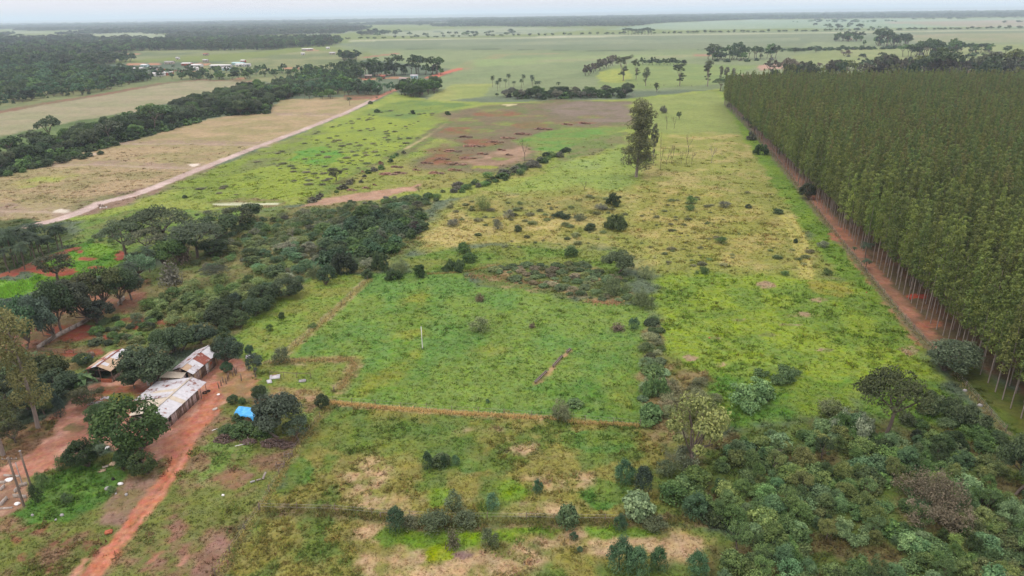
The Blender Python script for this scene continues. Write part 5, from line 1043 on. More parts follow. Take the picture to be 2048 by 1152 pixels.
# ------------------------------------------------------------------ farm trees
for x, y, t, w, k, c, lb in [
    (272, 908, 803, 122, 'round', (0.050, 0.096, 0.024), 'big spreading green mango tree in front of the long shed'), (205, 850, 806, 52, 'round', MANGO, 'round dark tree between yard table and mango'), (168, 934, 884, 54, 'round', MANGO, 'clipped-looking round dark tree on the yard edge'),
    (288, 950, 908, 50, 'round', (0.036, 0.064, 0.020), 'round dark tree beside the red farm track'), (252, 942, 898, 36, 'round', MANGO, 'slimmer dark tree tucked beside the round track tree'), (264, 905, 888, 30, 'shrub', DARK, 'dark bush under the mango’s edge'),
    (302, 772, 692, 112, 'broad', (0.040, 0.062, 0.028), 'large dark tree between the two rear sheds'), (270, 778, 728, 58, 'broad', (0.036, 0.056, 0.024), 'dark tree leaning over the open shed roof'), (360, 705, 652, 70, 'broad', (0.040, 0.062, 0.030), 'dark tree behind the rusty roofed shed'), (330, 712, 660, 60, 'broad', DARK, 'dark tree between garden and rusty shed'), (405, 690, 648, 60, 'broad', (0.040, 0.064, 0.034), 'dark tree where the boundary meets the rusty shed'),
    (462, 738, 670, 56, 'airy', (0.042, 0.070, 0.040), 'dark blue-green tree at the end of the rusty shed'), (445, 722, 680, 40, 'round', DARK, 'small dark tree against the rusty shed end'), (455, 745, 725, 24, 'round', BLUE, 'little tree standing by the wooden posts'),
    (512, 754, 708, 34, 'airy', (0.045, 0.072, 0.045), 'slender tree by the pen gate'), (500, 710, 690, 16, 'round', BLUE, 'small conical tree behind the pen gate'), (520, 800, 770, 28, 'round', DARK, 'dark bush tree above the blue tarp'),
    (560, 875, 788, 96, 'broad', (0.048, 0.070, 0.042), 'large grey-green tree beside the blue tarp'), (535, 860, 806, 60, 'broad', (0.048, 0.068, 0.040), 'grey-green tree overhanging the blue tarp'), (596, 880, 830, 50, 'airy', (0.05, 0.078, 0.05), 'blue-green bush tree over the wood heaps'), (646, 818, 790, 28, 'round', DARK, 'small dark tree at the field corner'),
    (466, 807, 790, 20, 'round', (0.05, 0.085, 0.03), 'little green bush by the yard fence'), (485, 808, 796, 14, 'round', MID, 'smaller green bush by the yard fence'), (485, 868, 845, 60, 'shrub', (0.05, 0.10, 0.030), 'rank green creeper mound below the blue tarp'), (455, 868, 850, 40, 'shrub', (0.055, 0.10, 0.032), 'low creeper mound beside the wood heap'), (530, 870, 850, 50, 'shrub', MID, 'green mound behind the wood heaps'),
    (475, 840, 826, 26, 'shrub', DARK, 'dark creeper hanging at the tarp shelter'), (180, 812, 775, 66, 'airy', (0.075, 0.08, 0.035), 'flat olive tree shading the yard table'),
    (120, 800, 742, 80, 'broad', (0.030, 0.050, 0.026), 'very dark tree beside the banana plants'), (100, 775, 706, 80, 'broad', (0.065, 0.092, 0.028), 'yellow-green tree behind the very dark one'), (140, 792, 760, 50, 'broad', DARK, 'dark tree in front of the banana plants'), (122, 835, 782, 26, 'shrub_feather', (0.035, 0.06, 0.045), 'dark slim conifer-like bush at the yard corner'),
    (35, 760, 712, 90, 'broad', DARK, 'dark tree below the leaning eucalyptus'), (60, 820, 770, 70, 'broad', (0.04, 0.055, 0.028), 'shady tree under the eucalyptus trunk'), (10, 800, 745, 70, 'airy', (0.05, 0.07, 0.03), 'tree at the frame edge above the dirt yard'), (90, 830, 795, 44, 'airy', (0.07, 0.085, 0.032), 'olive bush tree beside the eucalyptus trunk'), (20, 850, 800, 60, 'airy', (0.06, 0.07, 0.03), 'dull green tree beside the dirt yard'), (30, 885, 840, 50, 'airy', (0.06, 0.075, 0.035), 'low tree at the western yard border'),
    (168, 730, 708, 34, 'round', DARK, 'small dark tree behind the open shed'), (50, 700, 590, 80, 'broad', BLUE, 'blue-grey tree behind the yard wall'), (85, 690, 590, 70, 'broad', (0.045, 0.065, 0.045), 'grey-green tree with black trunk by the yard wall'), (125, 668, 555, 70, 'airy', DARK, 'dark slender tree above the yard wall'), (150, 650, 560, 80, 'broad', (0.040, 0.052, 0.030), 'dark crowned tree with visible stems at the wall'),
    (180, 630, 545, 76, 'airy', (0.065, 0.075, 0.028), 'olive tree standing in the red yard'), (215, 622, 535, 76, 'airy', (0.075, 0.085, 0.030), 'yellowish olive tree in the red yard'), (245, 610, 530, 66, 'broad', DARK, 'dark tree at the top end of the yard wall'), (20, 660, 600, 80, 'broad', (0.045, 0.065, 0.045), 'grey-green tree at the edge of the maize patch'), (200, 648, 600, 60, 'broad', (0.034, 0.05, 0.03), 'dark tree over the broken wall'),
    (265, 600, 540, 50, 'airy', (0.04, 0.055, 0.032), 'slim dark tree above the broken wall end'), (115, 560, 505, 70, 'airy', (0.055, 0.065, 0.03), 'dull crown rising between maize and red soil')]:
    T(k, x, y, t, w, c, lb, 'bush' if 'mound' in lb or 'bush ' in lb or 'creeper' in lb else 'tree')
T('euc_yard', 76, 856, 618, 100, (0.085, 0.092, 0.030), 'tall yellowish eucalyptus with bare reddish trunk at the yard', variant=0); T('euc_yard', 6, 910, 690, 110, (0.07, 0.08, 0.030), 'second tall eucalyptus at the picture’s edge by the dirt yard', variant=1)
for x, y, t, w, lb in [(168, 790, 735, 56, 'clump of tall banana plants beside the open shed'), (190, 755, 728, 34, 'smaller banana clump against the open shed'), (612, 858, 812, 30, 'banana plant beside the large grey-green tree')]:
    T('banana', x, y, t, w, (0.075, 0.145, 0.050) if x < 600 else (0.14, 0.19, 0.045), lb, 'banana plant')
for x, y, t, w, lb in [(86, 976, 942, 30, 'leafy shrub beside the utility poles'), (76, 1005, 965, 30, 'dark shrub wrapped around the short pole'), (135, 1005, 985, 26, 'small dark shrub on the bright lawn'), (125, 940, 905, 24, 'thin shrub at the dirt yard edge'), (140, 925, 900, 24, 'tall weed shrub beside the round dark tree'), (225, 985, 970, 20, 'tiny shrub beside a grey stone')]:
    T('shrub_loose', x, y, t, w, (0.05, 0.085, 0.03), lb, 'bush')
wood([(230, 705), (290, 660), (380, 650), (420, 680), (350, 700), (260, 720)], 2.4, ['shrub_loose', 'shrub'], 1.0, 2.2, [(0.09, 0.13, 0.05), MID, (0.11, 0.13, 0.045)], 'weedy plant in the farm garden', 'garden weeds', 0, 291, 'garden_weeds', 'weedy green growth in the farm garden', cat='plant')
wood([(190, 650), (260, 620), (330, 635), (320, 660), (240, 690), (180, 690)], 2.6, ['shrub', 'shrub_loose'], 1.2, 2.4, [MID, (0.06, 0.085, 0.04)], 'green bush on the red slope below the wall', 'slope weeds', 25, 292, cat='bush', name='slope_bush')

wood([(700, 72), (1200, 60), (1330, 50), (1500, 44), (2150, 34), (2150, 56), (1500, 64), (1000, 74)], 95.0, ['far_broad'], 11, 22, [DARK, MID], '', '', 0, 301, 'far_field_trees', 'scattered trees dotting the far hazy fields', keep=lambda P: fbm(P[:, 0] / 500.0, P[:, 1] / 900.0, 3, 81) > 0.60)
wood([(1420, 122), (1580, 118), (1800, 108), (2150, 92), (2150, 130), (1800, 130), (1560, 134)], 26.0, ['shrub_far'], 3.4, 7.0, [DARK, MID, GREY], '', '', 0, 302, 'meadow_scrub', 'scrub dotted over the pale far meadow', keep=lambda P: fbm(P[:, 0] / 90.0, P[:, 1] / 160.0, 3, 82) > 0.52)
wood([(1560, 100), (1800, 94), (1980, 90), (1980, 93), (1800, 98), (1560, 104)], 12.0, ['shrub_far'], 3.5, 9.0, [DARK, MID], '', '', 0, 303, 'field_hedge', 'thin hedge between the far fields')

r_ = np.random.default_rng(311)
for p in scatter([(1500, 900), (1700, 870), (1900, 900), (2060, 960), (2100, 1180), (1560, 1180), (1480, 960)], 7.5, r_)[:26]:
    plant('shrub_wide', p[0], p[1], r_.uniform(1.6, 2.8), r_.uniform(5, 8.5), [(0.08, 0.14, 0.045), (0.10, 0.155, 0.06), (0.07, 0.115, 0.036), (0.115, 0.14, 0.05)][int(r_.integers(4))], 'broad sprawling bush spread through the thicket', 'bush', 'sprawling thicket bushes', name='sprawling_bush')
for p in scatter([(1450, 930), (1700, 880), (2000, 940), (2100, 1180), (1480, 1180)], 8.0, r_)[:22]:
    plant('airy', p[0], p[1], r_.uniform(3.2, 5.0), r_.uniform(2.2, 3.2), [(0.085, 0.135, 0.045), (0.06, 0.095, 0.035), (0.12, 0.14, 0.045)][int(r_.integers(3))], 'young tree standing above the thicket bushes', 'tree', 'young thicket trees', name='young_tree')

# ------------------------------------------------------------------ building materials
M_zinc = plain('zinc_sheet', (0.42, 0.42, 0.43), 0.45, 2.0, 0.16, 0.4, second=(0.20, 0.085, 0.055), sfac=(0.60, 0.68), stretch=(1, 1, 1), sscale=0.9)
M_zinc2 = plain('streaked_zinc_sheet', (0.36, 0.35, 0.36), 0.5, 3.0, 0.2, 0.35, second=(0.16, 0.07, 0.055), sfac=(0.52, 0.6), sscale=1.4)
M_rust = plain('rusted_sheet', (0.20, 0.065, 0.045), 0.8, 3.0, 0.3, 0.2, second=(0.33, 0.29, 0.27), sfac=(0.58, 0.66), sscale=1.3)
M_cream = plain('cream_sheet', (0.42, 0.37, 0.29), 0.7, 2.0, 0.14, 0.2, second=(0.30, 0.24, 0.17), sfac=(0.58, 0.75))
M_tan = plain('tan_sheet', (0.37, 0.27, 0.18), 0.75, 2.0, 0.16, 0.2, second=(0.25, 0.16, 0.10), sfac=(0.58, 0.75))
M_pinkboard = plain('washed_board', (0.36, 0.29, 0.265), 0.85, 6.0, 0.3, 0.15, second=(0.17, 0.11, 0.085), sfac=(0.52, 0.7), stretch=(1, 1, 0.4), sscale=2.5)
M_brownboard = plain('brown_board', (0.15, 0.105, 0.08), 0.9, 6.0, 0.35, 0.1, second=(0.27, 0.21, 0.17), sfac=(0.55, 0.7), stretch=(1, 1, 0.4), sscale=2.5)
M_brick = plain('orange_brick', (0.34, 0.11, 0.06), 0.9, 5.0, 0.3, 0.1)
M_concrete = plain('old_concrete', (0.33, 0.29, 0.25), 0.9, 3.0, 0.25, 0.1, second=(0.20, 0.16, 0.12), sfac=(0.5, 0.7), bump=0.02)
M_white = plain('whitewash', (0.62, 0.61, 0.59), 0.8, 2.0, 0.1, 0.2)
M_tarp = plain('blue_tarpaulin', (0.03, 0.27, 0.56), 0.35, 3.0, 0.2, 0.4, second=(0.10, 0.38, 0.62), sfac=(0.45, 0.7), bump=0.05)
M_stick = plain('heaped_wood', (0.125, 0.085, 0.07), 0.9, 9.0, 0.5, 0.1, second=(0.26, 0.22, 0.19), sfac=(0.55, 0.65), sscale=3)
M_dark = plain('dark_opening', (0.02, 0.018, 0.016), 0.9)
M_stone = plain('grey_stone', (0.27, 0.26, 0.25), 0.9, 4.0, 0.25, bump=0.03)
M_bluecloth = plain('blue_cloth', (0.03, 0.07, 0.30), 0.8)
M_redroof = plain('red_tile_far', (0.30, 0.11, 0.07), 0.85, 1.0, 0.2)
M_cyan = plain('pale_cyan_paint', (0.38, 0.55, 0.55), 0.7, 2.0, 0.1)
M_glass = plain('dark_window', (0.05, 0.06, 0.07), 0.2, spec=0.5)
brng = np.random.default_rng(44)

def empty(name, loc, rz, label, cat, group=None):
    e = link(name, None, None, (loc[0], loc[1], 0), (0, 0, rz)); e.empty_display_size = 0.5
    return tag(e, label, cat, group)

def sheet_mesh(c00, c10, c01, c11, m, waves=7, amp=0.028):
    """corrugated sheet between ridge (c0*) and eave (c1*): c[row][col]"""
    c00, c10, c01, c11 = (np.asarray(c, float) for c in (c00, c10, c01, c11))
    n = waves * 2 + 1; t = np.linspace(0, 1, n)[:, None]; up = np.array([0, 0, 1.0])
    a = c00 + (c01 - c00) * t; b = c10 + (c11 - c10) * t
    z = (np.arange(n) % 2)[:, None] * amp * up
    V = np.concatenate([a + z, b + z]); i = np.arange(n - 1)
    return new_mesh('roof_sheet', V, np.stack([i, i + n, i + n + 1, i + 1], 1), None, [m])

def slope(parent, r0, r1, e0, e1, cols, rows, pick, lift=0.0, name='roof_sheet'):
    r0, r1, e0, e1 = (np.asarray(c, float) for c in (r0, r1, e0, e1))
    P = lambda s, t: (r0 + (r1 - r0) * t) * (1 - s) + (e0 + (e1 - e0) * t) * s
    for i in range(cols):
        for j in range(rows):
            t0, t1 = i / cols - 0.006, (i + 1) / cols + 0.006; s0, s1 = j / rows - (0.02 if j else 0), (j + 1) / rows + 0.02
            dz = np.array([0, 0, lift + 0.012 * (i % 2) - 0.03 * j / rows * 0 + (0.02 if j == 0 else 0.0) + brng.uniform(0, 0.02)])
            sk = np.array([0, 0, brng.normal() * 0.012])
            link(name, sheet_mesh(P(s0, t0) + dz, P(s1, t0) + dz + sk, P(s0, t1) + dz, P(s1, t1) + dz - sk, pick(i, j)), parent)

def boards(parent, p0, p1, h0, h1, n, mats, name='wall_board', z0=-0.1, skip=()):
    p0, p1 = np.asarray(p0, float), np.asarray(p1, float); d = p1 - p0; L = np.linalg.norm(d); ang = math.atan2(d[1], d[0])
    for i in range(n):
        if i in skip: continue
        t = (i + 0.5) / n; c = p0 + d * t; hh = h0 + (h1 - h0) * t + brng.normal() * 0.03
        g = Geo(); g.box((c[0], c[1], (z0 + hh) / 2), (L / n * 0.965, 0.04 + 0.02 * (i % 2), hh - z0), ang)
        link(name, g.mesh(name, [mats[int(brng.integers(len(mats)))]]), parent)

def post(parent, x, y, h, rad=0.08, name='post', m=None, lean=(0, 0)):
    g = Geo(); g.tube([(x, y, -0.3), (x + lean[0] * 0.5, y + lean[1] * 0.5, h * 0.55), (x + lean[0], y + lean[1], h)], [rad, rad * 0.95, rad * 0.85], 7)
    return link(name, g.mesh(name, [m or M_wood]), parent)

def rail(parent, a, b, rad=0.05, name='rail', m=None):
    g = Geo(); a, b = np.asarray(a, float), np.asarray(b, float); g.tube([a, (a + b) / 2 - [0, 0, 0.02], b], rad, 5); return link(name, g.mesh(name, [m or M_wood]), parent)

def onebox(name, parent, c, size, m, rz=0.0, tilt=None):
    g = Geo(); g.box(c, size, rz, tilt=tilt); return link(name, g.mesh(name, [m]), parent)

# ------------------------------------------------------------------ long shed in front
def shed_a():
    e = empty('long_shed', (-58.6, 102.0), math.radians(-7.87), 'long farm shed with pale patched tin gable roof behind the mango tree', 'shed')
    pick = lambda i, j: [M_zinc, M_zinc, M_zinc, M_zinc, M_zinc, M_cream, M_zinc, M_zinc, M_zinc, M_zinc, M_zinc2, M_zinc2, M_zinc2][i]
    slope(e, (-2.45, 0, 3.3), (-2.45, 12.3, 3.3), (0.15, 0, 2.3), (0.15, 12.5, 2.3), 13, 1, pick)
    slope(e, (-2.45, 5.2, 3.3), (-2.45, 12.2, 3.3), (-9.3, 5.2, 2.15), (-9.3, 12.0, 2.15), 7, 3, lambda i, j: M_cream if (i == 2 and j < 2) else (M_zinc2 if brng.random() < 0.35 else (M_zinc if i else M_zinc2)))
    slope(e, (-2.45, 0, 3.3), (-2.45, 5.15, 3.3), (-6.9, 0, 2.3), (-6.9, 5.15, 2.3), 5, 2, lambda i, j: M_cream)
    onebox('ridge_cap', e, (-2.45, 6.2, 3.37), (0.36, 12.4, 0.05), M_cream)
    boards(e, (-0.3, 0.25), (-0.3, 9.4), 2.12, 2.12, 18, [M_pinkboard, M_pinkboard, M_pinkboard, M_brownboard])
    boards(e, (-0.34, 9.6), (-0.34, 10.3), 2.1, 2.1, 2, [M_brownboard])
    boards(e, (-6.6, 0.25), (-0.4, 0.25), 2.15, 2.15, 10, [M_pinkboard, M_brownboard])
    boards(e, (-2.5, 10.4), (-0.4, 10.4), 2.1, 2.1, 4, [M_brownboard])
    boards(e, (-9.0, 5.5), (-9.0, 11.7), 2.0, 2.0, 11, [M_brownboard]); boards(e, (-8.9, 5.45), (-6.8, 5.45), 2.05, 2.15, 4, [M_brownboard]); boards(e, (-8.9, 11.8), (-2.6, 11.8), 2.05, 2.9, 10, [M_brownboard])
    boards(e, (-6.6, 0.4), (-6.6, 5.3), 2.15, 2.15, 8, [M_brownboard, M_pinkboard])
    post(e, 0.0, 12.3, 2.25, 0.06); post(e, -2.4, 12.3, 3.2, 0.07); post(e, 0.02, 10.5, 2.22, 0.06)
    w = onebox('window', e, (-0.265, 1.3, 1.35), (0.05, 0.75, 0.65), M_dark); onebox('window_sill', w, (-0.22, 1.3, 1.0), (0.09, 0.85, 0.05), M_brownboard)
    d = onebox('door', e, (-0.255, 5.6, 1.0), (0.06, 0.8, 1.9), M_brownboard); onebox('door_handle', d, (-0.20, 5.9, 1.0), (0.05, 0.05, 0.12), M_stone)
    return e
shed_a()
def shed_b():
    e = empty('rusty_shed', (-60.5, 117.3), math.radians(-8.4), 'long shed with rust-patched white tin roof behind the front shed', 'shed')
    rust = {(2, 0), (3, 0), (4, 0), (5, 0), (5, 1), (6, 0), (6, 1), (7, 1), (3, 1), (8, 1)}
    slope(e, (-2.2, 0, 3.6), (-2.2, 9.8, 3.6), (0.15, 0, 2.5), (0.15, 9.0, 2.5), 10, 2, lambda i, j: M_tan if (i in (0, 1) and j == 0) else (M_rust if (i, j) in {(4, 0), (5, 0), (5, 1), (6, 0), (6, 1), (4, 1)} else (M_zinc2 if brng.random() < 0.3 else M_zinc)))
    slope(e, (-2.2, 0.6, 3.6), (-2.2, 9.8, 3.6), (-4.9, 1.0, 2.5), (-4.9, 9.6, 2.5), 9, 2, lambda i, j: M_rust if (i in (3,) and j == 0) else M_zinc2)
    onebox('ridge_cap', e, (-2.2, 4.9, 3.67), (0.3, 9.8, 0.05), M_zinc2)
    boards(e, (-0.3, 0.2), (-0.3, 8.8), 2.35, 2.35, 15, [M_brownboard, M_brownboard, M_pinkboard, M_tan]); boards(e, (-4.6, 0.9), (-4.6, 9.3), 2.35, 2.35, 13, [M_brownboard]); boards(e, (-4.6, 0.7), (-2.3, 0.25), 2.4, 3.4, 4, [M_brownboard]); boards(e, (-1.1, 0.2), (-0.4, 0.2), 2.9, 2.4, 1, [M_brownboard]); boards(e, (-4.5, 9.4), (-0.4, 9.0), 2.5, 2.5, 7, [M_brownboard])
    d = onebox('door', e, (-0.25, 5.2, 1.0), (0.07, 0.85, 2.0), M_white); onebox('door_handle', d, (-0.19, 5.5, 1.0), (0.05, 0.05, 0.12), M_stone)
    w = onebox('window', e, (-0.25, 6.6, 1.4), (0.06, 0.7, 0.6), M_brick); onebox('window_sill', w, (-0.2, 6.6, 1.08), (0.09, 0.8, 0.05), M_brownboard)
    post(e, -0.1, 0.1, 2.45, 0.06); rail(e, (0.3, 1.0, 0.05), (0.15, 4.5, 0.9), 0.05, 'leaning_pole')
shed_b()
def lean_to():
    c = [at(319, 755, 2.3), at(335, 743, 2.6), at(373, 745, 2.6), at(363, 757, 2.3)]
    o = (c[0] + c[1] + c[2] + c[3]) / 4; e = empty('lean_to', o, 0, 'small cream roofed lean-to between the front shed and the rusty shed', 'shed')
    c = [q - [o[0], o[1], 0] for q in c]
    slope(e, c[1], c[2], c[0], c[3], 4, 1, lambda i, j: M_cream)
    ins = [np.array([q[0] * 0.9, q[1] * 0.9]) for q in c]
    boards(e, ins[3], ins[2], 2.1, 2.4, 3, [M_white, M_pinkboard]); boards(e, ins[0], ins[3], 2.1, 2.1, 5, [M_brownboard]); boards(e, ins[0], ins[1], 2.1, 2.4, 3, [M_brownboard])
    for q in ins: post(e, q[0], q[1], 2.3, 0.05)
lean_to()
def shed_d():
    e = empty('open_shed', (-76.8, 119.0), math.radians(-6), 'open-sided shed with tan, white and rust tin roof beside the bananas', 'shed')
    slope(e, (-2.6, 0, 3.4), (-2.6, 7.6, 3.4), (0, -0.1, 2.5), (0, 7.8, 2.5), 8, 2, lambda i, j: M_zinc if (j == 0 and i >= 4) else M_tan if not (i == 1 and j == 0) else M_zinc)
    slope(e, (-2.6, 0, 3.4), (-2.6, 7.6, 3.4), (-5.2, 0, 2.6), (-5.2, 7.6, 2.6), 8, 2, lambda i, j: M_rust if (i * 3 + j) % 4 == 1 else (M_tan if j else M_zinc))
    onebox('ridge_cap', e, (-2.6, 3.8, 3.47), (0.3, 7.7, 0.05), M_rust)
    for x, y in [(-0.2, 0.3), (-2.6, 0.3), (-5.0, 0.3), (-0.2, 7.2), (-5.0, 7.2), (-0.2, 3.8), (-5.0, 3.8)]: post(e, x, y, 2.45 if x != -2.6 else 3.2, 0.08)
    rail(e, (-5.0, 0.3, 2.45), (-0.2, 0.3, 2.4), 0.07, 'beam')
    boards(e, (-5.0, 7.3), (-0.2, 7.3), 2.3, 2.3, 8, [M_brownboard]); boards(e, (-5.1, 0.5), (-5.1, 7.0), 2.2, 2.2, 10, [M_brownboard])
    for i in range(6):          # low brick wall, courses of blocks
        for k in range(4): onebox('brick_block', e, (-2.35 + i * 0.36 + 0.09 * (k % 2), 0.0, 0.08 + k * 0.19), (0.345, 0.16, 0.175), M_brick)
    boards(e, (-5.0, 0.1), (-2.7, 0.1), 0.9, 0.9, 7, [M_brownboard], 'low_board'); boards(e, (-0.1, 0.3), (-0.1, 4.0), 1.0, 1.0, 9, [M_brownboard], 'low_board')
shed_d()
def tarp():
    c = {'bl': at(478, 812, 1.7), 'br': at(516, 817, 1.7), 'fr': at(514, 834, 1.35), 'fl': at(468, 827, 1.25)}
    o = sum(c.values()) / 4; e = empty('tarp_shelter', o, 0, 'low shelter under a bright blue tarpaulin beside the grey-green tree', 'shelter')
    L = {k: v - [o[0], o[1], 0] for k, v in c.items()}
    n, m = 15, 9; V = []
    for i in range(n):
        for j in range(m):
            s, t = i / (n - 1), j / (m - 1); p = (L['bl'] * (1 - s) + L['br'] * s) * (1 - t) + (L['fl'] * (1 - s) + L['fr'] * s) * t
            V.append(p + [0, 0, 0.10 * math.sin(s * 9 + t * 2) * math.sin(t * 3.1) - 0.22 * math.sin(math.pi * s) * math.sin(math.pi * t) * (0.5 + 0.5 * math.sin(s * 7)) + 0.03 * brng.normal()])
    Fq = [[i * m + j, (i + 1) * m + j, (i + 1) * m + j + 1, i * m + j + 1] for i in range(n - 1) for j in range(m - 1)]
    k = len(V)
    for i in range(n):          # hanging front edge, longest at the corner
        s = i / (n - 1); b = np.array(V[i * m + m - 1]); drop = 0.25 + (0.8 if s > 0.72 else 0) + 0.08 * math.sin(i * 2.1)
        V.append(b + [0.05 * brng.normal(), -0.10 - 0.06 * math.sin(i * 1.7), -drop])
    Fq += [[i * m + m - 1, (i + 1) * m + m - 1, k + i + 1, k + i] for i in range(n - 1)]
    me = new_mesh('tarpaulin', V, Fq, None, [M_tarp], smooth=True); link('tarpaulin', me, e)
    for q in ('bl', 'br', 'fl', 'fr'): post(e, L[q][0] * 0.93, L[q][1] * 0.93, L[q][2] - 0.12, 0.05)
    boards(e, L['fl'][:2] * 0.93, L['bl'][:2] * 0.93, 1.1, 1.5, 4, [M_rust, M_brownboard])
tarp()
def canopy():
    for (cx, cy, w, lb) in [(190, 806, 2.4, 'low grey tin table roof under the flat olive tree'), (210, 796, 1.5, 'small round-cornered tin cover beside the grass patch')]:
        p = at(cx, cy, 1.3); e = empty('tin_canopy', p, 0.3, lb, 'canopy')
        slope(e, (-w / 2, -0.6, 1.35), (w / 2, -0.6, 1.3), (-w / 2, 0.6, 1.25), (w / 2, 0.6, 1.2), 3, 1, lambda i, j: M_zinc2)
        for sx in (-1, 1):
            for sy in (-1, 1): post(e, sx * w * 0.45, sy * 0.5, 1.22, 0.04, 'leg')
canopy()

# ------------------------------------------------------------------ heaps, posts, fences, walls
def heap(px, py, w, d, h, n, label):
    p = at(px, py); g = Geo()
    for i in range(n):
        a = brng.uniform(0, 6.28); q = math.sqrt(brng.random()); x, y = math.cos(a) * q * w / 2, math.sin(a) * q * d / 2; z = h * (1 - q * q) * brng.uniform(0.2, 1.0)
        L = brng.uniform(0.35, 1.0); b = brng.uniform(0, 6.28); dv = np.array([math.cos(b), math.sin(b), brng.normal() * 0.3]) * L / 2
        g.tube([np.array([x, y, z + 0.08]) - dv, np.array([x, y, z + 0.08]) + dv], [0.06, 0.045], 5)
    o = link('wood_heap', g.mesh('wood_heap', [M_stick]), None, (p[0], p[1], 0)); tag(o, label, 'wood heap')
heap(449, 880, 3.4, 2.4, 0.9, 170, 'brown firewood heap nearest the red track'); heap(498, 885, 2.6, 1.6, 0.5, 90, 'low scattered firewood heap between the two larger ones'); heap(545, 888, 4.0, 2.2, 0.8, 190, 'dark firewood heap under the grey-green tree'); heap(575, 893, 2.6, 1.8, 0.7, 110, 'pale mixed firewood heap nearest the field fence')

def fence(name, label, cat, line, spacing, h, rails=(), rad=0.06, m=None, jitter=0.05, wire=()):
    pts = np.array(W(line)); seg = np.linalg.norm(np.diff(pts, axis=0), axis=1); cum = np.concatenate([[0], np.cumsum(seg)]); n = max(2, int(cum[-1] / spacing) + 1)
    e = empty(name, pts[0], 0, label, cat); P = []
    for k in range(n):
        t = cum[-1] * k / (n - 1); i = min(np.searchsorted(cum, t, 'right') - 1, len(seg) - 1); q = pts[i] + (pts[i + 1] - pts[i]) * (t - cum[i]) / seg[i] - pts[0] + brng.normal(size=2) * jitter
        hh = h * brng.uniform(0.9, 1.1); ln = brng.normal(size=2) * 0.04 * h; post(e, q[0], q[1], hh, rad, m=m, lean=ln); P.append(q)
    for z in rails:
        for a, b in zip(P[:-1], P[1:]): rail(e, (*a, z), (*b, z), 0.045, m=m)
    for z in wire:
        g = Geo(); g.tube([(*p, z) for p in P], 0.012, 3); link('wire', g.mesh('wire', [M_stone]), e)
    return e
fence('wire_fence', 'wire fence with grey posts along the plantation edge', 'fence', [(1538, 298), (1625, 408), (1705, 512), (1780, 605), (1855, 692), (1920, 760), (2010, 865)], 5.0, 1.3, rad=0.07, wire=(0.5, 0.9, 1.2))
fence('wire_fence', 'wire fence in dry grass between paddock and lower field', 'fence', [(655, 803), (760, 813), (900, 824), (1080, 834), (1280, 852)], 4.5, 1.25, rad=0.06, wire=(0.5, 1.1))
fence('wire_fence', 'wire fence along the paddock’s western boundary strip', 'fence', [(735, 560), (690, 602), (650, 640), (600, 682), (566, 712)], 5.0, 1.25, rad=0.06, wire=(0.5, 1.1))
fence('wire_fence', 'overgrown wire fence across the lower field', 'fence', [(520, 1018), (690, 1022), (795, 1035), (1100, 1040), (1290, 1043)], 5.0, 1.2, rad=0.06, wire=(0.5, 1.0))
fence('wire_fence', 'wire fence from the wood heaps down to the lower field', 'fence', [(640, 835), (600, 885), (560, 950), (520, 1018), (470, 1090), (430, 1152)], 4.0, 1.2, rad=0.06, wire=(0.5, 1.0))
fence('wire_fence', 'far meadow fence in front of the tall eucalyptus trees', 'fence', [(1275, 170), (1360, 173), (1440, 173)], 12.0, 1.6, rad=0.12)
fence('stake_fence', 'rough dark stakes standing between yard and pen', 'fence', [(440, 776), (447, 768), (456, 762), (466, 753), (470, 744)], 0.7, 1.3, rad=0.11, m=M_brownboard, jitter=0.25)
fence('stake_fence', 'short stake fence behind the blue tarp', 'fence', [(470, 808), (500, 808), (520, 806)], 0.8, 0.9, (0.6,), rad=0.05)
fence('corral_fence', 'brown railed corral in the red soil behind the open shed', 'fence', [(76, 702), (120, 708), (180, 708)], 1.6, 1.1, (0.35, 0.7, 1.0), rad=0.07, m=M_brownboard)
fence('pen_fence', 'thin pole fence of the pen beside the slender tree', 'fence', [(540, 754), (562, 754), (580, 754), (598, 756), (622, 756)], 2.2, 1.15, (1.05,), rad=0.05)
fence('pen_fence', 'row of small stakes at the back of the pen', 'fence', [(530, 724), (560, 724), (600, 722)], 0.9, 0.8, rad=0.04)
for x, y, h, lb in [(483, 762, 1.6, 'lone wooden post between the stakes and the pen gate'), (498, 742, 1.3, 'short wooden post below the slender tree'), (459, 740, 1.5, 'wooden post beside the little tree'), (668, 783, 1.0, 'paired stump post at the pen corner'), (761, 1036, 0.9, 'short post beside the round blue-green bush')]:
    p = at(x, y); g = Geo(); g.tube([(0, 0, -0.3), (0.03, 0.02, h * 0.5), (0.05, 0, h)], [0.10, 0.095, 0.085], 7); g.box((0, 0, h * 0.8), (0.24, 0.05, 0.05)); o = link('wooden_post', g.mesh('wooden_post', [M_wood]), None, (p[0], p[1], 0)); tag(o, lb, 'post')
def pole(name, px, py, ytop, rad, label, arm=None, m=None):
    p = at(px, py); h = height_for(px, py, ytop); e = empty(name, p, 0, label, 'pole'); post(e, 0, 0, h, rad, 'shaft', m)
    if arm:
        onebox('crossarm', e, (0, 0.12, h - 0.45), (arm, 0.10, 0.12), m or M_wood)
        for s in (-0.45, -0.15, 0.15, 0.45):
            g = Geo(); g.tube([(s * arm, 0.12, h - 0.40), (s * arm, 0.12, h - 0.22)], [0.04, 0.055], 6); link('insulator', g.mesh('insulator', [M_stone]), e)
    else: onebox('cap', e, (0, 0, h + 0.02), (rad * 1.9, rad * 1.9, 0.05), M_stone)
    return e
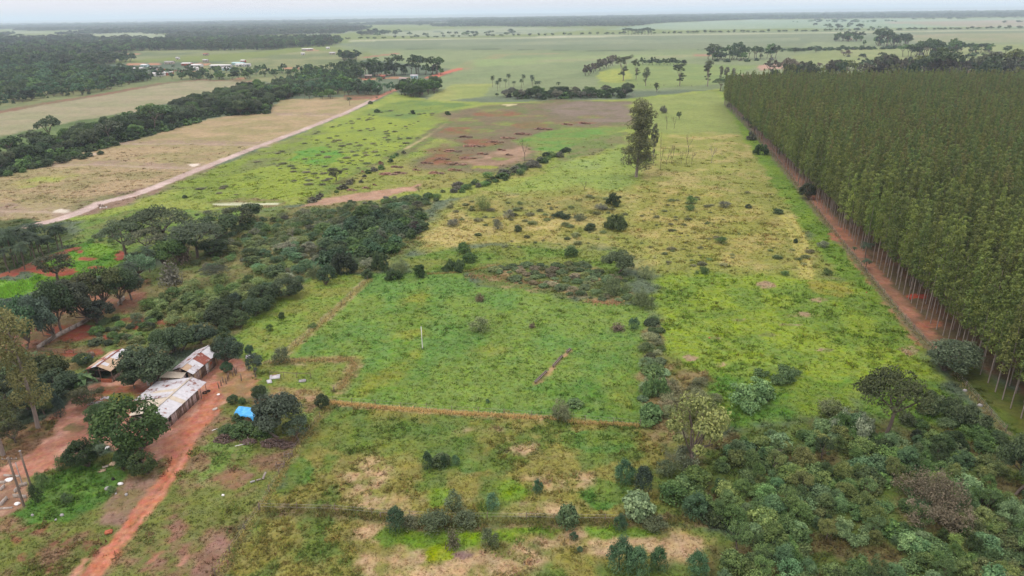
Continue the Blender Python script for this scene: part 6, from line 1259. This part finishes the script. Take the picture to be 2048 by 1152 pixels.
pole('utility_pole', 48, 1012, 914, 0.17, 'dark wooden utility pole with crossarm beside the rubble', 2.2); pole('utility_pole', 66, 985, 902, 0.15, 'thicker utility pole without crossarm rising from the shrubs', None, M_wood); pole('utility_pole', 46, 972, 926, 0.07, 'thin pale pole between the two utility poles', None, M_stone)
pole('paddock_pole', 845, 697, 653, 0.09, 'lone pale pole standing in the green paddock', None, M_white)
for x, y, t, lb in [(244, 150, 135, 'light pole among the western village houses'), (297, 142, 131, 'pale pole beside the white village houses'), (216, 152, 141, 'light pole at the village’s western end')]: pole('light_pole', x, y, t, 0.22, lb, None, M_white)

def trough(a, b, label):
    A, B = at(*a), at(*b); c = (A + B) / 2; L = np.linalg.norm(B - A); ang = math.atan2(B[1] - A[1], B[0] - A[0]); e = empty('feeding_trough', c, ang, label, 'trough')
    onebox('side_plank', e, (0, 0.17, 0.45), (L, 0.05, 0.2), M_bark_pale); onebox('side_plank', e, (0, -0.17, 0.45), (L, 0.05, 0.2), M_bark_pale); onebox('floor_plank', e, (0, 0, 0.36), (L * 0.98, 0.28, 0.04), M_brownboard)
    for s in np.linspace(-0.46, 0.46, max(3, int(L / 1.4))): onebox('leg', e, (s * L, 0, 0.14), (0.09, 0.27, 0.40), M_wood)
trough((1070, 768), (1094, 745), 'nearest long cattle trough in the green paddock'); trough((1106, 736), (1125, 714), 'middle cattle trough of the line in the paddock'); trough((1134, 707), (1141, 700), 'short cattle trough at the far end of the line')

def low_wall(name, line, h, label, th=0.16, seglen=2.0, m=None):
    pts = np.array(W(line)); e = empty(name, pts[0], 0, label, 'wall'); e['kind'] = 'thing'
    for a, b in zip(pts[:-1], pts[1:]):
        L = np.linalg.norm(b - a); n = max(1, round(L / seglen)); ang = math.atan2(*(b - a)[::-1])
        for k in range(n):
            c = a + (b - a) * (k + 0.5) / n - pts[0]; onebox('wall_panel', e, (c[0], c[1], h / 2 - 0.1), (L / n * 0.97, th, h * brng.uniform(0.95, 1.05) + 0.2), m or M_concrete, ang)
low_wall('garden_wall', [(76, 699), (92, 688), (126, 669), (168, 648), (184, 636)], 0.95, 'low concrete panel wall along the red yard'); low_wall('garden_wall', [(214, 620), (225, 614)], 0.9, 'short broken piece of the concrete panel wall'); low_wall('garden_wall', [(236, 612), (250, 598)], 0.9, 'uppermost broken piece of the concrete panel wall')
for ln, h, lb in [([(2, 982), (10, 974)], 0.5, 'short concrete wall stub at the frame edge'), ([(30, 986), (40, 976)], 0.55, 'slanting concrete wall stub in the rubble'), ([(40, 974), (56, 970)], 0.55, 'concrete wall stub behind the slanting one'), ([(27, 994), (53, 996)], 0.5, 'long concrete footing before the dark pole'), ([(2, 1012), (15, 998)], 0.55, 'concrete wall stub nearest the lawn'), ([(0, 967), (12, 966)], 0.4, 'broken concrete footing at the back of the rubble'), ([(0, 1018), (26, 1016)], 0.2, 'flat concrete kerb at the rubble’s edge'), ([(8, 952), (40, 954)], 0.3, 'low pale footing along the dirt yard')]:
    low_wall('concrete_wall', ln, h, lb, 0.2, 1.2)
def stone(px, py, w, label, m=None, cat='stone', name='stone', flat=0.6):
    p = at(px, py); g = Geo(); r = brng; n = 8; V = []
    for k, (z, q) in enumerate([(-0.1, 0.9), (0.25, 1.0), (0.6, 0.8), (0.8, 0.35)]):
        for j in range(n): a = 2 * math.pi * j / n; rr = w / 2 * q * r.uniform(0.8, 1.15); V.append((math.cos(a) * rr, math.sin(a) * rr * 0.8, z * w * flat))
    F4 = [[i * n + j, i * n + (j + 1) % n, (i + 1) * n + (j + 1) % n, (i + 1) * n + j] for i in range(3) for j in range(n)]; F3 = [[3 * n, 3 * n + j, 3 * n + j + 1] for j in range(1, n - 1)]
    g.add(V, F4, F3); o = link(name, g.mesh(name, [m or M_stone]), None, (p[0], p[1], 0), (0, 0, r.uniform(0, 6))); tag(o, label, cat)
stone(216, 978, 0.9, 'grey boulder beside the tiny shrub on the lawn'); stone(124, 1031, 0.6, 'pale stone at the lower edge of the lawn'); stone(65, 1031, 0.5, 'small pale stone below the lawn'); stone(232, 988, 0.4, 'tan stone beside the grey boulder'); stone(112, 1040, 0.4, 'little stone below the pale one'); stone(253, 990, 0.6, 'angular stone on the bare strip by the track'); stone(35, 1008, 1.0, 'white plaster lump in the rubble', M_white, flat=0.3); stone(18, 960, 1.4, 'broad pale rubble lump by the dirt yard', M_white, flat=0.2)
stone(241, 968, 0.9, 'crumpled white bag at the lawn edge', M_white, 'bag', 'white_bag', 0.3); stone(215, 896, 0.9, 'crumpled whitish bag under the mango tree', M_white, 'bag', 'white_bag', 0.3); stone(446, 991, 0.5, 'small white bag beside the red track', M_white, 'bag', 'white_bag', 0.5); stone(437, 789, 0.8, 'scattered white rubbish in the yard', M_white, 'rubbish', 'rubbish', 0.15); stone(430, 818, 1.1, 'pale ash patch heap in the yard', M_concrete, 'rubbish', 'rubbish', 0.12)
stone(1419, 676, 0.5, 'tiny red flag cloth in the green pasture', M_brick, 'cloth', 'red_cloth', 0.4); stone(1733, 585, 0.5, 'tiny red cloth beside the plantation fence', M_brick, 'cloth', 'red_cloth', 0.4); stone(1820, 745, 0.6, 'grey stone in the pasture beside the big round tree'); stone(1930, 782, 0.8, 'grey fence stone below the big round tree'); stone(1960, 812, 0.9, 'larger fence stone further along the dry line'); stone(184, 712, 1.3, 'dark tree stump beside the blue cloth', M_brownboard, 'stump', 'tree_stump', 0.9)
def slab(px, py, size, m, rz, label, name, cat, z=0.0, tilt=None):
    p = at(px, py); g = Geo(); g.box((0, 0, size[2] / 2 + z), size, 0, tilt=tilt)
    if size[2] > 0.15: g.box((size[0] * 0.1, size[1] * 0.1, size[2] + z + 0.03), (size[0] * 0.55, size[1] * 0.55, 0.06), 0.4)
    o = link(name, g.mesh(name, [m]), None, (p[0], p[1], 0), (0, 0, rz)); tag(o, label, cat)
slab(204, 942, (1.1, 0.7, 0.12), M_tan, 0.4, 'tan board lying on the lawn', 'board', 'board'); slab(212, 933, (1.0, 0.6, 0.1), M_concrete, 0.5, 'pale slab above the tan board', 'board', 'board'); slab(218, 1066, (0.9, 0.6, 0.35), M_brick, 0.3, 'orange brick stack beside the red track', 'brick_stack', 'bricks'); slab(178, 716, (1.6, 0.5, 0.15), M_bluecloth, 0.1, 'blue cloth bundle behind the open shed', 'blue_cloth', 'cloth')
slab(550, 756, (1.9, 1.1, 0.06), M_zinc, 0.2, 'larger tin sheet lying in the pen', 'tin_sheet', 'tin sheet', 0.25, (0.35, 0)); slab(539, 765, (0.9, 0.9, 0.06), M_zinc, 0.5, 'smaller tin sheet at the pen fence', 'tin_sheet', 'tin sheet', 0.2, (0.4, 0.1)); slab(605, 763, (1.3, 0.8, 0.25), M_stone, 0.2, 'grey tub lying in the pen', 'tub', 'tub'); slab(501, 722, (1.7, 0.8, 0.08), M_zinc, 0.0, 'white tin panel at the pen gate', 'tin_sheet', 'tin sheet', 0.9, (0.7, 0))
for s, (x, y, lb) in enumerate([(298, 768, 'white panel door leaning by the lean-to'), (309, 760, 'second white panel beside the leaning door')]):
    p = at(x, y + 4); e = empty('panel_door', p, 0.1 + 0.3 * s, lb, 'door panel'); onebox('panel', e, (0, 0, 0.85), (0.6, 0.08, 1.75), M_white); onebox('frame_side', e, (0.34, 0, 0.9), (0.07, 0.1, 1.8), M_brownboard)
def crate(px, py, label):
    p = at(px, py); e = empty('crate_frame', p, 0.2, label, 'crate')
    for sx in (-1, 1):
        for sy in (-1, 1): post(e, sx * 0.6, sy * 0.4, 0.8, 0.05)
    for z in (0.3, 0.75):
        for sy in (-1, 1): rail(e, (-0.6, sy * 0.4, z), (0.6, sy * 0.4, z), 0.04)
        for sx in (-1, 1): rail(e, (sx * 0.6, -0.4, z), (sx * 0.6, 0.4, z), 0.04)
crate(577, 913, 'grey wooden frame at the foot of the pale heap'); crate(561, 934, 'broken dark gate frame on the field fence')
def log(px, py, L, rad, rz, el, label, m):
    p = at(px, py); g = Geo(); d = np.array([math.cos(rz) * math.cos(el), math.sin(rz) * math.cos(el), math.sin(el)]); a = np.array([0, 0, rad * 0.9]); g.tube([a, a + d * L * 0.5 + [0, 0, 0.03], a + d * L], [rad, rad * 0.95, rad * 0.85], 8); o = link('log', g.mesh('log', [m]), None, (p[0], p[1], 0)); tag(o, label, 'log')
log(526, 960, 1.1, 0.18, 1.3, 0.6, 'pale thick log standing askew by the field fence', M_bark_pale); log(513, 962, 0.7, 0.13, 0.3, 0.1, 'short log beside the pale thick one', M_bark_pale); log(501, 966, 0.7, 0.15, 0.2, 0.2, 'small grey log at the end of the log group', M_stone); log(470, 893, 1.6, 0.06, 0.3, 0.05, 'white pole lying before the wood heaps', M_white); log(500, 884, 1.5, 0.08, 2.2, 0.2, 'bleached timber leaning in the middle heap', M_bark_pale); log(495, 890, 1.3, 0.08, 0.9, 0.15, 'second bleached timber below the leaning one', M_bark_pale); log(275, 787, 2.2, 0.06, 0.0, 0.02, 'thin pole lying behind the long shed', M_bark_pale); log(424, 862, 0.9, 0.07, 0.6, 0.05, 'short white plank near the first heap', M_white)
def tyre(px, py, label, R_=0.38):
    p = at(px, py); g = Geo(); n, k = 16, 8; V = []
    for i in range(n):
        a = 2 * math.pi * i / n
        for j in range(k): b = 2 * math.pi * j / k; V.append(((R_ + 0.1 * math.cos(b)) * math.cos(a), (R_ + 0.1 * math.cos(b)) * math.sin(a), 0.1 + 0.1 * math.sin(b)))
    g.add(V, [[i * k + j, ((i + 1) % n) * k + j, ((i + 1) % n) * k + (j + 1) % k, i * k + (j + 1) % k] for i in range(n) for j in range(k)]); o = link('tyre', g.mesh('tyre', [M_dark], True), None, (p[0], p[1], 0)); tag(o, label, 'tyre')
tyre(410, 786, 'black tyre at the open end of the long shed'); tyre(417, 783, 'second tyre beside the black one at the shed end', 0.3); tyre(279, 674, 'tyre lying in the farm garden weeds', 0.6)
stone(230, 665, 0.8, 'pale sack lying in the farm garden', M_cream, 'sack', 'sack', 0.4); stone(227, 960, 0.5, 'dark drum beside the round tree', M_dark, 'drum', 'drum', 1.2); stone(226, 928, 1.3, 'pile of brown boards under the dark trees', M_tan, 'board pile', 'board_pile', 0.25)
# white mark frame on the earth beside the main road
p = at(207, 415); e = empty('ground_marker', p, 0.5, 'small white rectangular frame on the ground beside the main road', 'frame')
for c, sz in [((0, 0.7, 0.05), (2.4, 0.2, 0.1)), ((0, -0.7, 0.05), (2.4, 0.2, 0.1)), ((1.1, 0, 0.05), (0.2, 1.15, 0.1)), ((-1.1, 0, 0.05), (0.2, 1.15, 0.1))]: onebox('side', e, c, sz, M_white)

# ------------------------------------------------------------------ village houses
def house(px, py, wpx, wall, roof, label, rz=None, tall=1.0):
    p = at(px, py); w = wpx * depth(p) / F * 1.1; d = min(w * 0.75, 10.0); h = 3.2 * tall; rise = 0.9; rz = brng.uniform(-0.25, 0.25) if rz is None else rz
    e = empty('village_house', p, rz, label, 'house')
    onebox('wall', e, (0, 0, h / 2 - 0.2), (w, d, h + 0.4), wall)
    g = Geo(); o_ = 0.6; x, y = w / 2 + o_, d / 2 + o_; zb = h - 0.1
    V = [(-x, -y, zb), (x, -y, zb), (x, y, zb), (-x, y, zb), (-x, 0, zb + rise), (x, 0, zb + rise), (-x, -y, zb + 0.15), (x, -y, zb + 0.15), (x, y, zb + 0.15), (-x, y, zb + 0.15), (-x, 0, zb + rise + 0.15), (x, 0, zb + rise + 0.15)]
    g.add(V, [[0, 4, 5, 1], [3, 2, 5, 4], [6, 7, 11, 10], [9, 10, 11, 8], [0, 1, 7, 6], [2, 3, 9, 8], [0, 6, 10, 4], [3, 4, 10, 9], [1, 5, 11, 7], [2, 8, 11, 5]]); link('roof', g.mesh('roof', [roof]), e)
    onebox('door', e, (w * 0.12, -d / 2 - 0.03, 1.0), (0.95, 0.08, 2.0), M_brownboard)
    for s in ((-0.3, 0.34) if w < 14 else (-0.38, -0.18, 0.3)):
        f = onebox('window', e, (s * w, -d / 2 - 0.02, 1.6), (1.3, 0.06, 1.1), M_glass); onebox('sill', f, (s * w, -d / 2 - 0.06, 1.0), (1.5, 0.14, 0.08), M_white)
WH, BR, CY, ZI, CR = M_white, M_brick, M_cyan, M_zinc, M_cream
for a in [(275, 141, 20, WH, WH, 'long white village house with white roof at the western end'), (259, 140, 8, WH, WH, 'tiny white hut left of the long white house'), (310, 140, 17, WH, ZI, 'white village house behind the brick ruin'), (291, 134, 12, CY, WH, 'pale house set back behind the long white house'), (275, 151, 11, CY, CY, 'small cyan-white house nearest the bush land'),
          (317, 152, 20, WH, WH, 'white front house at the edge of the ploughed field'), (338, 150, 14, BR, WH, 'brick house with white roof beside the white front house'), (325, 144, 12, BR, BR, 'unplastered brick house behind the white front house'), (340, 128, 15, CR, M_zinc2, 'grey roofed house at the back of the village'), (375, 131, 16, BR, WH, 'brick house with pale roof in mid village'),
          (393, 134, 21, WH, WH, 'wide white house in the middle of the village'), (386, 141, 20, WH, WH, 'white house before the wide middle one'), (443, 135, 36, ZI, WH, 'largest white building of the village'), (478, 130, 21, CY, CY, 'cyan roofed house east of the largest building'), (487, 125, 8, BR, WH, 'small brick hut behind the cyan roofed house'),
          (482, 133, 16, WH, WH, 'white house before the cyan roofed one'), (496, 133, 10, WH, ZI, 'last white hut on the village’s eastern side'), (412, 124, 9, CR, ZI, 'cream hut behind the village trees'), (356, 119, 6, WH, ZI, 'tiny pale hut at the woodland’s edge'), (454, 141, 14, CY, ZI, 'bluish house below the largest building'),
          (615, 101, 19, M_pinkboard, WH, 'pinkish white hall standing alone near the forest point'), (656, 98, 6, WH, WH, 'tiny white hut by the forest point'), (606, 110, 6, WH, WH, 'small white hut below the pinkish hall'), (665, 109, 10, CR, ZI, 'low hut under the trees by the forest point'), (737, 157, 12, M_brownboard, M_concrete, 'brown thatched farmstead hut under the trees'), (808, 163, 15, CR, M_pinkboard, 'cream farmstead house beside the red road'), (829, 157, 12, CY, ZI, 'farmstead shed with grey blue roof'), (1698, 81, 9, CR, M_redroof, 'red roofed hut inside the far clump'), (766, 158, 8, BR, M_redroof, 'orange brick outhouse of the farmstead under the trees'), (412, 111, 8, M_pinkboard, M_redroof, 'reddish house at the foot of the woodland')]:
    house(*a)

# ------------------------------------------------------------------ grass: tufts over the near fields
def build_grass():
    r = np.random.default_rng(17)
    n = 185000
    y = 50 * np.exp(r.random(n) * math.log(420 / 50)); s = r.uniform(-1, 1, n); x = s * (0.84 * y + 26)
    size = np.clip(0.22 + 0.0024 * y, 0.3, 1.1) * r.uniform(0.6, 1.4, n); hgt = size * r.uniform(0.2, 0.5, n) * np.clip(190 / y, 0.3, 1)
    col, gr = ground_color(x, y)
    # no grass inside the plantation
    keep = (r.random(n) < np.clip(gr * 1.1 - 0.05, 0, 1) * np.clip((430 - y) / 200, 0, 1)) & (x < 86.0 + 0.17 * (y - 105) - 2)
    x, y, size, hgt, col = x[keep], y[keep], size[keep], hgt[keep], col[keep]
    X, Y, S_, Hh, Cc = [x], [y], [size], [hgt], [col * np.clip(1.13 + 0.085 * r.normal(size=(len(x), 1)), 0.5, 1.9) * (1 + 0.06 * r.normal(size=(len(x), 3)))]
    # coarser tussocks and weeds
    n2 = 26000; y2 = 60 * np.exp(r.random(n2) * math.log(400 / 60)); x2 = r.uniform(-1, 1, n2) * (0.84 * y2 + 26)
    c2, g2 = ground_color(x2, y2); cl = fbm(x2 / 7.0, y2 / 7.0, 3, 91)
    k2 = (r.random(n2) < g2 * sstep(0.42, 0.6, cl)) & (x2 < 84.0 + 0.17 * (y2 - 105)) & (r.random(n2) < np.clip((430 - y2) / 180, 0, 1))
    pad = poly_sd(W([(470, 660), (640, 545), (740, 548), (920, 545), (1180, 607), (1296, 612), (1290, 855), (1080, 832), (670, 810), (560, 800)]), x2, y2) > 0; k2 &= ~(pad & (r.random(n2) < 0.75))
    x2, y2, c2 = x2[k2], y2[k2], c2[k2]; s2 = np.clip(0.45 + 0.0035 * y2, 0.5, 1.6) * r.uniform(0.6, 1.5, len(x2))
    for q in range(3):
        X.append(x2 + s2 * 0.3 * r.normal(size=len(x2))); Y.append(y2 + s2 * 0.3 * r.normal(size=len(x2))); S_.append(s2); Hh.append(s2 * r.uniform(0.3, 0.65, len(x2)) * np.clip(170 / y2, 0.3, 1))
        Cc.append(c2 * np.clip(1.18 + 0.22 * r.normal(size=(len(x2), 1)), 0.6, 2.0) * (1 + 0.08 * r.normal(size=(len(x2), 3))))
    # standing dry grass along the fence lines
    def ridge(line, width, n_, c, sz, hh):
        pts = np.array(W(line)); seg = np.linalg.norm(np.diff(pts, axis=0), axis=1); cum = np.concatenate([[0], np.cumsum(seg)])
        n_ = int(n_ * 0.6); t = r.random(n_) * cum[-1]; i = np.clip(np.searchsorted(cum, t) - 1, 0, len(seg) - 1); q = (t - cum[i]) / seg[i]
        P = pts[i] + (pts[i + 1] - pts[i]) * q[:, None] + r.normal(size=(n_, 2)) * width
        X.append(P[:, 0]); Y.append(P[:, 1]); S_.append(sz * r.uniform(0.6, 1.4, n_)); Hh.append(0.65 * hh * r.uniform(0.4, 1.4, n_))
        Cc.append(lin(c) * G * np.clip(1.75 + 0.3 * r.normal(size=(n_, 1)), 0.8, 2.6) * (1 + 0.06 * r.normal(size=(n_, 3))))
    ridge([(655, 805), (760, 815), (900, 826), (1080, 836)], 0.28, 2200, (192, 168, 112), 0.45, 0.75)
    ridge([(1100, 836), (1160, 846), (1220, 848), (1280, 852)], 0.25, 900, (176, 156, 100), 0.45, 0.65)
    ridge([(735, 560), (690, 602), (650, 640), (600, 682), (560, 715)], 0.35, 1600, (168, 158, 104), 0.5, 0.6)
    ridge([(540, 725), (600, 722), (700, 718), (710, 730), (680, 780)], 0.4, 1200, (164, 148, 98), 0.45, 0.7)
    ridge([(660, 800), (640, 835), (600, 885), (560, 950), (520, 1020), (470, 1090), (430, 1152)], 0.4, 1800, (158, 150, 92), 0.4, 0.5)
    ridge([(520, 1020), (690, 1024), (860, 1050), (1100, 1042), (1290, 1045), (1430, 1040)], 0.45, 2200, (116, 114, 62), 0.45, 0.6)
    ridge([(855, 548), (920, 545), (1000, 530)], 0.3, 600, (150, 140, 84), 0.5, 0.6)
    ridge([(1540, 300), (1625, 408), (1705, 512), (1780, 605), (1855, 692), (1920, 760), (2010, 865)], 0.45, 3000, (142, 132, 92), 0.5, 0.7)
    ridge([(1180, 604), (1240, 606)], 0.8, 300, (172, 138, 104), 0.5, 0.6)
    ridge([(935, 552), (1000, 556), (1090, 570)], 1.2, 900, (150, 126, 90), 0.5, 0.6)
    ridge([(30, 580), (-30, 600), (60, 566)], 3.0, 1500, (120, 166, 52), 0.6, 1.5)
    x, y, size, hgt, col = (np.concatenate(a) for a in (X, Y, S_, Hh, Cc))
    n = len(x); B = 4
    a = r.uniform(0, 6.283, (n, B)); L = size[:, None] * r.uniform(0.5, 1.0, (n, B)); hz = hgt[:, None] * r.uniform(0.5, 1.0, (n, B))
    ox = x[:, None] + size[:, None] * 0.25 * r.normal(size=(n, B)); oy = y[:, None] + size[:, None] * 0.25 * r.normal(size=(n, B)); wv = size[:, None] * 0.16
    ca, sa = np.cos(a), np.sin(a)
    v0 = np.stack([ox - sa * wv, oy + ca * wv, np.full_like(ox, -0.02)], -1); v1 = np.stack([ox + sa * wv, oy - ca * wv, np.full_like(ox, -0.02)], -1)
    v2 = np.stack([ox + ca * L * 0.6, oy + sa * L * 0.6, hz], -1)
    V = np.stack([v0, v1, v2], 2).reshape(-1, 3)
    cc = np.repeat(col * 1.0, B * 3, axis=0); cc = np.concatenate([cc, np.ones((len(cc), 1))], 1)
    m, t, N, Lk = mat('grass_blades')
    out = N('ShaderNodeOutputMaterial'); pr = N('ShaderNodeBsdfPrincipled'); tr = N('ShaderNodeBsdfTranslucent'); mx = N('ShaderNodeMixShader'); at_ = N('ShaderNodeAttribute'); at_.attribute_name = 'col'
    Lk(at_.outputs['Color'], pr.inputs['Base Color']); Lk(at_.outputs['Color'], tr.inputs['Color']); mx.inputs[0].default_value = 0.5
    pr.inputs['Roughness'].default_value = 0.9; pr.inputs['Specular IOR Level'].default_value = 0.1
    Lk(pr.outputs[0], mx.inputs[1]); Lk(tr.outputs[0], mx.inputs[2]); Lk(mx.outputs[0], out.inputs[0])
    o = link('grass', new_mesh('grass', V, None, np.arange(n * B * 3).reshape(-1, 3), [m], None, cc)); tag(o, 'rough pasture grass in green and straw tufts', None, None, 'stuff')
build_grass()


# ------------------------------------------------------------------ haze
def build_haze():
    g = Geo(); g.box((0, 30000, 98.5), (150000, 70000, 204))
    m, t, N, L = mat('haze_air')
    out = N('ShaderNodeOutputMaterial'); pv = N('ShaderNodeVolumePrincipled')
    pv.inputs['Color'].default_value = (0.70, 0.85, 1.0, 1); pv.inputs['Density'].default_value = HAZE; pv.inputs['Anisotropy'].default_value = 0.2
    L(pv.outputs[0], out.inputs['Volume'])
    o = link('haze', g.mesh('haze', [m])); tag(o, 'pale bluish haze over the far country', None, None, 'stuff')
build_haze()
